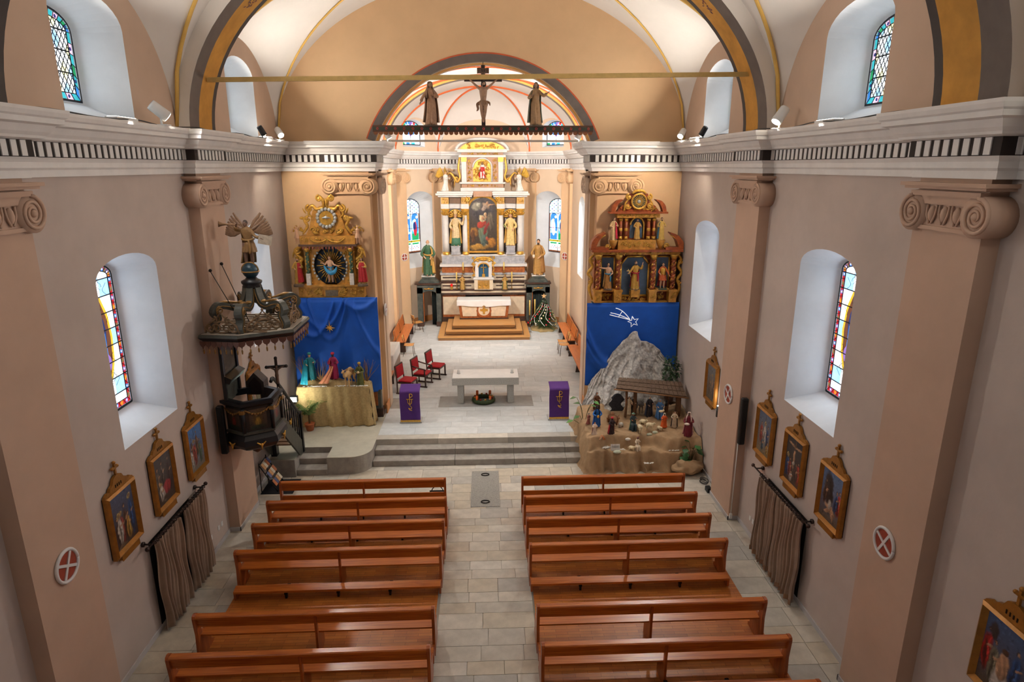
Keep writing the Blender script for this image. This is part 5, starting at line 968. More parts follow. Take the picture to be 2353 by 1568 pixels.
candle((AX - 1.3, 30.5, 2.27), .5, .03, 'tall yellow candle on the altar shelf, leftmost', .32); candle((AX - .98, 30.56, 3.03), .42, .028, 'yellow candle in front of the left inner column', .1)
candle((AX + .98, 30.56, 3.03), .42, .028, 'yellow candle in front of the right inner column', .1); candle((AX + 1.36, 30.5, 2.27), .5, .03, 'tall yellow candle on the altar shelf, rightmost', .32)
lm = thing('sanctuary_lamp', 'small red sanctuary lamp with gilt foot on the left altar shelf', 'lamp', (AX - 1.55, 30.5, 2.26)); ob('foot', MB().lathe([(.08, 0), (.03, .05), (.08, .1), (.06, .14)], n=12), gold, lm); ob('glass', MB().lathe([(.05, .14), (.06, .2), (.045, .26)], n=12), M('red_glass', (200, 20, 24), .2, emit=.6), lm)
# ------------------------------------------------------------------ rood beam, crucifix and two mourners
bg_ = wood('beam_wood', (92, 52, 30), (60, 34, 22), .5, 0)
t = thing('rood_beam', 'dark painted rood beam with red rosettes across the chancel arch', 'beam', (0, 19.2, 8.94))
ob('beam', MB().b2(-3.14, 3.14, -.06, .09, .0, .18), bg_, t); ob('painted_face', MB().b2(-3.13, 3.13, -.066, -.06, .045, .135), M('beam_green', (46, 56, 44), .6, var=.25, scale=9), t)
for k in range(25):
    x = -3.0 + 6.0 * k / 24; q = MB()
    for j in range(6): a = j * PI / 3; q.sph((x + .026 * cos(a), -.068, .09 + .026 * sin(a)), (.017, .008, .017), 6, 4)
    ob('rosette', q, cm((150, 52, 44)), t)
for k in range(44): x = -3.06 + 6.12 * k / 43; ob('fringe_scallop', MB().tube([(x, -.05, -.02), (x, .03, -.02)], .062, 10, sm=False), cm((124, 72, 34)), t)
t = thing('rood_crucifix', 'large dark crucifix with pale corpus standing on the rood beam', 'crucifix', (0, 19.2, 9.12)); dw = wood('cross_wood', (52, 32, 24), (34, 20, 16), .5, 2)
ob('upright', MB().b2(-.055, .055, -.03, .04, 0, 1.6), dw, t); ob('crossbar', MB().b2(-.53, .53, -.03, .04, 1.17, 1.26), dw, t)
ob('finial', MB().cyl((0, 0, 1.6), (0, 0, 1.68), .008, n=6), iron, t)
sg = ob('title_scroll', MB().grid(lambda u, v: ((u - .5) * .33, -.05 - .02 * cos((u - .5) * 9), 1.37 + .15 * v + .01 * sin(u * 9)), 16, 4), cm((96, 70, 52)), t, solid=.012)
q = MB()
for x, sh in ((-.1, 'I'), (-.05, 'N'), (.03, 'R'), (.1, 'I')):
    b = lambda x0, z0, x1, z1: q.tube([(x + x0, -.085, 1.45 + z0), (x + x1, -.085, 1.45 + z1)], .007, 5)
    b(0, -.04, 0, .04)
    if sh == 'N': b(0, .04, .045, -.04); b(.045, -.04, .045, .04)
    if sh == 'R': b(0, .04, .03, .035); b(.03, .035, .03, .005); b(.03, .005, 0, 0); b(0, 0, .035, -.04)
ob('lettering', q, cm((28, 20, 16)), sg)
S = MB(); H = MB()
for e in (-1, 1): limb(S, [(e * .1, -.08, .98), (e * .13, -.08, 1.0), (e * .25, -.08, 1.1), (e * .36, -.06, 1.2)], [.045, .042, .03, .02], 1); hand(S, (e * .365, -.06, 1.2), (e * .5, 0, .4), 1.0); limb(S, [(e * .05, -.09, .62), (e * .055, -.15, .42), (e * .02, -.11, .2), (e * .012, -.13, .13), (e * .01, -.17, .08)], [.065, .048, .038, .026, .018], 1)
S.lathe([(.085, .58), (.078, .7), (.1, .85), (.11, .95), (.09, 1.01), (.035, 1.04)], (0, -.085, 0), 18, 1.05, .7); limb(S, [(0, -.09, 1.0), (.01, -.11, 1.09)], [.04, .035], 1); head(S, H, (.015, -.13, 1.11), 1.05, (.15, -1, -.55), True, 'long')
cor = ob('corpus', S, cm((158, 124, 100), .5), t, remesh=.011); ob('hair', H, cm((40, 28, 22)), cor); ob('loincloth', MB().lathe([(.1, .5), (.12, .56), (.112, .62), (.1, .66)], (0, -.09, 0), 22, 1.05, .8, lambda a, z, r: .012 * cos(7 * a)).tube([(-.1, -.1, .62), (-.17, -.1, .56), (-.15, -.1, .44), (-.19, -.1, .38)], [.03, .04, .035, .015], 7).tube([(.1, -.1, .64), (.17, -.1, .6), (.19, -.1, .52)], [.025, .03, .012], 7), cm((128, 96, 74)), cor, remesh=.012)
figure('mourning_virgin_statue', (-1.49, 19.2, 9.13), 1.18, .35, (164, 126, 98), 'brown veiled woman statue with lowered hand, left on the rood beam', cloak=(140, 106, 84), cloak_rng=(-.4, 3.2), veil=(124, 94, 74), hairstyle='long', skin=(150, 116, 92), arms=(((-.19, -.02, .62), (-.26, -.08, .5)), ((.16, -.06, .64), (.02, -.14, .66))), base=(.03, (92, 76, 62)), lean=.02)
figure('mourning_apostle_statue', (1.49, 19.2, 9.13), 1.18, -.3, (158, 124, 88), 'dark statue spreading one arm, right on the rood beam', cloak=(86, 92, 78), cloak_rng=(.3, 3.9), hairstyle='long', hair=(50, 36, 28), skin=(140, 108, 86), arms=(((-.16, -.07, .62), (-.05, -.14, .67)), ((.19, -.03, .66), (.3, -.08, .72))), base=(.03, (92, 84, 70)), lean=-.02)

# ------------------------------------------------------------------ left side altar
og = M('altar_gold_ground', (202, 144, 62), .45, .2, var=.3, scale=7, bump=.25, bscale=24); dkb = M('altar_navy', (30, 46, 62), .55, var=.15, scale=8)
t = thing('left_side_altar', 'gilded baroque side altar with rays and a silver cloud ring, left of the arch', 'altarpiece', (-4.5, 18.72, 4.28))
P = lambda n, mb, m, par=None, **k: ob(n, mb, m, par or t, **k)
P('altar_base', MB().b2(-.98, .98, -.0, .18, -3.78, 0), margr); P('base_foot', MB().b2(.9, 1.3, -.12, .16, -3.78, -3.5), mard); P('side_pier', MB().b2(.95, 1.26, -.1, .16, -3.5, -2.3), margr); P('pier_inlay', MB().b2(1.0, 1.16, -.12, -.1, -3.4, -2.5), maro)
P('predella', MB().b2(-.95, .95, -.1, .2, 0, .33), og); P('predella_ledge', MB().b2(-.99, .99, -.16, .2, .33, .38), og)
q = MB(); [relief(q, x - .1, x + .1, .05, .3, -.12, 12, .035, i) for i, x in enumerate((-.85, -.62, .62, .85))]; [relief(q, x - .16, x + .16, .05, .3, -.12, 16, .05, i + 9) for i, x in enumerate((-.36, .36))]; P('predella_carving', q, gold); P('predella_panel', MB().b2(-.18, .18, -.115, -.1, .04, .22), M('altar_grey', (110, 96, 76), .5, var=.3, scale=20))
ov = [(.44 * cos(a) * (1 + .06 * cos(2 * a)), .92 + .58 * sin(a)) for a in np.linspace(0, 2 * PI, 37)[:-1]]
q = MB(); panel(q, [(-.72, .38), (.72, .38), (.72, 1.5), (-.72, 1.5)], [ov], (0, -.04, 0), (1, 0, 0), (0, 0, 1)); P('centre_panel', q, og); P('niche', MB().prism([(u * 1.05, .92 + (v - .92) * 1.05) for u, v in ov], (0, .1, 0), (1, 0, 0), (0, 0, 1), (0, -.02, 0)), dkb); P('panel_back', MB().b2(-.9, .9, .1, .2, .33, 1.5), og)
q = MB(); q2 = MB()
for k in range(34):
    a = 2 * PI * k / 34; r1 = .95 if k % 2 else .72; q.tube([(.13 * cos(a), .06, .92 + .17 * sin(a)), (.43 * r1 * cos(a), .03, .92 + .57 * r1 * sin(a))], [.011, .02], 4)
P('rays', q, gold); [q2.sph((1.04 * u + random.uniform(-.015, .015), -.06, .92 + (v - .92) * 1.03), (.035, .025, .04), 7, 5) for u, v in ov if abs(u) > .3]; P('silver_clouds', q2, M('silvering', (206, 206, 202), .35, .7, var=.2, scale=20))
for s in (-1, 1):
    q = MB(); q2 = MB(); twisted(q, s * .62, -.12, .72, 1.34, .055, 3, 36, q2); c = P('twisted_column', q, cm((70, 96, 76), .45)); ob('vine', q2, gold, c); ob('column_base', MB().b2(s * .62 - .06, s * .62 + .06, -.18, -.06, .38, .72), cm((216, 206, 194)), c); ob('column_capital', MB().lathe([(.05, 1.34), (.09, 1.42), (.09, 1.46)], (s * .62, -.12, 0), 10), gold, c)
    q = MB(); q.tube([(s * .78, -.05, 1.5), (s * .96, -.05, 1.38), (s * .9, -.05, 1.22), (s * .78, -.05, 1.12), (s * .95, -.05, 1.02), (s * 1.0, -.05, .95)], [.04, .055, .05, .045, .04, .02], 7); scroll(q, (s * .9, 1.36), .09, 1.3, 0, s, .03, y=-.07); scroll(q, (s * .88, 1.02), .1, 1.3, PI, -s, .03, y=-.07); leaf(q, (s * .98, 1.4), (s * 1.04, 1.16), .05, -.06); leaf(q, (s * .8, 1.2), (s * .92, 1.12), .05, -.06); P('side_scroll', q, gold)
P('entablature', MB().b2(-.82, .82, -.2, .2, 1.5, 1.56), cm((92, 64, 48))); P('entablature_top', MB().b2(-.78, .78, -.16, .2, 1.56, 1.8), og)
q = MB(); [q.sph((x, -.19, 1.46), (.03, .02, .045), 6, 5) for x in np.linspace(-.7, .7, 16)]; P('lambrequin', q, cm((150, 82, 66)))
q = MB(); [q.tube([(s * .02, -.18, 1.7), (s * .15, -.19, 1.64), (s * .34, -.19, 1.63), (s * .5, -.18, 1.74)], .02, 6) for s in (-1, 1)]; P('swag', q, gold)
P('attic', MB().prism([(-.62, 1.8), (.62, 1.8), (.5, 2.05), (.38, 2.5), (.2, 2.62), (-.2, 2.62), (-.38, 2.5), (-.5, 2.05)], (0, -.06, 0), (1, 0, 0), (0, 0, 1), (0, .24, 0)), og)
q = MB(); [q.sph((.25 * cos(a), -.1, 2.3 + .25 * sin(a)), (.055, .04, .055), 8, 6) for a in np.linspace(0, 2 * PI, 17)[:-1]]; P('silver_ring', q, M('silvering', (206, 206, 202))); P('roundel', MB().tube([(0, -.06, 2.3), (0, -.1, 2.3)], .2, 24, sm=False), gold); P('roundel_dove', MB().sph((0, -.12, 2.3), (.05, .02, .03)).tube([(-.12, -.12, 2.3), (0, -.13, 2.32), (.12, -.12, 2.3)], [.01, .03, .01], 6).sph((0, -.12, 2.36), .02), M('silvering', (206, 206, 202)))
q = MB()
for s in (-1, 1):
    q.tube([(s * .04, -.08, 2.6), (s * .06, -.08, 2.78), (s * .16, -.08, 2.9), (s * .24, -.08, 2.84)], [.05, .05, .045, .03], 7); scroll(q, (s * .16, 2.84), .09, 1.3, PI / 2, -s, .035, y=-.1); q.tube([(s * .05, -.08, 2.6), (s * .25, -.08, 2.54), (s * .36, -.08, 2.64), (s * .46, -.08, 2.56), (s * .48, -.08, 2.4), (s * .4, -.08, 2.32)], [.03, .05, .05, .045, .04, .02], 7)
    scroll(q, (s * .46, 2.56), .1, 1.3, PI / 2, -s, .035, y=-.1); scroll(q, (s * .56, 2.28), .08, 1.4, 0, s, .03, y=-.1); q.tube([(s * .5, -.08, 2.36), (s * .62, -.08, 2.26), (s * .55, -.08, 2.08), (s * .62, -.08, 1.95), (s * .7, -.08, 1.84)], [.03, .05, .045, .04, .02], 7); leaf(q, (s * .56, 2.42), (s * .64, 2.58), .05, -.09); leaf(q, (s * .62, 2.3), (s * .76, 2.3), .045, -.09); scroll(q, (s * .38, 1.96), .09, 1.3, PI, s, .028, y=-.1); leaf(q, (s * .42, 1.9), (s * .24, 1.86), .05, -.1); leaf(q, (s * .0 + s * .05, 2.62), (s * .02, 2.86), .06, -.1)
relief(q, -.42, .42, 1.86, 2.04, -.08, 16, .05, 41); relief(q, -.3, .3, 2.54, 2.66, -.08, 8, .05, 42); P('crest_scrolls', q, gold); q = MB(); relief(q, -.7, -.46, .42, .7, -.06, 8, .05, 43); relief(q, .46, .7, .42, .7, -.06, 8, .05, 44); relief(q, -.7, -.4, 1.22, 1.46, -.06, 7, .05, 45); relief(q, .4, .7, 1.22, 1.46, -.06, 7, .05, 46); relief(q, -.76, .76, 1.58, 1.78, -.17, 16, .045, 47); P('panel_carving', q, gold, kind='stuff')
figure('assumption_statue', (-4.5, 18.64, 4.74), .78, 0, (206, 160, 118), 'floating figure wrapped in bright blue cloth in the rayed oval of the left side altar', torso='bare', legs=True, cloak=None, sash=(40, 130, 176), hairstyle='long', hair=(120, 80, 50), arms=(((-.17, -.03, .66), (-.28, -.06, .74)), ((.16, -.08, .66), (.3, -.12, .62))), lean=.03, extra=lambda t, h: ob('blue_drapery', MB().tube([(-.2 * h, -.06 * h, .62 * h), (-.1 * h, -.14 * h, .46 * h), (.06 * h, -.17 * h, .36 * h), (.2 * h, -.14 * h, .42 * h), (.26 * h, -.06 * h, .58 * h)], [.03 * h, .06 * h, .09 * h, .07 * h, .02 * h], 9), cm((40, 130, 176)), t))
figure('saint_statue', (-5.42, 18.6, 4.7), .78, .2, (190, 150, 70), 'gilt statue with red mantle and spear on the left edge of the left side altar', cloak=(178, 40, 44), cloak_rng=(-1.6, 1.4), beard=True, metal=.2, hat=('crown', GLDM), extra=staff((-.24, -.08, .0), (-.26, -.08, .86), .008, (120, 100, 60), 'spear', 'spear'), base=(.08, (96, 76, 56)))
figure('saint_statue', (-3.58, 18.6, 4.7), .78, -.2, (206, 164, 80), 'gilt statue with red mantle on the right edge of the left side altar', cloak=(178, 40, 44), cloak_rng=(-2.4, .4), hairstyle='long', metal=.2, hat=('crown', GLDM), base=(.08, (96, 76, 56)))
for s, nm in ((-1, 'left'), (1, 'right')): figure('putto', (-4.5 + s * .86, 18.6, 5.86), .52, s * .3, (206, 162, 130), 'naked cherub reaching up on the %s shoulder of the left side altar' % nm, cat='putto', torso='bare', legs=True, hair=(196, 150, 70), hs=1.35, arms=(((-.18, -.03, .8), (-.26, -.05, .95 if s > 0 else .62)), ((.18, -.03, .8), (.28, -.05, .98 if s < 0 else .62))), wings={'col': GLDM, 'metal': .8, 'len': .5})

# ------------------------------------------------------------------ right side altar
rd = M('altar_red_marble', (172, 88, 40), .42, rgb2=(118, 52, 26), scale=9, detail=8, bump=.1); nb = M('niche_slate', (76, 96, 120), .6, var=.14, scale=5)
t = thing('right_side_altar', 'two storey gilded side altar with twisted columns and six saints, right of the arch', 'altarpiece', (4.45, 18.72, 4.04))
P('altar_base', MB().b2(-1.25, 1.25, 0, .18, -3.54, 0), margr); P('body', MB().b2(-1.2, 1.2, .05, .3, 0, 1.5), rd); P('plinth', MB().b2(-1.2, 1.2, -.1, .3, 0, .06), og)
for x in (-1.12, -.52, .52, 1.12):
    q = MB(); q2 = MB(); twisted(q, x, -.14, .42, 1.3, .075, 4, 48, q2); c = P('twisted_column', q, rd); ob('vine', q2, gold, c); ob('column_pedestal', MB().b2(x - .11, x + .11, -.26, .05, .04, .36).b2(x - .13, x + .13, -.28, .05, .36, .42), og, c); ob('column_capital', MB().lathe([(.06, 1.3), (.12, 1.42), (.12, 1.46)], (x, -.14, 0), 10), gold, c); q = MB(); relief(q, x - .09, x + .09, .08, .34, -.27, 8, .035, int(x * 50) + 90); ob('pedestal_carving', q, gold, c)
cp = [(-.42, .2), (.42, .2), (.42, 1.16), (.24, 1.38), (-.24, 1.38), (-.42, 1.16)]
P('centre_niche', MB().prism([(a * .99, b) for a, b in cp], (0, .06, 0), (1, 0, 0), (0, 0, 1), (0, -.03, 0)), nb); q = MB(); [q.tube([(*[cp[i][0]], -.0, cp[i][1]), (cp[(i + 1) % 6][0], -.0, cp[(i + 1) % 6][1])], .035, 6) for i in range(6)]; P('niche_frame', q, gold)
for s in (-1, 1): P('side_niche', MB().b2(s * .82 - .19, s * .82 + .19, .0, .05, .44, 1.36), nb); q = MB(); [q.tube([(s * .82 + a, -.01, b), (s * .82 + c2, -.01, d2)], .028, 6) for a, b, c2, d2 in ((-.2, .42, -.2, 1.38), (.2, .42, .2, 1.38), (-.2, 1.38, .2, 1.38), (-.2, .42, .2, .42))]; P('niche_frame', q, gold); P('niche_shelf', MB().b2(s * .82 - .2, s * .82 + .2, -.18, .05, .36, .44), og); q = MB(); relief(q, s * .82 - .18, s * .82 + .18, .06, .34, -.0, 16, .045, 60 + s); P('shelf_carving', q, gold)
q = MB(); relief(q, -.38, .38, .03, .2, -.06, 24, .04, 71); P('predella_carving', q, gold); P('centre_pedestal', MB().b2(-.13, .13, -.26, .05, .2, .42), og)
P('entablature', MB().b2(-1.28, 1.28, -.2, .3, 1.46, 1.54), og); P('cornice', MB().b2(-1.34, 1.34, -.28, .3, 1.54, 1.6), rd); q = MB(); relief(q, -1.15, 1.15, 1.45, 1.55, -.22, 40, .035, 73); P('entablature_carving', q, gold)
for s in (-1, 1):
    P('curved_pediment', MB().ribbon([(s * 1.3, 1.6), (s * 1.26, 1.8), (s * 1.14, 1.97), (s * .95, 2.09)], [.07, .085, .06, .012], -.22, .3).b2(min(s * .84, s * 1.3), max(s * .84, s * 1.3), -.2, .1, 1.6, 1.67), rd); q = MB(); scroll(q, (s * .86, 1.7), .08, 1.4, 0, s, .03, y=-.14); q.tube([(s * 1.27, -.2, 1.64), (s * 1.22, -.2, 1.8), (s * 1.1, -.2, 1.93), (s * .95, -.2, 2.03)], .015, 5); P('pediment_scroll', q, gold)
    q = MB(); q.tube([(s * 1.24, -.06, 1.45), (s * 1.36, -.06, 1.3), (s * 1.28, -.06, 1.1), (s * 1.4, -.06, .9), (s * 1.28, -.06, .7), (s * 1.36, -.06, .45), (s * 1.26, -.06, .1)], [.03, .05, .045, .055, .045, .05, .03], 7); scroll(q, (s * 1.33, 1.24), .07, 1.3, 0, -s, .025, y=-.08); scroll(q, (s * 1.33, .62), .07, 1.3, 0, -s, .025, y=-.08); P('ear_carving', q, gold)
P('upper_body', MB().b2(-.58, .58, .05, .28, 1.6, 2.62), rd); P('upper_plinth', MB().b2(-.56, .56, -.12, .2, 1.6, 1.88), og); q = MB(); relief(q, -.5, .5, 1.64, 1.86, -.13, 34, .045, 75); P('plinth_carving', q, gold)
un = arch_poly(.2, 1.92, 2.3, 2.52, 12); P('upper_niche', MB().prism(un, (0, .06, 0), (1, 0, 0), (0, 0, 1), (0, -.03, 0)), nb); P('upper_niche_frame', MB().tube([(u, 0, v) for u, v in un[1:]], .03, 6), gold)
for x in (-.49, -.33, .33, .49):
    q = MB(); q.lathe([(.045, 1.98), (.045, 2.1), (.052, 2.12), (.045, 2.14), (.042, 2.42)], (x, -.06, 0), 12); c = P('small_column', q, rd); ob('gilt_rings', MB().lathe([(.056, 1.9), (.056, 1.98)], (x, -.06, 0), 12).lathe([(.05, 2.13), (.055, 2.17), (.05, 2.22)], (x, -.06, 0), 12).lathe([(.045, 2.42), (.07, 2.5)], (x, -.06, 0), 12), gold, c)
P('upper_entablature', MB().b2(-.62, .62, -.16, .2, 2.52, 2.64), og); P('upper_cornice', MB().b2(-.84, .84, -.22, .2, 2.64, 2.69), rd)
P('crest_panel', MB().prism([(-.62, 2.69), (.62, 2.69), (.5, 2.85), (.32, 2.95), (.26, 3.2), (-.26, 3.2), (-.32, 2.95), (-.5, 2.85)], (0, -.06, 0), (1, 0, 0), (0, 0, 1), (0, .2, 0)), rd); P('sunburst_disc', MB().tube([(0, -.07, 2.98), (0, -.1, 2.98)], .2, 24, sm=False), cm((70, 74, 60)))
q = MB(); q.tube([(.21 * cos(a), -.11, 2.98 + .21 * sin(a)) for a in np.linspace(0, 2 * PI, 29)], .028, 6); [q.tube([(.06 * cos(a), -.11, 2.98 + .06 * sin(a)), (.18 * cos(a), -.11, 2.98 + .18 * sin(a))], [.012, .005], 4) for a in np.linspace(0, 2 * PI, 21)[:-1]]; P('sunburst', q, gold); P('sun_face', MB().sph((0, -.11, 2.98), (.05, .03, .05)), M('silvering', (206, 206, 202)))
q = MB()
for s in (-1, 1): scroll(q, (s * .3, 3.1), .08, 1.4, PI / 2, -s, .035, y=-.09); scroll(q, (s * .32, 2.84), .08, 1.4, 0, s, .035, y=-.09); q.tube([(s * .42, -.08, 2.72), (s * .4, -.08, 2.9), (s * .34, -.08, 3.0), (s * .28, -.08, 3.1)], .028, 6); q.tube([(s * .2, -.08, 3.2), (s * .1, -.08, 3.27), (0, -.08, 3.28)], [.03, .045, .045], 7)
relief(q, -.56, .56, 2.7, 2.82, -.08, 18, .045, 48); relief(q, -.58, .58, 2.53, 2.63, -.17, 22, .035, 49); P('crest_scrolls', q, gold)
for s in (-1, 1): P('crest_wing', MB().ribbon([(s * .76, 2.68), (s * .71, 2.84), (s * .62, 2.96), (s * .48, 3.03)], [.05, .06, .045, .01], -.16, .24), rd); P('upper_bracket', MB().lathe([(.04, 1.62), (.1, 1.75), (.13, 1.86), (.13, 1.88)], (s * .7, -.1, 0), 12), og)
R = (4.45, 18.72, 4.04)
figure('bishop_saint_statue', (R[0], R[1] - .12, R[2] + .43), .86, 0, (196, 150, 66), 'gilt saint holding a small cross with raised hand, centre niche of the right side altar', sash=(180, 40, 50), cloak=(176, 44, 50), cloak_rng=(.2, 2.9), beard=True, metal=.15, arms=(((-.18, -.04, .62), (-.24, -.1, .58)), ((.19, -.03, .7), (.22, -.06, .88))), extra=staff((-.18, -.12, .44), (-.28, -.12, .7), .012, (214, 180, 110), 'cross', 'cross'), base=(.04, (92, 74, 50)))
figure('martyr_saint_statue', (R[0] - .82, R[1] - .12, R[2] + .45), .78, .1, (178, 124, 60), 'bare chested saint pointing left, left niche of the right side altar', torso='bare', cloak=(176, 130, 70), cloak_rng=(.9, 3.4), sash=(44, 130, 170), arms=(((-.2, -.03, .78), (-.34, -.06, .82)), ((.16, -.05, .6), (.06, -.12, .52))), base=(.04, (82, 60, 44)))
figure('soldier_saint_statue', (R[0] + .82, R[1] - .12, R[2] + .45), .78, -.1, (190, 88, 40), 'saint in gold and red armour with bare legs, right niche of the right side altar', legs=True, cloak=(170, 40, 36), cloak_rng=(.4, 2.8), arms=(((-.16, -.03, .62), (-.12, -.12, .56)), ((.18, -.03, .62), (.24, -.06, .5))), extra=lambda t, h: ob('cuirass', MB().lathe([(.11 * h, .5 * h), (.098 * h, .57 * h), (.108 * h, .66 * h), (.12 * h, .74 * h), (.1 * h, .79 * h)], n=18, sy=.76), gold, t), base=(.04, (60, 70, 56)))
figure('upper_saint_statue', (R[0], R[1] - .06, R[2] + 1.9), .6, 0, (196, 152, 76), 'small gilt and blue saint in the arched upper niche of the right side altar', cloak=(44, 78, 110), cloak_rng=(-.2, 2.2), beard=True, extra=book((.1, -.16, .6), .07))
figure('upper_saint_statue', (R[0] - .7, R[1] - .1, R[2] + 1.88), .66, .1, (214, 180, 130), 'small saint in red mantle at the upper left of the right side altar', cloak=(190, 36, 60), cloak_rng=(-1.2, 2.0), hairstyle='long', base=(.02, (120, 84, 40)))
figure('upper_saint_statue', (R[0] + .7, R[1] - .1, R[2] + 1.88), .66, -.1, (200, 164, 84), 'small gilt saint with blue drape at the upper right of the right side altar', cloak=(52, 96, 120), cloak_rng=(1.2, 3.8), beard=True, base=(.02, (120, 84, 40)))

# ------------------------------------------------------------------ blue backdrops
bl = M('velvet_blue', (8, 84, 186), .7, var=.1, scale=2.5, sheen=.0)
def drape(name, label, x0, x1, z0f, z1, y, folds, seed, ripple=.03):
    r = random.Random(seed); rp = [(r.uniform(.5, 3), r.uniform(6, 16), r.uniform(0, 6)) for _ in range(4)]
    def f(u, v):
        x = x0 + (x1 - x0) * u; zb_ = z0f(u); z = zb_ + (z1 - zb_) * v; d = sum(a * .012 * sin(b * u + c + 2.2 * v) for a, b, c in rp) * (1.2 - v * .8)
        for (ax, az, bx, bz, sag, wd) in folds:               # swags hanging between two pins
            t_ = (u - ax) / (bx - ax) if bx != ax else 0
            if 0 <= t_ <= 1: zz = az + (bz - az) * t_ - sag * 4 * t_ * (1 - t_); d -= .085 * math.exp(-((v - zz) / wd) ** 2)
        return (x, y + d - (.03 if v < .97 else 0), z)
    return ob(name, MB().grid(f, 100, 80), bl, label=label, cat='backdrop', solid=.008)
drape('blue_backdrop', 'blue velvet backdrop with gold star behind the three kings', -5.7, -3.17, lambda u: 1.2 + .2 * u + (.0 if u < .95 else .05), 4.3, 18.5, [(.02, .9, .5, .95, .3, .03), (.1, .98, .62, .99, .28, .03), (.2, .99, .66, .99, .4, .035), (.6, .99, .98, .98, .1, .03), (.72, .95, .99, .4, .06, .04)], 3)
drape('blue_backdrop', 'blue velvet backdrop with shooting star behind the nativity', 3.02, 5.8, lambda u: 1.5 - .3 * u + .4 * max(0, u - .2), 4.07, 18.5, [(.0, .5, .3, .25, .1, .05), (.0, .7, .25, .3, .1, .05)], 4)
def star(c, r, label):
    t = thing('gold_star', label, 'star', c); q = MB()
    for k in range(8):
        a = PI / 2 + k * PI / 4; L = r * (1.5 if k == 0 else 1 if k % 2 == 0 else .75); d = Vector((cos(a), 0, sin(a))); p = Vector((-sin(a), 0, cos(a))); o = [Vector((0, -.04, 0)), d * .22 * r + p * .14 * r, d * L, d * .22 * r - p * .14 * r]; q.add(o, [(0, 1, 2), (0, 2, 3)])
    ob('points', q, gold, t, solid=.006); return t
star((-4.58, 18.36, 3.42), .16, 'small gold star hanging on the left blue backdrop')
t = thing('shooting_star', 'white shooting star outline hung on the right blue backdrop', 'star decoration', (4.42, 18.43, 3.5)); lt = M('light_string_white', (240, 240, 240), .4, emit=.4)
sp = [(.17 * (1 if k % 2 == 0 else .42) * cos(PI / 2 + k * PI / 5 + .25), 0, .17 * (1 if k % 2 == 0 else .42) * sin(PI / 2 + k * PI / 5 + .25)) for k in range(11)]
ob('star_outline', MB().tube(sp, .012, 6), lt, t)
for k, (x, z, b) in enumerate(((-.55, .42, .12), (-.7, .28, .05), (-.72, .22, .0))): ob('tail', MB().tube([(-.1 - (-.1 - x) * u * 1.0, 0, .06 + (z - .06) * u + b * 4 * u * (1 - u) * .6) for u in np.linspace(0, 1, 12)], .011, 6), lt, t)
ob('tail_bar', MB().tube([(-.34, 0, .34), (-.46, 0, .14)], .009, 6), lt, t)
# ------------------------------------------------------------------ pulpit
pk = M('pulpit_black', (26, 26, 30), .35, var=.2, scale=12); pg = M('pulpit_greygreen', (72, 72, 64), .5, var=.2, scale=9); pbr = M('pulpit_gilt_brown', (150, 112, 60), .45, .4, var=.3, scale=14); ptop = M('pulpit_dust', (176, 164, 148), .8, var=.12, scale=6)
PX, PY = -5.17, 13.45
t = thing('pulpit', 'black and gold hexagonal pulpit hanging on the left pilaster', 'pulpit', (PX, PY, 1.9)); P = lambda n, mb, m, par=None, **k: ob(n, mb, m, par or t, **k)
hexr = -PI / 2
Q = lambda z: z - 1.9
b = P('basin', MB().lathe([(.2, Q(1.98)), (.46, Q(2.02)), (.62, Q(2.1)), (.7, Q(2.2)), (.68, Q(2.32)), (.6, Q(2.42))], n=6, rz=hexr, sm=False), pk)
P('basin_floor', MB().lathe([(.57, Q(2.42)), (.57, Q(2.48))], n=6, rz=hexr, sm=False), pk); P('rim_moulding', MB().lathe([(.58, Q(2.42)), (.64, Q(2.44)), (.64, Q(2.49)), (.58, Q(2.5))], n=6, rz=hexr, sm=False, cap=False), pg)
P('top_rim', MB().lathe([(.56, Q(3.04)), (.62, Q(3.05)), (.67, Q(3.1)), (.67, Q(3.16)), (.6, Q(3.18)), (.5, Q(3.18)), (.5, Q(3.04))], n=6, rz=hexr, sm=False, cap=False), pk)
P('pendant', MB().lathe([(.02, Q(1.78)), (.1, Q(1.84)), (.08, Q(1.9)), (.24, Q(1.98))], n=10), cm((110, 74, 52))); P('wall_bracket', MB().b2(-.45, -.2, -.2, .2, Q(1.95), Q(2.5)), pk)
cs = [Vector((.57 * cos(hexr + k * PI / 3), .57 * sin(hexr + k * PI / 3), 0)) for k in range(6)]
pcol = [(110, 84, 46), (128, 92, 84), (120, 86, 72), (96, 74, 50), (90, 70, 50), (90, 70, 50)]
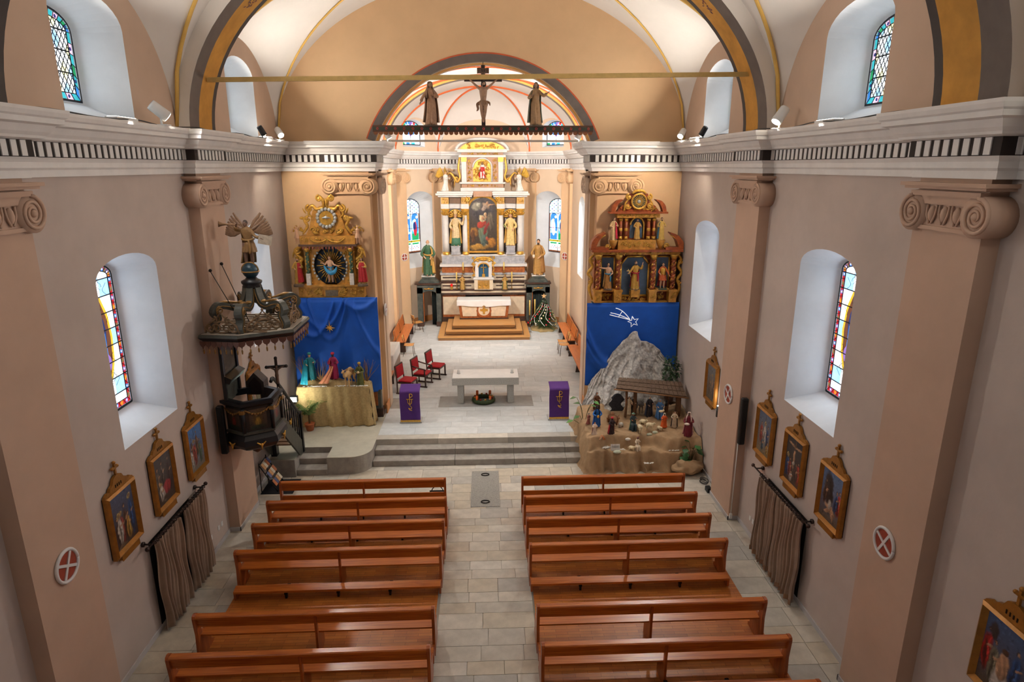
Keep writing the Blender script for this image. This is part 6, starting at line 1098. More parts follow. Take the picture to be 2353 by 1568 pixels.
for k in range(6):
    if k in (3, 4): continue
    A, B = cs[k], cs[(k + 1) % 6]; m = (A + B) / 2; d = (B - A).normalized(); nrm = m.normalized(); ang = math.atan2(d.y, d.x)
    P('panel', MB().box((m.x, m.y, Q(2.77)), (.56, .03, .58), rz=ang), M('pulpit_panel_dark', (44, 36, 30), .5, var=.2))
    mb, cc = paint(20, 22, .36, .46, ((96, 76, 60), (46, 40, 32)), [(.5, .5, .3, .42, 0, pcol[k], .5), (.45, .7, .08, .06, 0, (200, 160, 110), .3), (.5, .35, .16, .24, 0, (150, 60, 44) if k % 2 else (176, 136, 56), .4), (.5, .1, .44, .12, 0, (44, 60, 44), .4)], seed=40 + k)
    R3 = Matrix.Rotation(ang, 3, 'Z'); mb.V = [tuple(R3 @ Vector(v) + m + nrm * .02 + Vector((0, 0, Q(2.53)))) for v in mb.V]; P('painted_panel', mb, canvas, cols=cc)
    q = MB(); q.tube([m + d * u + nrm * .03 + Vector((0, 0, Q(2.99) - .1 * (1 - (u / .24) ** 2))) for u in np.linspace(-.24, .24, 12)], .018, 6); [q.sph(m + d * u + nrm * .04 + Vector((0, 0, Q(2.985) - .1 * (1 - (u / .24) ** 2))), .024, 6, 5) for u in np.linspace(-.24, .24, 9)]; P('gilt_swag', q, pbr)
    q = MB(); c = m * 1.27 + Vector((0, 0, Q(2.2))); q.sph(c, .035, 7, 5); q.tube([c - d * .09 + Vector((0, 0, .06)), c, c + d * .09 + Vector((0, 0, .06))], [.012, .022, .012], 6); q.tube([c, c - Vector((0, 0, .12))], [.025, .006], 6); P('cherub_head', q, gold, b)
for k in (0, 1, 2, 5): P('corner_column', MB().cyl(cs[k] * 1.05 + Vector((0, 0, Q(2.49))), cs[k] * 1.05 + Vector((0, 0, Q(3.04))), .045, n=10), pk); P('gilt_block', MB().box(cs[k] * 1.07 + Vector((0, 0, Q(2.97))), (.1, .1, .08)), pbr)
# back board on the pilaster
bb = P('back_board', MB().b2(-.44, -.4, -.36, .36, Q(3.1), Q(4.6)), pg); ob('board_frame', MB().b2(-.42, -.36, -.42, -.34, Q(3.1), Q(4.6)), pk, bb); ob('board_frame', MB().b2(-.42, -.36, .34, .42, Q(3.1), Q(4.6)), pk, bb); ob('board_panel', MB().b2(-.4, -.39, -.3, .3, Q(3.75), Q(4.5)), M('board_brown', (104, 92, 76), .6, var=.15), bb); ob('board_ledge', MB().box((-.32, 0, Q(3.62)), (.16, .8, .12), ry=.5), pk, bb)
# sounding board
CX_, CY_ = .22, .15
hx = [Vector((x, y, 0)) for x, y in ((-.6, -.86), (.22, -.98), (1.2, -.46), (1.2, .76), (.22, 1.28), (-.42, 1.0))]
def hexslab(z0, z1, f0, f1): o = [Vector((CX_ + (v.x - CX_) * f0, CY_ + (v.y - CY_) * f0, Q(z0))) for v in hx] + [Vector((CX_ + (v.x - CX_) * f1, CY_ + (v.y - CY_) * f1, Q(z1))) for v in hx]; return MB().add(o, [(i, (i + 1) % 6, 6 + (i + 1) % 6, 6 + i) for i in range(6)] + [tuple(range(5, -1, -1)), tuple(range(6, 12))])
cn = P('sounding_board', hexslab(4.56, 4.62, .9, .95), pk); ob('moulding', hexslab(4.62, 4.68, .96, 1.0), pk, cn); ob('moulding', hexslab(4.68, 4.73, 1.0, .98), pg, cn); ob('dusty_top', hexslab(4.73, 4.74, .94, .94), ptop, cn)
for k in range(9): y = -.7 + k * .2; ob('top_batten', MB().b2(-.4, CX_ + .8 * sqrt(max(.05, 1 - ((y - CY_) / 1.1) ** 2)), y - .02, y + .02, Q(4.74), Q(4.76)), M('batten', (120, 96, 72), .7), cn)
for k in range(6):
    if k in (4, 5): continue
    A, B = hx[k] * 1.0, hx[(k + 1) % 6]; m = (A + B) / 2; d = (B - A).normalized(); L = (B - A).length; ang = math.atan2(d.y, d.x); out = (m - Vector((CX_, CY_, 0))).normalized()
    for j in range(7):
        p = A + d * (L * (j + .5) / 7) - out * .05; w = L / 7 * .46
        ob('lambrequin', MB().prism([(-w, 0), (w, 0), (w, -.06), (w * .6, -.1), (w * .25, -.11), (0, -.16), (-w * .25, -.11), (-w * .6, -.1), (-w, -.06)], p + Vector((0, 0, Q(4.6))), d, (0, 0, 1), out * .02), cm((96, 58, 44)), cn); ob('tassel', MB().tube([p + Vector((0, 0, Q(4.44))), p + Vector((0, 0, Q(4.4))), p + Vector((0, 0, Q(4.34)))], [.008, .02, .014], 6), pbr, cn)
    q = MB(); o = m - out * .16 + Vector((0, 0, Q(4.75))); R = MB()
    for sgn in (-1, 1):
        for (cx, cz, r, a0) in ((.1, .1, .1, 0), (.26, .1, .09, PI), (.14, .27, .07, PI / 2)): q.tube([o + d * (sgn * cx) + (v.x * sgn) * d * 1.0 + Vector((0, 0, cz + v.z)) for v in spiral((0, 0, 0), r, 1.3, a0, 1, 20)], [.024 - .0006 * i for i in range(20)], 6)
        q.tube([o + d * sgn * .36, o + d * sgn * .3 + Vector((0, 0, .16)), o + d * sgn * .1 + Vector((0, 0, .3)), o + Vector((0, 0, .42))], [.02, .026, .022, .01], 6)
    q.tube([o + d * .16 * cos(a) + Vector((0, 0, .12 + .12 * sin(a))) for a in np.linspace(0, 2 * PI, 21)], .02, 6); q.sph(o + Vector((0, 0, .44)), .03, 7, 5); P('crest_carving', q, M('crest_bronze', (124, 98, 70), .6, .2, var=.3, scale=16))
for k in range(6):
    v = (hx[k] - Vector((CX_, CY_, 0))); r0 = min(.9, v.length - .2) ; u = v.normalized(); C = Vector((CX_, CY_, 0)); pt = lambda r, z: C + u * r + Vector((0, 0, Q(z)))
    pts = [pt(r0, 4.75), pt(r0 + .02, 4.85), pt(r0 - .06, 5.0), pt(r0 - .02, 5.12), pt(r0 - .1, 5.24), pt(r0 - .26, 5.22), pt(r0 * .5, 5.16), pt(.26, 5.2), pt(.17, 5.36), pt(.13, 5.55)]
    p2 = [(r0, 4.75), (r0 + .03, 4.86), (r0 - .06, 5.0), (r0 - .0, 5.13), (r0 - .1, 5.25), (r0 - .27, 5.22), (r0 * .5, 5.15), (.26, 5.2), (.17, 5.36), (.13, 5.55)]
    mb = MB().ribbon([(r, Q(z)) for r, z in p2], [.055, .05, .06, .075, .07, .065, .06, .07, .065, .05], -.07, .14); mb.xf(Matrix.Translation(C) @ Matrix.Rotation(math.atan2(u.y, u.x), 4, 'Z')); br = P('volute_bracket', mb, pg, bevel=.015); q = MB(); sd = Vector((-u.y, u.x, 0))
    for e in (-1, 1): q.tube([p + sd * .075 * e for p in spiral(pt(r0 - .09, 5.17), .085, 1.6, PI / 2, -1, 24, U=u)], .013, 5); q.tube([p + sd * .072 * e for p in pts], .011, 5)
    q.sph(pt(.3, 5.25), (.07, .07, .04), 7, 5); q.tube([pt(r0 - .12, 5.3), pt(r0 - .25, 5.31), pt(.36, 5.25)], [.02, .035, .02], 6); ob('bracket_scroll', q, pbr, br)
P('crown_cap', MB().lathe([(.16, Q(5.5)), (.2, Q(5.54)), (.18, Q(5.58)), (.21, Q(5.62)), (.21, Q(5.66)), (.13, Q(5.7)), (.1, Q(5.74))], (CX_, CY_, 0), 16), pk)
gl_ = P('globe', MB().sph((CX_, CY_, Q(5.88)), .17, 20, 14), cm((30, 58, 72), .35)); ob('globe_band', MB().tube([(CX_ + .172 * cos(a), CY_ + .172 * sin(a), Q(5.86)) for a in np.linspace(0, 2 * PI, 25)], .014, 6).tube([(CX_ + .172 * cos(a), CY_ - .03, Q(5.88) + .172 * sin(a)) for a in np.linspace(0, PI, 17)], .014, 6), pbr, gl_)
for (y0, z0, y1, x1) in ((-.3, 5.95, -.35, .15), (.3, 6.0, .1, .1)): P('tie_wire', MB().cyl((-.43, y0, Q(z0)), (x1, y1, Q(4.76)), .009, n=6).sph((-.42, y0, Q(z0)), .035, 7, 5), iron)
hd = P('hatch_hood', MB().prism([(-.2, Q(3.0)), (.2, Q(3.0)), (.2, Q(3.3)), (0, Q(3.52)), (-.2, Q(3.3))], (-.06, .42, 0), (1, 0, 0), (0, 0, 1), (0, .3, 0)), M('hood_brown', (64, 54, 48), .5, var=.2)); ob('hood_opening', MB().prism([(-.14, Q(3.02)), (.14, Q(3.02)), (.14, Q(3.26)), (0, Q(3.42)), (-.14, Q(3.26))], (-.06, .418, 0), (1, 0, 0), (0, 0, 1), (0, -.004, 0)), cm((40, 18, 18)), hd)
# stair
sr = P('stair_stringer', MB().prism([(14.5, 1.9), (14.5, 2.3), (14.75, 2.2), (16.2, .82), (16.2, .5), (15.95, .5)], (.12, -PY, -1.9), (0, 1, 0), (0, 0, 1), (.05, 0, 0)), pg)
P('stair_stringer', MB().prism([(14.5, 1.9), (14.5, 2.3), (14.75, 2.2), (16.2, .82), (16.2, .5), (15.95, .5)], (-.6, -PY, -1.9), (0, 1, 0), (0, 0, 1), (.05, 0, 0)), pg)
for k in range(7): P('stair_tread', MB().b2(-.58, .14, 14.62 + k * .22 - PY, 14.88 + k * .22 - PY, Q(2.0 - k * .2), Q(2.03 - k * .2)), cm((120, 82, 50)))
P('handrail', MB().tube([(.15, 14.3 - PY, Q(3.16)), (.15, 14.62 - PY, Q(3.08)), (.15, 16.22 - PY, Q(1.58)), (.15, 16.3 - PY, Q(1.5))], .04, 8), pk); P('newel_post', MB().b2(.1, .2, 16.16 - PY, 16.26 - PY, Q(.5), Q(1.66)), pk); P('stair_foot', MB().b2(-.6, -.45, 15.9 - PY, 16.1 - PY, Q(.5), Q(1.0)), pk)
for k in range(9): y = 14.72 + k * .17; z = 3.0 - (y - 14.62) * .93; P('baluster', MB().lathe([(.016, Q(z - .78)), (.024, Q(z - .5)), (.014, Q(z - .3)), (.022, Q(z - .15)), (.014, Q(z))], (.15, y - PY, 0), 8), pk)
q = MB(); q.sph((.19, 15.3 - PY, Q(1.72)), (.03, .05, .06)); q.tube([(.19, 15.22 - PY, Q(1.8)), (.2, 15.3 - PY, Q(1.72)), (.19, 15.38 - PY, Q(1.8))], .016, 6); P('gilt_ornament', q, gold)
cr = thing('pulpit_crucifix', 'dark wooden crucifix fixed to the pulpit rim', 'crucifix', (-4.72, 13.9, 3.18)); ob('cross', MB().b2(-.03, .03, -.02, .02, 0, .66).b2(-.2, .2, -.02, .02, .44, .5).sph((0, 0, .67), .04, 7, 5).sph((-.21, 0, .47), .04, 7, 5).sph((.21, 0, .47), .04, 7, 5), cm((46, 34, 30), .45), cr, rot=.2)
S = MB(); [limb(S, [(e * .04, -.05, .42), (e * .11, -.05, .46), (e * .17, -.04, .48)], [.022, .016, .01], 1, 7) for e in (-1, 1)]; S.lathe([(.02, .08), (.035, .2), (.045, .28), (.035, .33), (.05, .42), (.02, .45)], (0, -.05, 0), 10, 1, .8); S.sph((.01, -.06, .48), (.025, .026, .032)); ob('corpus', S, cm((112, 84, 66), .45), cr, remesh=.008, rot=.2)
figure('trumpet_angel', (PX + CX_, PY + CY_, 5.97), .98, .1, (132, 98, 58), 'brown winged angel blowing a trumpet on top of the pulpit', cat='statue', legs=True, skin=(112, 82, 66), hair=(60, 44, 36), lean=.03, cloak=(120, 92, 56), cloak_rng=(1.0, 3.0), sash=(140, 104, 56), arms=(((-.2, -.05, .78), (-.16, -.12, .87)), ((.17, -.03, .64), (.28, -.05, .6))), wings={'col': (128, 98, 74), 'len': 1.05, 'up': .0}, head_dir=(-.5, -1, 0),
    extra=multi(lambda t, h: ob('trumpet', MB().tube([Vector((-.05, -.08, .89)) * h, Vector((-.3, -.12, .9)) * h, Vector((-.42, -.13, .905)) * h, Vector((-.5, -.14, .91)) * h], [.012 * h, .014 * h, .03 * h, .065 * h], 12), cm((132, 100, 70), .4, .3), t), lambda t, h: ob('tablet', MB().box(Vector((.38, -.06, .56)) * h, (.28 * h, .015 * h, .2 * h), ry=.2), cm((176, 160, 140)), t)))

# ------------------------------------------------------------------ leaflet rack and mat
ob('floor_mat', MB().b2(-.4, .4, -.35, .42, 0, .015), M('mat_black', (26, 28, 34), .9), loc=(-5.33, 15.12, 0), label='black floor mat below the pulpit stairs', cat='mat')
t = thing('leaflet_rack', 'black wire rack with colourful leaflets against the left wall', 'rack', (-5.52, 15.1, .015)); fr = MB()
for y in (-.26, .26): fr.tube([(-.2, y, .75), (.2, y, .02)], .014, 6); fr.tube([(-.2, y, 0), (-.2, y, .8)], .012, 6)
for k in range(4): fr.tube([(-.2 + .133 * k, -.26, .75 - .243 * k), (-.2 + .133 * k, .26, .75 - .243 * k)], .012, 6)
ob('wire_frame', fr, iron, t)
for i in range(3):
    for j in range(4): ob('leaflet', MB().box((-.11 + .12 * i, -.19 + .127 * j, .68 - .22 * i), (.012, .11, .17), ry=-.62), cm(((212, 160, 110), (226, 214, 190), (196, 120, 80), (90, 100, 140))[(i * 3 + j) % 4]), t)
# ------------------------------------------------------------------ chancel furniture
alt = thing('stone_altar', 'stone altar table with two square legs before the steps', 'altar', (-.03, 20.02, .5)); agr = M('altar_granite', (206, 204, 198), .5, rgb2=(160, 158, 152), scale=50, bump=.2, bscale=40)
ob('table_top', MB().b2(-1.08, 1.08, -.46, .46, .66, .9), agr, alt, bevel=.008); ob('altar_linen', MB().b2(-1.07, 1.07, -.44, .47, .9, .906), M('linen_white', (244, 242, 240)), alt)
for s in (-1, 1): ob('leg', MB().b2(s * .82 - .1, s * .82 + .1, -.34, .34, 0, .66), agr, alt, bevel=.008)
for x, n in ((-.88, 'left'), (.88, 'right')):
    c = thing('altar_candle', 'short white candle on the %s end of the stone altar' % n, 'candle', (-.03 + x, 20.05, 1.406)); ob('wax', MB().lathe([(.045, 0), (.045, .13), (.03, .135)], n=14), cm((246, 244, 238), .4), c); ob('wick', MB().cyl((0, 0, .13), (0, 0, .15), .004, n=5), cm((30, 26, 24)), c); ob('dish', MB().lathe([(.06, 0), (.065, .01)], n=14), cm((216, 216, 214), .3), c)
aw = thing('advent_wreath', 'green advent wreath with four orange candles under the stone altar', 'wreath', (-.1, 19.82, .506)); r_ = random.Random(5); q = MB()
for k in range(420):
    a = r_.uniform(0, 2 * PI); b2 = r_.uniform(0, 2 * PI); R_ = .32 + .085 * cos(b2); p = Vector((R_ * cos(a), R_ * sin(a), .075 + .075 * sin(b2))); d = Vector((r_.uniform(-1, 1), r_.uniform(-1, 1), r_.uniform(-.3, 1))).normalized(); q.add([p - d * .02, p + d.cross(Vector((0, 0, 1))) * .008, p + d * .045], [(0, 1, 2)])
ob('sprigs', q, M('fir_green', (58, 82, 40), .7, rgb2=(92, 96, 50), scale=30), aw, kind='stuff'); ob('wreath_core', MB().tube([(.32 * cos(a), .32 * sin(a), .07) for a in np.linspace(0, 2 * PI, 33)], .07, 8), cm((54, 66, 36), .8), aw)
for k in range(4): a = PI / 4 + k * PI / 2; ob('candle', MB().lathe([(.042, .1), (.042, .3 if k < 2 else .26), (.02, .31 if k < 2 else .27)], (.3 * cos(a), .3 * sin(a), 0), 12), M('candle_orange', (206, 92, 30), .4, var=.1), aw)
for k in range(12): a = k * PI / 6 + .2; ob('bauble', MB().sph((.3 * cos(a), .3 * sin(a), .16), .035, 8, 6), (gold, cm((214, 190, 150), .3), cm((150, 40, 30), .3))[k % 3], aw)
pv = M('purple_cloth', (80, 38, 118), .8, var=.08, scale=5)
for x, y, n in ((-2.3, 18.28, 'left'), (2.2, 18.33, 'right')):
    t = thing('lectern', 'lectern under a purple cloth with gold monogram, %s of the stone altar' % n, 'lectern', (x, y, .5))
    ob('stand', MB().b2(-.26, .26, -.14, .16, .04, 1.0), cm((214, 210, 204)), t); ob('foot', MB().b2(-.33, .33, -.22, .2, 0, .04), cm((196, 194, 190)), t)
    def pc(u, v):
        s = v * 1.5
        return ((u - .5) * .6 + .004 * sin(9 * v), .18 - s * 1.0 if s < .4 else -.22 - .012 * sin(u * 9) * (s - .4), 1.12 - .1 * (s / .4) if s < .4 else 1.02 - (s - .4) * .86)
    c = ob('purple_cloth', MB().grid(pc, 24, 30), pv, t, solid=.008); ob('gold_fringe', MB().b2(-.3, .3, -.245, -.225, .05, .11), gold, c)
    q = MB(); q.tube([(0, -.245, .95), (0, -.25, .58)], .013, 6); q.tube([(.0, -.248, .95), (.06, -.248, .94), (.08, -.248, .89), (.05, -.248, .85), (0, -.248, .84)], .012, 6); q.tube([(-.1, -.248, .78), (.1, -.248, .78)], .012, 6); q.tube([(-.06, -.248, .78), (-.05, -.248, .66), (0, -.248, .62), (.05, -.248, .66), (.06, -.248, .78)], .011, 6); q.tube([(.0, -.248, .58), (.05, -.25, .52), (.03, -.25, .47), (-.04, -.25, .5), (0, -.25, .44), (.06, -.25, .42)], .011, 6); ob('gold_monogram', q, gold, c)
vr = M('velvet_red', (168, 6, 28), .7, var=.1, scale=8); dwd = wood('chair_wood', (74, 46, 34), (50, 30, 24), .4, 2)
def red_chair(loc, rz, arms, label):
    t = thing('velvet_chair', label, 'chair', loc, rz, group='red velvet chairs')
    w = .27
    for s in (-1, 1):
        ob('back_post', MB().tube([(s * w, .24, 0), (s * w, .24, .45), (s * w, .3, .98)], .024, 6, sm=False), dwd, t); ob('leg', MB().b2(s * w - .022, s * w + .022, -.27, -.225, 0, .43), dwd, t); ob('foot_rail', MB().b2(s * w - .022, s * w + .022, -.3, .28, 0, .05), dwd, t)
        if arms: ob('armrest', MB().tube([(s * (w + .02), .27, .76), (s * (w + .02), .0, .7), (s * (w + .02), -.24, .66), (s * (w + .02), -.28, .62)], .026, 6), dwd, t); ob('arm_post', MB().b2(s * (w + .02) - .02, s * (w + .02) + .02, -.25, -.21, .4, .66), dwd, t)
    ob('seat_frame', MB().b2(-w, w, -.26, .24, .38, .43), dwd, t); ob('seat', MB().b2(-w + .01, w - .01, -.27, .21, .43, .49), vr, t, bevel=.02); ob('backrest', MB().box((0, .265, .75), (2 * w - .04, .05, .4), rx=-.11), vr, t, bevel=.015); ob('top_rail', MB().box((0, .295, .97), (2 * w, .04, .04)), dwd, t)
for (x, y, a, n) in ((-2.72, 20.85, False, 'red velvet chair without arms, nearest the left lectern'), (-2.28, 21.6, True, 'red velvet armchair, middle of the three'), (-1.85, 22.45, False, 'red velvet chair without arms, farthest of the three')): red_chair((x, y, .5), PI / 2 - .32, a, n)
bw = wood('bench_wood', (214, 128, 62), (182, 98, 44), .35, 1)
def bench(loc, L, s, label):
    t = thing('choir_bench', label, 'bench', loc); ob('seat', MB().b2(-.2, .22, -L / 2, L / 2, .43, .47), bw, t, bevel=.01); ob('backrest', MB().box((s * .24, 0, .72), (.035, L, .42), ry=s * .14), bw, t, bevel=.01)
    for y in (-L / 2 + .12, 0, L / 2 - .12): ob('leg', MB().prism([(-.16, 0), (.2, 0), (.2, .43), (-.1, .43)], (0, y - .025, 0), (1, 0, 0), (0, 0, 1), (0, .05, 0)), dwd, t); ob('back_support', MB().prism([(s * .17, .4), (s * .22, .4), (s * .28, .9), (s * .24, .9)], (0, y - .02, 0), (1, 0, 0), (0, 0, 1), (0, .04, 0)), dwd, t)
    return t
bench((-3.55, 27.25, .5), 3.2, -1, 'long orange wooden bench along the left chancel wall'); bench((3.55, 27.25, .5), 3.2, 1, 'far orange wooden bench along the right chancel wall'); bench((3.52, 22.8, .5), 4.4, 1, 'near orange wooden bench along the right chancel wall'); bench((-3.5, 21.2, .5), 1.3, -1, 'short wooden bench end showing behind the left pier')
sw = wood('school_wood', (226, 168, 98), (200, 138, 70), .4, 0); stl = M('steel_dark', (70, 58, 50), .4, .6)
def school(loc, rz, label):
    t = thing('school_chair', label, 'chair', loc, rz, group='plywood stacking chairs'); ob('seat', MB().grid(lambda u, v: ((u - .5) * .4, (v - .5) * .4, .45 + .02 * (2 * v - 1) ** 2), 8, 8), sw, t, solid=.014); ob('backrest', MB().grid(lambda u, v: ((u - .5) * .4, .22 - .03 * (1 - (2 * u - 1) ** 2) * -1 + .03 * v, .66 + .18 * v), 10, 4), sw, t, solid=.014)
    for s in (-1, 1): ob('leg', MB().tube([(s * .19, -.2, 0), (s * .17, -.16, .44)], .011, 6), stl, t); ob('leg', MB().tube([(s * .19, .24, 0), (s * .18, .18, .44), (s * .18, .25, .84)], .011, 6), stl, t)
school((3.2, 25.1, .5), -PI / 2 + .1, 'front light plywood chair against the right benches'); school((3.2, 25.6, .5), -PI / 2, 'rear light plywood chair against the right benches'); school((-3.15, 25.3, .5), PI / 2, 'plywood chair behind the credence table'); school((-3.2, 29.2, .5), PI / 2 + .5, 'plywood chair in the left apse corner')
t = thing('credence_table', 'brown credence cabinet under a white cloth behind the left pier', 'table', (-3.66, 23.3, .5)); ob('cabinet', MB().b2(-.28, .28, -1.0, .9, 0, .86), wood('cab_wood', (120, 74, 40), (92, 54, 28), .4, 2), t); ob('white_cloth', MB().grid(lambda u, v: ((-.29, -.3, .0)[0] + (.58 * min(1, max(0, (v - .3) / .4))), -1.02 + 1.94 * u, .875 - .5 * max(0, .3 - v) / .3 * 0 - (.42 * max(0, v - .7) / .3)), 12, 21), M('linen_white', (244, 242, 240)), t, solid=.008); ob('cloth_end', MB().b2(-.28, .29, -1.03, -1.015, .3, .875), M('linen_white', (244, 242, 240)), t)
# ------------------------------------------------------------------ christmas tree
t = thing('christmas_tree', 'decorated christmas tree with star and bead garlands right of the altar', 'christmas tree', (2.75, 29.45, .5)); r_ = random.Random(11)
ob('trunk', MB().cyl((0, 0, 0), (0, 0, 1.5), .04, .008, 8), cm((84, 58, 38), .8), t); q = MB()
for k in range(420):
    f = r_.random() ** .75; z = .22 + 1.2 * f; R_ = (.72 * (1 - f) + .05) * r_.uniform(.8, 1.08); a = r_.uniform(0, 2 * PI); d = Vector((cos(a), sin(a), -.18 + .2 * f)); sd = Vector((-sin(a), cos(a), 0)); o = Vector((0, 0, z)); 
    for j in range(9):
        g = R_ * (j + 1) / 9; p = o + d * g; l = .11 * (1 - .4 * j / 9) * (.5 + .5 * R_ / .7) + .02
        for s in (-1, 1): q.add([p - sd * .006, p + sd * s * l + d * l * .7 + Vector((0, 0, .015)), p + d * .045], [(0, 1, 2)])
ob('fir_needles', q, M('fir_dark', (42, 72, 40), .7, rgb2=(70, 102, 58), scale=14), t, kind='stuff')
for k in range(6):
    a0 = PI + k * PI / 5 + .1; ob('bead_garland', MB().tube([((.05 + .62 * u) * cos(a0 + .3 * sin(7 * u)), (.05 + .62 * u) * sin(a0 + .3 * sin(7 * u)), 1.42 - 1.1 * u - .02 * sin(14 * u)) for u in np.linspace(0, 1, 24)], [.009 + .006 * (i % 2) for i in range(24)], 6), cm((236, 236, 240), .3), t)
for k in range(34):
    f = (k + .5) / 34; a = PI + (k * 2.4) % PI; R_ = .66 * (1 - f) + .08; ob('bauble', MB().sph((R_ * cos(a), R_ * sin(a), .3 + 1.0 * f), r_.uniform(.032, .05), 9, 7), (cm((176, 22, 34), .25), cm((222, 196, 130), .25), cm((200, 30, 60), .25), cm((236, 226, 200), .3))[k % 4], t)
q = MB(); sp = [(.13 * (1 if k % 2 == 0 else .42) * cos(PI / 2 + k * PI / 5), .13 * (1 if k % 2 == 0 else .42) * sin(PI / 2 + k * PI / 5)) for k in range(10)]; ob('tree_star', MB().prism(sp, (0, -.02, 1.6), (1, 0, 0), (0, 0, 1), (0, .04, 0)), cm((226, 186, 130), .4), t)
ob('burlap_foot', MB().lathe([(.62, 0), (.6, .05), (.4, .14), (.12, .2)], n=30, fold=lambda a, z, r: .05 * cos(7 * a) + .03 * cos(13 * a)), M('burlap_gold', (178, 152, 104), .9, var=.15, scale=20, bump=.2, bscale=120), t)
for x, y, n in ((2.12, 29.95, 'left'), (2.38, 30.15, 'right')): candle((x, y, .5), .75, .035, 'tall yellow floor candle behind the christmas tree, %s one' % n, .55)
# ------------------------------------------------------------------ nativity scenes
bur = M('burlap_brown', (168, 138, 104), .92, var=.12, scale=6, bump=.3, bscale=160); bur2 = M('burlap_gold', (192, 164, 104), .92, var=.12, scale=6, bump=.3, bscale=160)
def sstep(a, b, x): t_ = min(1, max(0, (x - a) / (b - a))); return t_ * t_ * (3 - 2 * t_)
class Nz:
    def __init__(s, seed): r = random.Random(seed); s.k = [(r.uniform(-1, 1) * f, r.uniform(-1, 1) * f, r.uniform(0, 6.28), 1 / f) for f in (2, 3, 5, 7, 9, 13, 17) for _ in range(3)]
    def __call__(s, x, y): return sum(a * sin(p * x * 2 + q * y * 2 + c) for p, q, c, a in s.k)
n1, n2 = Nz(3), Nz(8)
def leafblade(q, p, d, L, w, droop=.3, up=Vector((0, 0, 1))):
    p, d = Vector(p), Vector(d).normalized(); s = d.cross(up); s = s.normalized() if s.length > .05 else Vector((1, 0, 0)); m = p + d * L * .5 + Vector((0, 0, .0)); e = p + d * L - up * droop * L
    q.add([p, m + s * w / 2 - up * droop * L * .25, e, m - s * w / 2 - up * droop * L * .25, m - up * droop * L * .15], [(0, 1, 4), (1, 2, 4), (2, 3, 4), (3, 0, 4)], True)
def quad_body(S, s, kind):
    """four-legged animal facing -y, height s at the withers"""
    L = lambda pts, rad: S.tube([Vector(p) * s for p in pts], [r * s for r in rad], 9)
    if kind == 'camel':
        L([(0, .42, .66), (0, .2, .74), (0, 0, .74), (0, -.25, .72), (0, -.36, .68)], [.1, .17, .19, .17, .1]); S.sph(Vector((0, .05, .92)) * s, (.12 * s, .17 * s, .16 * s)); L([(0, -.34, .7), (0, -.52, .66), (0, -.6, .82), (0, -.6, 1.0)], [.1, .075, .06, .055]); L([(0, -.58, 1.03), (0, -.68, 1.02), (0, -.8, .97)], [.065, .06, .04]); fl = .6
    elif kind == 'sheep':
        L([(0, .34, .6), (0, .15, .68), (0, -.15, .68), (0, -.34, .62)], [.14, .24, .25, .16]); L([(0, -.3, .72), (0, -.42, .88)], [.13, .1]); L([(0, -.42, .92), (0, -.52, .88), (0, -.6, .82)], [.095, .08, .05]); fl = .5
    else:
        L([(0, .42, .72), (0, .2, .78), (0, -.15, .76), (0, -.38, .76)], [.13, .19, .2, .15]); L([(0, -.34, .82), (0, -.52, 1.02)], [.13, .09]); L([(0, -.5, 1.08), (0, -.66, .98), (0, -.76, .9)], [.09, .075, .055]); fl = .62
    hz = {'camel': 1.06, 'sheep': .98, 'ox': 1.14}[kind]; hy = {'camel': -.58, 'sheep': -.44, 'ox': -.5}[kind]
    for e in (-1, 1):
        L([(e * .1, -.27, fl), (e * .11, -.28, .34), (e * .11, -.27, .06), (e * .11, -.3, .01)], [.075, .045, .032, .04]); L([(e * .11, .32, fl + .04), (e * .13, .24, .4), (e * .12, .36, .24), (e * .12, .33, .05), (e * .12, .3, .01)], [.1, .065, .04, .032, .04]); L([(e * .05, hy, hz), (e * .13, hy + .03, hz + (.06 if kind != 'sheep' else -.04))], [.03, .018])
    L([(0, .42, .74 if kind != 'sheep' else .62), (0, .52, .6), (0, .52, .42)], [.035, .025, .015])
def animal(name, loc, s, rz, col, label, kind, cat, lying=False, extra=None):
    t = thing(name, label, cat, loc, rz); S = MB(); quad_body(S, s, kind)
    if lying: S.V = [(x * 1.1, y, z - .34 * s if z > .34 * s else z * .12) for x, y, z in S.V]
    ob('body', S, cm(col, .8), t, remesh=s * .02); hy, hz = {'camel': (-.64, 1.06), 'sheep': (-.5, .93), 'ox': (-.58, 1.08)}[kind]; dz = -.34 if lying else 0
    ob('eyes', MB().sph(Vector((-.055, hy, hz + dz)) * s, .014 * s, 6, 4).sph(Vector((.055, hy, hz + dz)) * s, .014 * s, 6, 4), cm((20, 16, 14), .3), t)
    if extra: extra(t, s)
# ---- left: the kings on a burlap covered table
t = thing('burlap_table', 'table under gold burlap carrying three kings, left of the chancel arch', 'table', (-4.52, 18.2, .5))
ob('table', MB().b2(-1.0, 1.0, -.12, .22, 0, 1.18), dwd, t)
def tb1(u, v):
    x = -1.06 + 2.12 * u; e = min(1, (1.06 - abs(x)) / .1)
    if v < .6:                                             # skirt, from the floor up
        k = v / .6; fl = (1 - k); d = .03 * sin(9 * u * PI) + .02 * sin(17 * u * PI + 2); xx = x * (1 + .07 * fl) + .02 * sin(20 * k); return (xx, -.2 - .1 * fl - d * (.3 + fl) - .0 * e, .0 + 1.22 * k + .02 * fl * sin(8 * u))
    k = (v - .6) / .4; hump = .16 * math.exp(-((x + .72) / .26) ** 2) + .2 * math.exp(-((x - .02) / .3) ** 2) * (1 - .3 * k) + .06 * math.exp(-((x - .85) / .2) ** 2)
    return (x, -.2 + .42 * k, 1.22 + hump * sstep(.15, .7, k) + .012 * n1(x * 3, k * 2))
c = ob('burlap_cover', MB().grid(tb1, 110, 60), bur2, t, solid=.008)
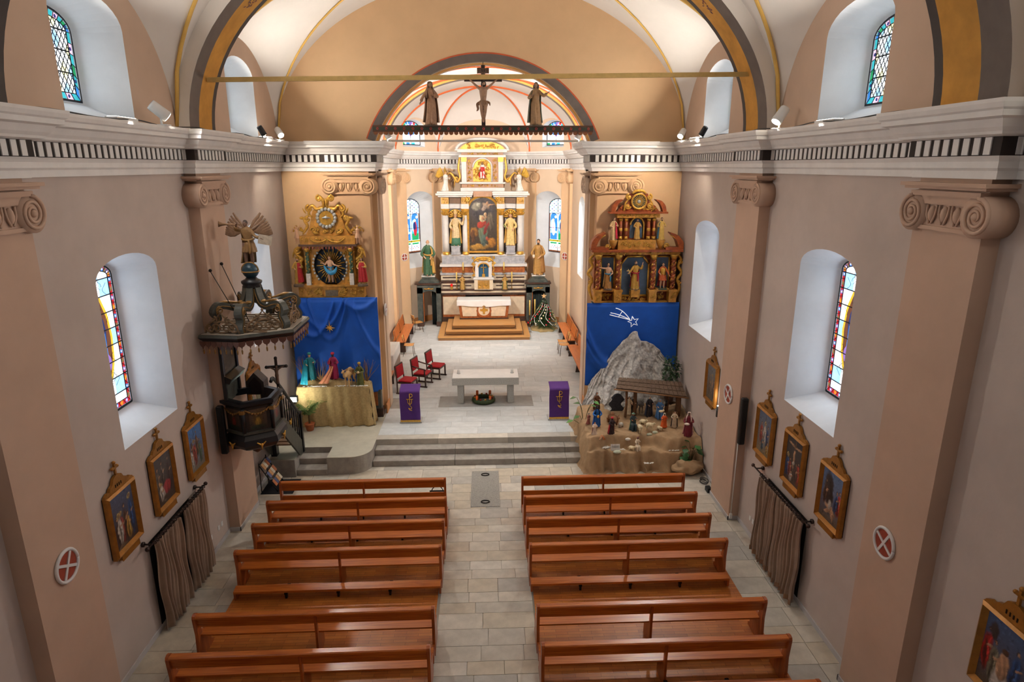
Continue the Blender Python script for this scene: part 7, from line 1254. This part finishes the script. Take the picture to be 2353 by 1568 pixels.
def side(s):
    def f(u, v): k = v; fl = 1 - k; return (s * (1.06 + .1 * fl + .03 * sin(9 * u) * fl), -.2 - .08 * fl * (1 - u) + .42 * u, 1.22 * k)
    return f
ob('burlap_side', MB().grid(side(1), 20, 16), bur2, t, solid=.008); ob('burlap_side', MB().grid(side(-1), 20, 16), bur2, t, solid=.008)
def pebbles(loc, n, sx, sy, label, seed, r0=.022):
    r = random.Random(seed); q = MB()
    for _ in range(n): r1 = r0 * r.uniform(.6, 1.4); q.sph((r.uniform(-sx, sx), r.uniform(-sy, sy), r1 * .5), (r1, r1 * r.uniform(.7, 1), r1 * .6), 6, 4)
    ob('white_pebbles', q, M('pebble_white', (236, 232, 224), .6, var=.1, scale=30), loc=loc, label=label, cat='pebbles', kind='stuff')
pebbles((-5.05, 18.03, 1.72), 60, .34, .025, 'white pebbles along the left front edge of the kings table', 1); pebbles((-4.0, 18.03, 1.72), 90, .48, .025, 'white pebbles along the right front edge of the kings table', 2)
K = 1.72
figure('king_figure', (-5.2, 18.22, 1.88), .84, .15, (36, 128, 140), 'king figure in teal robe and turban on the left burlap table', 'figurine', cloak=(26, 150, 176), cloak_rng=(.2, 3.6), beard=False, hat=('turban', (52, 150, 150)), arms=(((-.17, -.05, .64), (-.1, -.15, .6)), ((.17, -.05, .66), (.14, -.16, .68))), extra=lambda t, h: ob('teal_train', MB().grid(lambda u, v: (-.13 * h - .1 * v * h + .12 * (u - .5) * h * (1 + 1.2 * v), (-.02 - .1 * u - .16 * v ** 1.5) * h + .012 * sin(12 * u) * h, .74 * h - .84 * v * h), 14, 16), cm((26, 150, 176)), t, solid=.01))
figure('king_figure', (-4.52, 18.22, 1.9), .82, 0, (150, 24, 76), 'dark king figure in magenta with long pink train, centre of the burlap table', 'figurine', skin=(62, 40, 34), hair=(30, 22, 20), cloak=(206, 60, 70), cloak_rng=(.5, 3.9), hat=('turban', (196, 30, 60)), extra=lambda t, h: ob('pink_train', MB().grid(lambda u, v: (-.04 * h - .3 * v * h + .1 * (u - .5) * h * (1 + 2.4 * v), -.1 * h - .16 * v * h + .02 * sin(14 * u) * h, .5 * h - .6 * v ** .8 * h), 14, 16), M('pink_brocade', (224, 130, 110), .6, rgb2=(236, 176, 120), scale=40), t, solid=.012))
figure('king_figure', (-3.74, 18.1, K), .72, -.1, (92, 96, 44), 'bearded king figure in yellow sleeves bringing a gift, right on the burlap table', 'figurine', skin=(120, 84, 58), cloak=(196, 160, 40), cloak_rng=(.4, 2.8), beard=True, hat=('turban', (190, 150, 50)), arms=(((-.18, -.05, .62), (-.06, -.18, .6)), ((.18, -.05, .62), (.06, -.18, .6))), extra=lambda t, h: ob('gift', MB().sph(Vector((0, -.2, .63)) * h, .05 * h), cm((226, 200, 150)), t))
animal('camel_figure', (-4.04, 18.12, K), .52, -.35, (196, 156, 104), 'tan camel figure with packs between the two right kings', 'camel', 'figurine', extra=lambda t, s: ob('pack', MB().box((0, .05 * s, .88 * s), (.42 * s, .3 * s, .2 * s)), cm((150, 110, 66)), t, bevel=.02))
def branch(loc, label, seed, h=.8, spread=.5, n=26):
    r = random.Random(seed); q = MB()
    for _ in range(n):
        p = Vector((0, 0, 0)); d = Vector((r.uniform(-spread, spread), r.uniform(-.15, .05), 1)).normalized(); pts = [p]
        for k in range(5): d = (d + Vector((r.uniform(-.25, .25), r.uniform(-.1, .1), r.uniform(-.1, .15)))).normalized(); p = p + d * h / 5 * r.uniform(.7, 1.1); pts.append(p)
        q.tube(pts, [.012, .009, .007, .006, .004, .002], 4)
    ob('dry_branches', q, cm((150, 116, 80), .8), loc=loc, label=label, cat='branches', kind='stuff')
branch((-5.4, 18.3, 1.86), 'bare twigs rising at the left end of the kings table', 4, .8, .5); branch((-4.95, 18.36, 1.8), 'bare twigs behind the teal king', 5, .7, .9, 16); branch((-3.6, 18.34, 1.7), 'bare twigs at the right end of the kings table', 6, .8, .6, 20)
t = thing('potted_palm', 'potted palm with arching fronds beside the pulpit stairs', 'potted plant', (-5.2, 17.66, .5)); ob('pot', MB().lathe([(.1, 0), (.14, .2), (.15, .22), (.13, .22)], n=16), cm((176, 96, 56), .7), t); ob('stem', MB().cyl((0, 0, .2), (0, 0, .5), .03, n=8), cm((96, 76, 46), .8), t)
r_ = random.Random(9)
for k in range(22):
    a = r_.uniform(0, 6.28); q = MB(); tilt = r_.uniform(.5, 1.1); L_ = r_.uniform(.48, .68); pr = None
    for j in range(9):
        f = (j + 1) / 9; p = Vector((cos(a) * L_ * f * tilt, sin(a) * L_ * f * tilt * .8, .5 + L_ * f * (1.1 - .8 * f * tilt))); sd = Vector((-sin(a), cos(a), 0))
        for s in (-1, 1): leafblade(q, p, sd * s + Vector((cos(a), sin(a), .1)) * .8, .19 * (1 - .5 * f), .03, .25)
    ob('frond', q, M('palm_green', (92, 120, 60), .6, var=.2, scale=10), t)
t = thing('stage_lamp', 'small glowing flood lamp on a stand beside the kings table', 'flood lamp', (-5.5, 17.4, .5)); ob('stand', MB().cyl((0, 0, 0), (0, 0, 1.0), .012, n=6).b2(-.1, .1, -.1, .1, 0, .015), lampk, t); ob('housing', MB().box((0, 0, 1.08), (.2, .12, .16)), lampk, t); ob('lamp_glass', MB().box((0, -.064, 1.08), (.17, .01, .13)), M('cool_glass', (230, 255, 240), .3, emit=14.), t)
l = bpy.data.lights.new('stage_light', 'SPOT'); l.energy = 22; l.color = (.98, 1, .85); l.spot_size = 2.2; l.spot_blend = .6; l.shadow_soft_size = .08; o = put('stage_light', l, t, loc=(.05, .1, 1.12)); o.rotation_euler = Vector((.6, 1, -.12)).to_track_quat('-Z', 'Y').to_euler()
# ---- right: the crib landscape
def terr(x, y):
    yy = y + .06 * sin(5.3 * x + .7) + .035 * sin(11 * x + 1) + .02 * sin(23 * x)
    z = .56 * sstep(15.56, 15.68, yy) + .32 * sstep(15.96, 16.12, yy + .25 * sstep(4.5, 4.9, x) + .22 * sstep(3.4, 3.1, x)) + .2 * sstep(16.1, 17.6, yy)
    fl = .5 * sstep(16.85, 16.95, y); e = sstep(2.56, 2.72, x + .03 * sin(9 * y)); z = fl * 0 + z * e
    return max(z + (.026 * n1(x * 1.2, y * 1.1) + .016 * n2(x * 2.3, y * 1.9) - .02 * abs(n2(x * 1.1, y * 2.2))) * (.4 + .6 * e) * sstep(15.5, 15.7, yy), .004 + (fl + .004) * (1 if y > 16.9 else 0))
t = thing('nativity_landscape', 'brown burlap landscape stepping up to the stable on the right', 'nativity base', (4.2, 16.6, 0))
ys = list(np.linspace(15.5, 15.56, 4)) + list(np.linspace(15.565, 15.72, 20)) + list(np.linspace(15.74, 17.95, 90)); nx_, ny_ = 130, len(ys)
def tg(u, v): y = ys[min(ny_ - 1, round(v * (ny_ - 1)))]; x = 2.52 + 3.3 * u; z = terr(x, y); return (x - 4.2 + .04 * n2(y * 2, z * 3) * (1 if z < .9 else .3) * (x < 5.7), y - 16.6 - (.07 * sin(9 * x + 2 * sin(3 * x)) + .04 * sin(21 * x)) * (1.1 - z) * (y < 15.8), z)
ob('burlap_cover', MB().grid(tg, nx_, ny_), bur, t)
bq = MB(); bq.grid(lambda u, v: ((.3 + .03 * sin(9 * v * 6)) * cos(2 * PI * u) * (.4 + .9 * sin(PI * min(v, .98))) + .05 * sin(12 * v), (.2 + .02 * sin(7 * u * 6)) * sin(2 * PI * u) * (.4 + .9 * sin(PI * min(v, .98))), .42 * v + .03 * sin(2 * PI * u * 5) * sin(PI * v)), 44, 20, True, True); ob('burlap_bundle', bq, bur, loc=(5.38, 15.42, 0), label='crumpled burlap bundle on the floor at the right end of the nativity', cat='fabric')
mtn = M('mountain_paper', (222, 219, 214), .85, rgb2=(150, 147, 145), scale=16, detail=10, bump=.6, bscale=14)
top = [(2.95, 1.0), (3.1, 1.5), (3.3, 1.78), (3.47, 1.98), (3.7, 2.35), (3.95, 2.68), (4.25, 3.0), (4.38, 3.2), (4.46, 3.22), (4.56, 3.2), (4.7, 2.92), (4.85, 2.9), (5.1, 2.74), (5.3, 2.6), (5.45, 2.44), (5.62, 2.2), (5.8, 1.9)]
def mt(u, v):
    x = 2.95 + 2.85 * u; z1 = np.interp(x, [a for a, _ in top], [b for _, b in top]); z0 = terr(x, 17.6) if x > 3.5 else .55; k = v; z = z0 + (z1 - z0) * k
    y = 18.4 - (.62 + .25 * math.exp(-((x - 3.3) / .3) ** 2)) * (1 - k) ** 1.1 + (.05 * n1(x * 1.3, z * 1.2) - .1 * abs(n2(x * .9 + .3 * z, z * .5)) * .6) * (1 - .5 * k) + .07 * abs(sin(7 * (x - 4.43) / (1.35 - k) + .8 * n1(x, z))) * (.3 + .7 * sin(PI * k)) + .02 * n1(x * 4, z * 4); return (x + .03 * n2(z * 2, x), min(y, 18.44), z)
ob('paper_mountain', MB().grid(mt, 110, 70), mtn, label='crumpled grey paper mountain against the right blue backdrop', cat='mountain model', solid=.004)
ob('cave_shade_sheet', MB().grid(lambda u, v: (3.62 + .36 * u + .05 * sin(9 * v), 17.42 + .0 * v, 1.05 + .55 * v * (1 - .25 * (2 * u - 1) ** 2)), 10, 10), M('cave_shade_paint', (58, 58, 66), .9, var=.3, scale=12), label='dark sheet painted as the shaded cave mouth beside the stable post', cat='cave', solid=.01)  # no hollow here: the shade inside the cave is the sheet's dark colour
# stable
t = thing('stable', 'small stable with bark roof and trunk posts in the nativity', 'stable', (4.7, 17.2, 1.0)); bark = M('bark', (128, 104, 84), .9, rgb2=(84, 66, 54), scale=12, bump=.5, bscale=40, stretch=(1, 4, 1))
FL, FR, BL, BR = Vector((-1.04, -.26, .92)), Vector((1.02, -.26, .62)), Vector((-.85, .32, 1.03)), Vector((1.02, .32, .86))
ob('roof_board', MB().add([FL, FR, BR, BL, FL - Vector((0, 0, .02)), FR - Vector((0, 0, .02)), BR - Vector((0, 0, .02)), BL - Vector((0, 0, .02))], [(0, 1, 2, 3), (7, 6, 5, 4), (0, 4, 5, 1), (1, 5, 6, 2), (2, 6, 7, 3), (3, 7, 4, 0)]), bark, t)
r_ = random.Random(3)
for i in range(16):
    for j in range(3):
        u0, u1 = i / 16 + .004, (i + 1) / 16 - .004; v0, v1 = j / 3 - .02, (j + 1) / 3 + .03; f = lambda u, v: FL.lerp(FR, u).lerp(BL.lerp(BR, u), v) + Vector((0, 0, .035 - .05 * (v - v0) + .006)); jt = r_.uniform(-.02, .02); q = [f(u0, v0 + jt), f(u1, v0 - jt), f(u1, v1), f(u0, v1)]
        ob('shingle', MB().add(q + [p - Vector((0, 0, .014)) for p in q], [(0, 1, 2, 3), (7, 6, 5, 4), (0, 4, 5, 1), (1, 5, 6, 2), (2, 6, 7, 3), (3, 7, 4, 0)]), bark, t)
ob('front_beam', MB().cyl(FL + Vector((-.05, -.01, -.02)), FR + Vector((.05, -.01, -.02)), .022, n=8), cm((150, 112, 76), .8), t)
for x, y, z1, r, n in ((-.7, -.12, .9, .035, 9), (-.42, .0, .88, .05, 10), (.82, -.1, .68, .08, 10), (.55, .1, .72, .05, 9)): ob('post', MB().tube([(x, y, 0), (x + .02, y, z1 * .5), (x, y, z1)], [r * 1.2, r, r * 1.05], n), cm((110, 76, 50), .85), t)
T = lambda x, y: terr(x, y) + .01
G = 'nativity figurines'
def nf(name, x, y, h, rz, robe, label, **k): k.setdefault('group', G); figure(name, (x, y, T(x, y)), h, rz, robe, label, 'figurine', **k)
nf('joseph_figure', 4.68, 17.05, .64, .25, (40, 38, 46), 'bearded figure in dark cloak leaning on a staff in the stable', cloak=(52, 60, 84), hat=('hood', (196, 190, 190)), beard=True, hair=(120, 110, 104), extra=staff((-.16, -.14, 0), (-.1, -.14, .62), .012))
nf('mary_figure', 4.97, 16.98, .6, -.15, (74, 122, 178), 'seated woman in light blue with white veil in the stable', pose='sit', veil=(180, 206, 230), cloak=(112, 160, 208), hairstyle='long', extra=lambda t, h: ob('child', MB().sph(Vector((.04, -.26, .42)) * h, (.12 * h, .07 * h, .06 * h)).sph(Vector((.14, -.28, .47)) * h, .05 * h), cm((236, 220, 186)), t))
nf('villager_figure', 4.12, 17.2, .56, .1, (226, 210, 180), 'standing woman in cream dress beside the left stable post', hairstyle='long'); nf('villager_figure', 4.27, 17.24, .56, -.1, (40, 30, 30), 'standing man with cream sleeves and black trousers beside the stable post', cloak=(226, 210, 180), cloak_rng=(.2, 2.9), extra=staff((.14, -.12, 0), (.14, -.12, .7), .01))
nf('king_figure', 3.08, 16.55, .63, .1, (20, 96, 176), 'dark veiled king figure in bright blue robe, left in the crib landscape', veil=(24, 26, 34), skin=(70, 50, 44), cloak=(14, 84, 170), arms=(((-.19, -.06, .62), (-.04, -.17, .54)), ((.19, -.06, .62), (.04, -.17, .54))), extra=lambda t, h: ob('gift', MB().lathe([(.03 * h, .48 * h), (.06 * h, .54 * h), (.02 * h, .62 * h)], (0, -.2 * h, 0), 10), gold, t))
nf('king_figure', 3.42, 16.12, .52, .4, (40, 18, 24), 'kneeling dark king with red sleeves before the camel', pose='kneel', skin=(50, 34, 30), hair=(24, 18, 18), cloak=(176, 24, 44), hat=('turban', (206, 24, 50)))
animal('camel_figure', (3.56, 16.72, T(3.56, 16.72)), .48, .3, (120, 78, 46), 'brown kneeling camel beside the blue king', 'camel', 'figurine', True)
nf('shepherd_figure', 4.07, 16.4, .52, .1, (40, 60, 66), 'seated shepherd in green jacket and cap in the centre of the landscape', pose='sit', skin=(176, 110, 74), cloak=(60, 110, 92), hat=('hat', (96, 130, 110)))
nf('girl_figure', 2.95, 16.12, .4, .2, (226, 206, 190), 'kneeling girl in white with auburn hair by the campfire', pose='kneel', hair=(130, 54, 30), hairstyle='long', cloak=(130, 60, 44)); nf('girl_figure', 2.86, 16.62, .34, .5, (150, 84, 74), 'small crouching figure in dusty red at the left edge of the landscape', pose='kneel', hat=('hat', (96, 80, 74)))
nf('woman_figure', 4.97, 16.48, .46, -.1, (214, 92, 34), 'kneeling woman in bright orange dress before the crib', pose='kneel', skin=(80, 54, 44), cloak=(226, 110, 40), veil=(230, 214, 190))
nf('woman_figure', 5.27, 16.5, .5, -.3, (206, 188, 160), 'woman in dark shawl and pale apron at the right of the stable', cloak=(60, 44, 40), hairstyle='long', hair=(60, 40, 30)); nf('woman_figure', 5.5, 15.98, .72, -.3, (104, 18, 36), 'large woman in crimson skirt and pink shawl at the right edge of the landscape', veil=(232, 208, 196), cloak=(206, 140, 146), cloak_rng=(.1, 3.0), skin=(120, 80, 62), extra=lambda t, h: ob('bundle', MB().sph(Vector((-.06, -.16, .55)) * h, (.1 * h, .06 * h, .05 * h)), cm((236, 220, 206)), t))
nf('boy_figure', 4.08, 15.82, .4, .2, (226, 210, 186), 'sitting boy in white shirt and maroon cap on the lower ledge', pose='sit', hat=('turban', (110, 34, 46)), skin=(90, 62, 50), cloak=(120, 40, 50), cloak_rng=(.9, 2.2)); nf('hermit_figure', 3.22, 17.42, .56, .1, (104, 64, 40), 'figure in brown hood standing on the rock at the upper left', hat=('hood', (110, 66, 40)), cloak=(92, 56, 36), beard=True, hair=(200, 190, 180))
CREAM = (228, 212, 176)
for k, (x, y, s, rz, lab, ly) in enumerate(((4.24, 16.3, .26, .2, 'cream sheep sitting against the shepherd', False), (4.55, 16.42, .26, 1.2, 'cream sheep walking between shepherd and orange woman', False), (4.42, 16.66, .24, .9, 'cream sheep behind the shepherd', True), (4.82, 16.4, .2, .4, 'small cream lamb in front of the orange woman', True), (3.92, 15.8, .2, .9, 'small lamb lying beside the sitting boy', True), (3.78, 16.6, .22, -.6, 'grey-white sheep left of the shepherd', True), (3.2, 17.2, .2, .2, 'white sheep below the hooded figure on the rock', False))): animal('sheep_figure', (x, y, T(x, y)), s, rz, CREAM if k != 5 else (206, 200, 190), lab, 'sheep', 'figurine', ly)
animal('donkey_figure', (4.48, 17.35, T(4.48, 17.35)), .34, .2, (110, 98, 90), 'grey donkey figure behind the man with the staff', 'ox', 'figurine'); animal('ox_figure', (5.4, 16.9, T(5.4, 16.9)), .34, -.5, (140, 96, 62), 'brown ox figure at the right stable post', 'ox', 'figurine', True)
t = thing('campfire', 'little campfire of white and orange sticks on the landscape', 'campfire', (3.12, 15.92, T(3.12, 15.92))); r_ = random.Random(2)
for k in range(14): a = r_.uniform(0, 6.28); ob('stick', MB().cyl((.1 * cos(a), .07 * sin(a), .01), (.02 * cos(a + 2), .02 * sin(a + 2), .13), .009, n=5), cm(((226, 200, 160), (214, 110, 44), (150, 90, 60))[k % 3]), t)
pebbles((3.3, 15.86, T(3.3, 15.86) + .0), 50, .2, .05, 'white pebbles in front of the campfire', 7); pebbles((3.62, 15.76, .585), 18, .12, .03, 'white pebbles beside the written card', 8); pebbles((5.05, 15.7, .56), 26, .14, .03, 'white pebbles at the right of the lower ledge', 9); pebbles((4.35, 15.56, .26), 26, .12, .03, 'white pebbles in the lowest front niche', 10)
t = thing('written_card', 'white card with lines of writing on the lower ledge', 'sign', (3.46, 15.74, .575)); ob('card', MB().box((0, 0, .09), (.25, .006, .18), rx=-.2), cm((236, 232, 226)), t)
for k in range(5): ob('text_line', MB().box((0, -.005 + .0, .145 - .027 * k), (.19, .003, .006), rx=-.2), cm((90, 90, 96)), t, loc=(0, -.012 + .006 * k - .006, 0))
for k, (x, y, rx_, lab) in enumerate(((3.5, 15.66, .11, 'smooth pale green stone beside the written card'), (3.86, 16.02, .08, 'flat white stone left of the seated shepherd'), (4.5, 16.2, .08, 'grey-green stone under the walking sheep'), (4.66, 16.22, .08, 'pale green stone right of the walking sheep'))): ob('stone', MB().sph((0, 0, .02), (rx_, rx_ * .6, .045), 12, 8), cm((186, 192, 170) if k != 1 else (226, 222, 214)), loc=(x, y, T(x, y)), label=lab, cat='stone')
ln = thing('lantern', 'tiny black lantern hanging at the right of the stable', 'lantern', (5.16, 17.0, 1.36)); ob('cage', MB().cyl((0, 0, 0), (0, 0, .12), .035, n=8).tube([(0, 0, .12), (0, 0, .17)], [.04, .008], 8), lampk, ln); ob('lantern_hook', MB().cyl((0, 0, .16), (0, 0, .3), .006, n=5), lampk, ln)
def leafplant(loc, label, h, seed, n, L, w, col, spread=.5, pot=True):
    t = thing('leafy_plant', label, 'plant', loc); r = random.Random(seed)
    if pot: ob('pot', MB().lathe([(.08, 0), (.1, .16), (.085, .16)], n=14), cm((92, 66, 50), .7), t)
    st = MB()
    for k in range(n):
        a = r.uniform(0, 6.28); z = h * r.uniform(.3, 1); p = Vector((spread * r.uniform(.3, 1) * cos(a), spread * r.uniform(.2, .6) * sin(a), z)); st.tube([(0, 0, .05), (p.x * .4, p.y * .4, z * .7), p], .007, 5); q = MB(); leafblade(q, p, (cos(a), sin(a) * .6 - .3, .2), L * r.uniform(.8, 1.2), w, .5); ob('leaf', q, cm(col if k % 3 else tuple(min(255, int(v * 1.35)) for v in col), .45), t)
    ob('stem', st, cm((88, 84, 50), .7), t)
leafplant((2.78, 16.95, .55), 'plant with a few broad leaves at the left edge of the nativity', 1.15, 4, 7, .24, .2, (66, 106, 54), .3); leafplant((5.55, 15.72, .0), 'dark broad leaved plant at the right foot of the nativity', .85, 6, 12, .26, .2, (44, 84, 40), .34)
t = thing('ficus_plant', 'bushy dark green ficus beside the paper mountain', 'potted plant', (5.5, 17.9, 1.1)); ob('pot', MB().lathe([(.1, 0), (.13, .2), (.11, .2)], n=14), cm((84, 60, 48), .7), t); ob('stem', MB().cyl((0, 0, .2), (0, 0, 1.1), .02, .01, 7), cm((80, 60, 42), .8), t); q = MB(); r_ = random.Random(13)
for k in range(300): a, b2, R_ = r_.uniform(0, 6.28), r_.uniform(-1, 1), r_.random() ** .4; p = Vector((.3 * R_ * cos(a) * sqrt(1 - b2 * b2), .22 * R_ * sin(a) * sqrt(1 - b2 * b2), 1.08 + .48 * R_ * b2)); leafblade(q, p, (r_.uniform(-1, 1), r_.uniform(-1, .4), r_.uniform(-.6, .4)), .1, .055, .4)
ob('leaves', q, M('ficus_green', (36, 62, 34), .4, rgb2=(58, 88, 48), scale=12), t, kind='stuff')
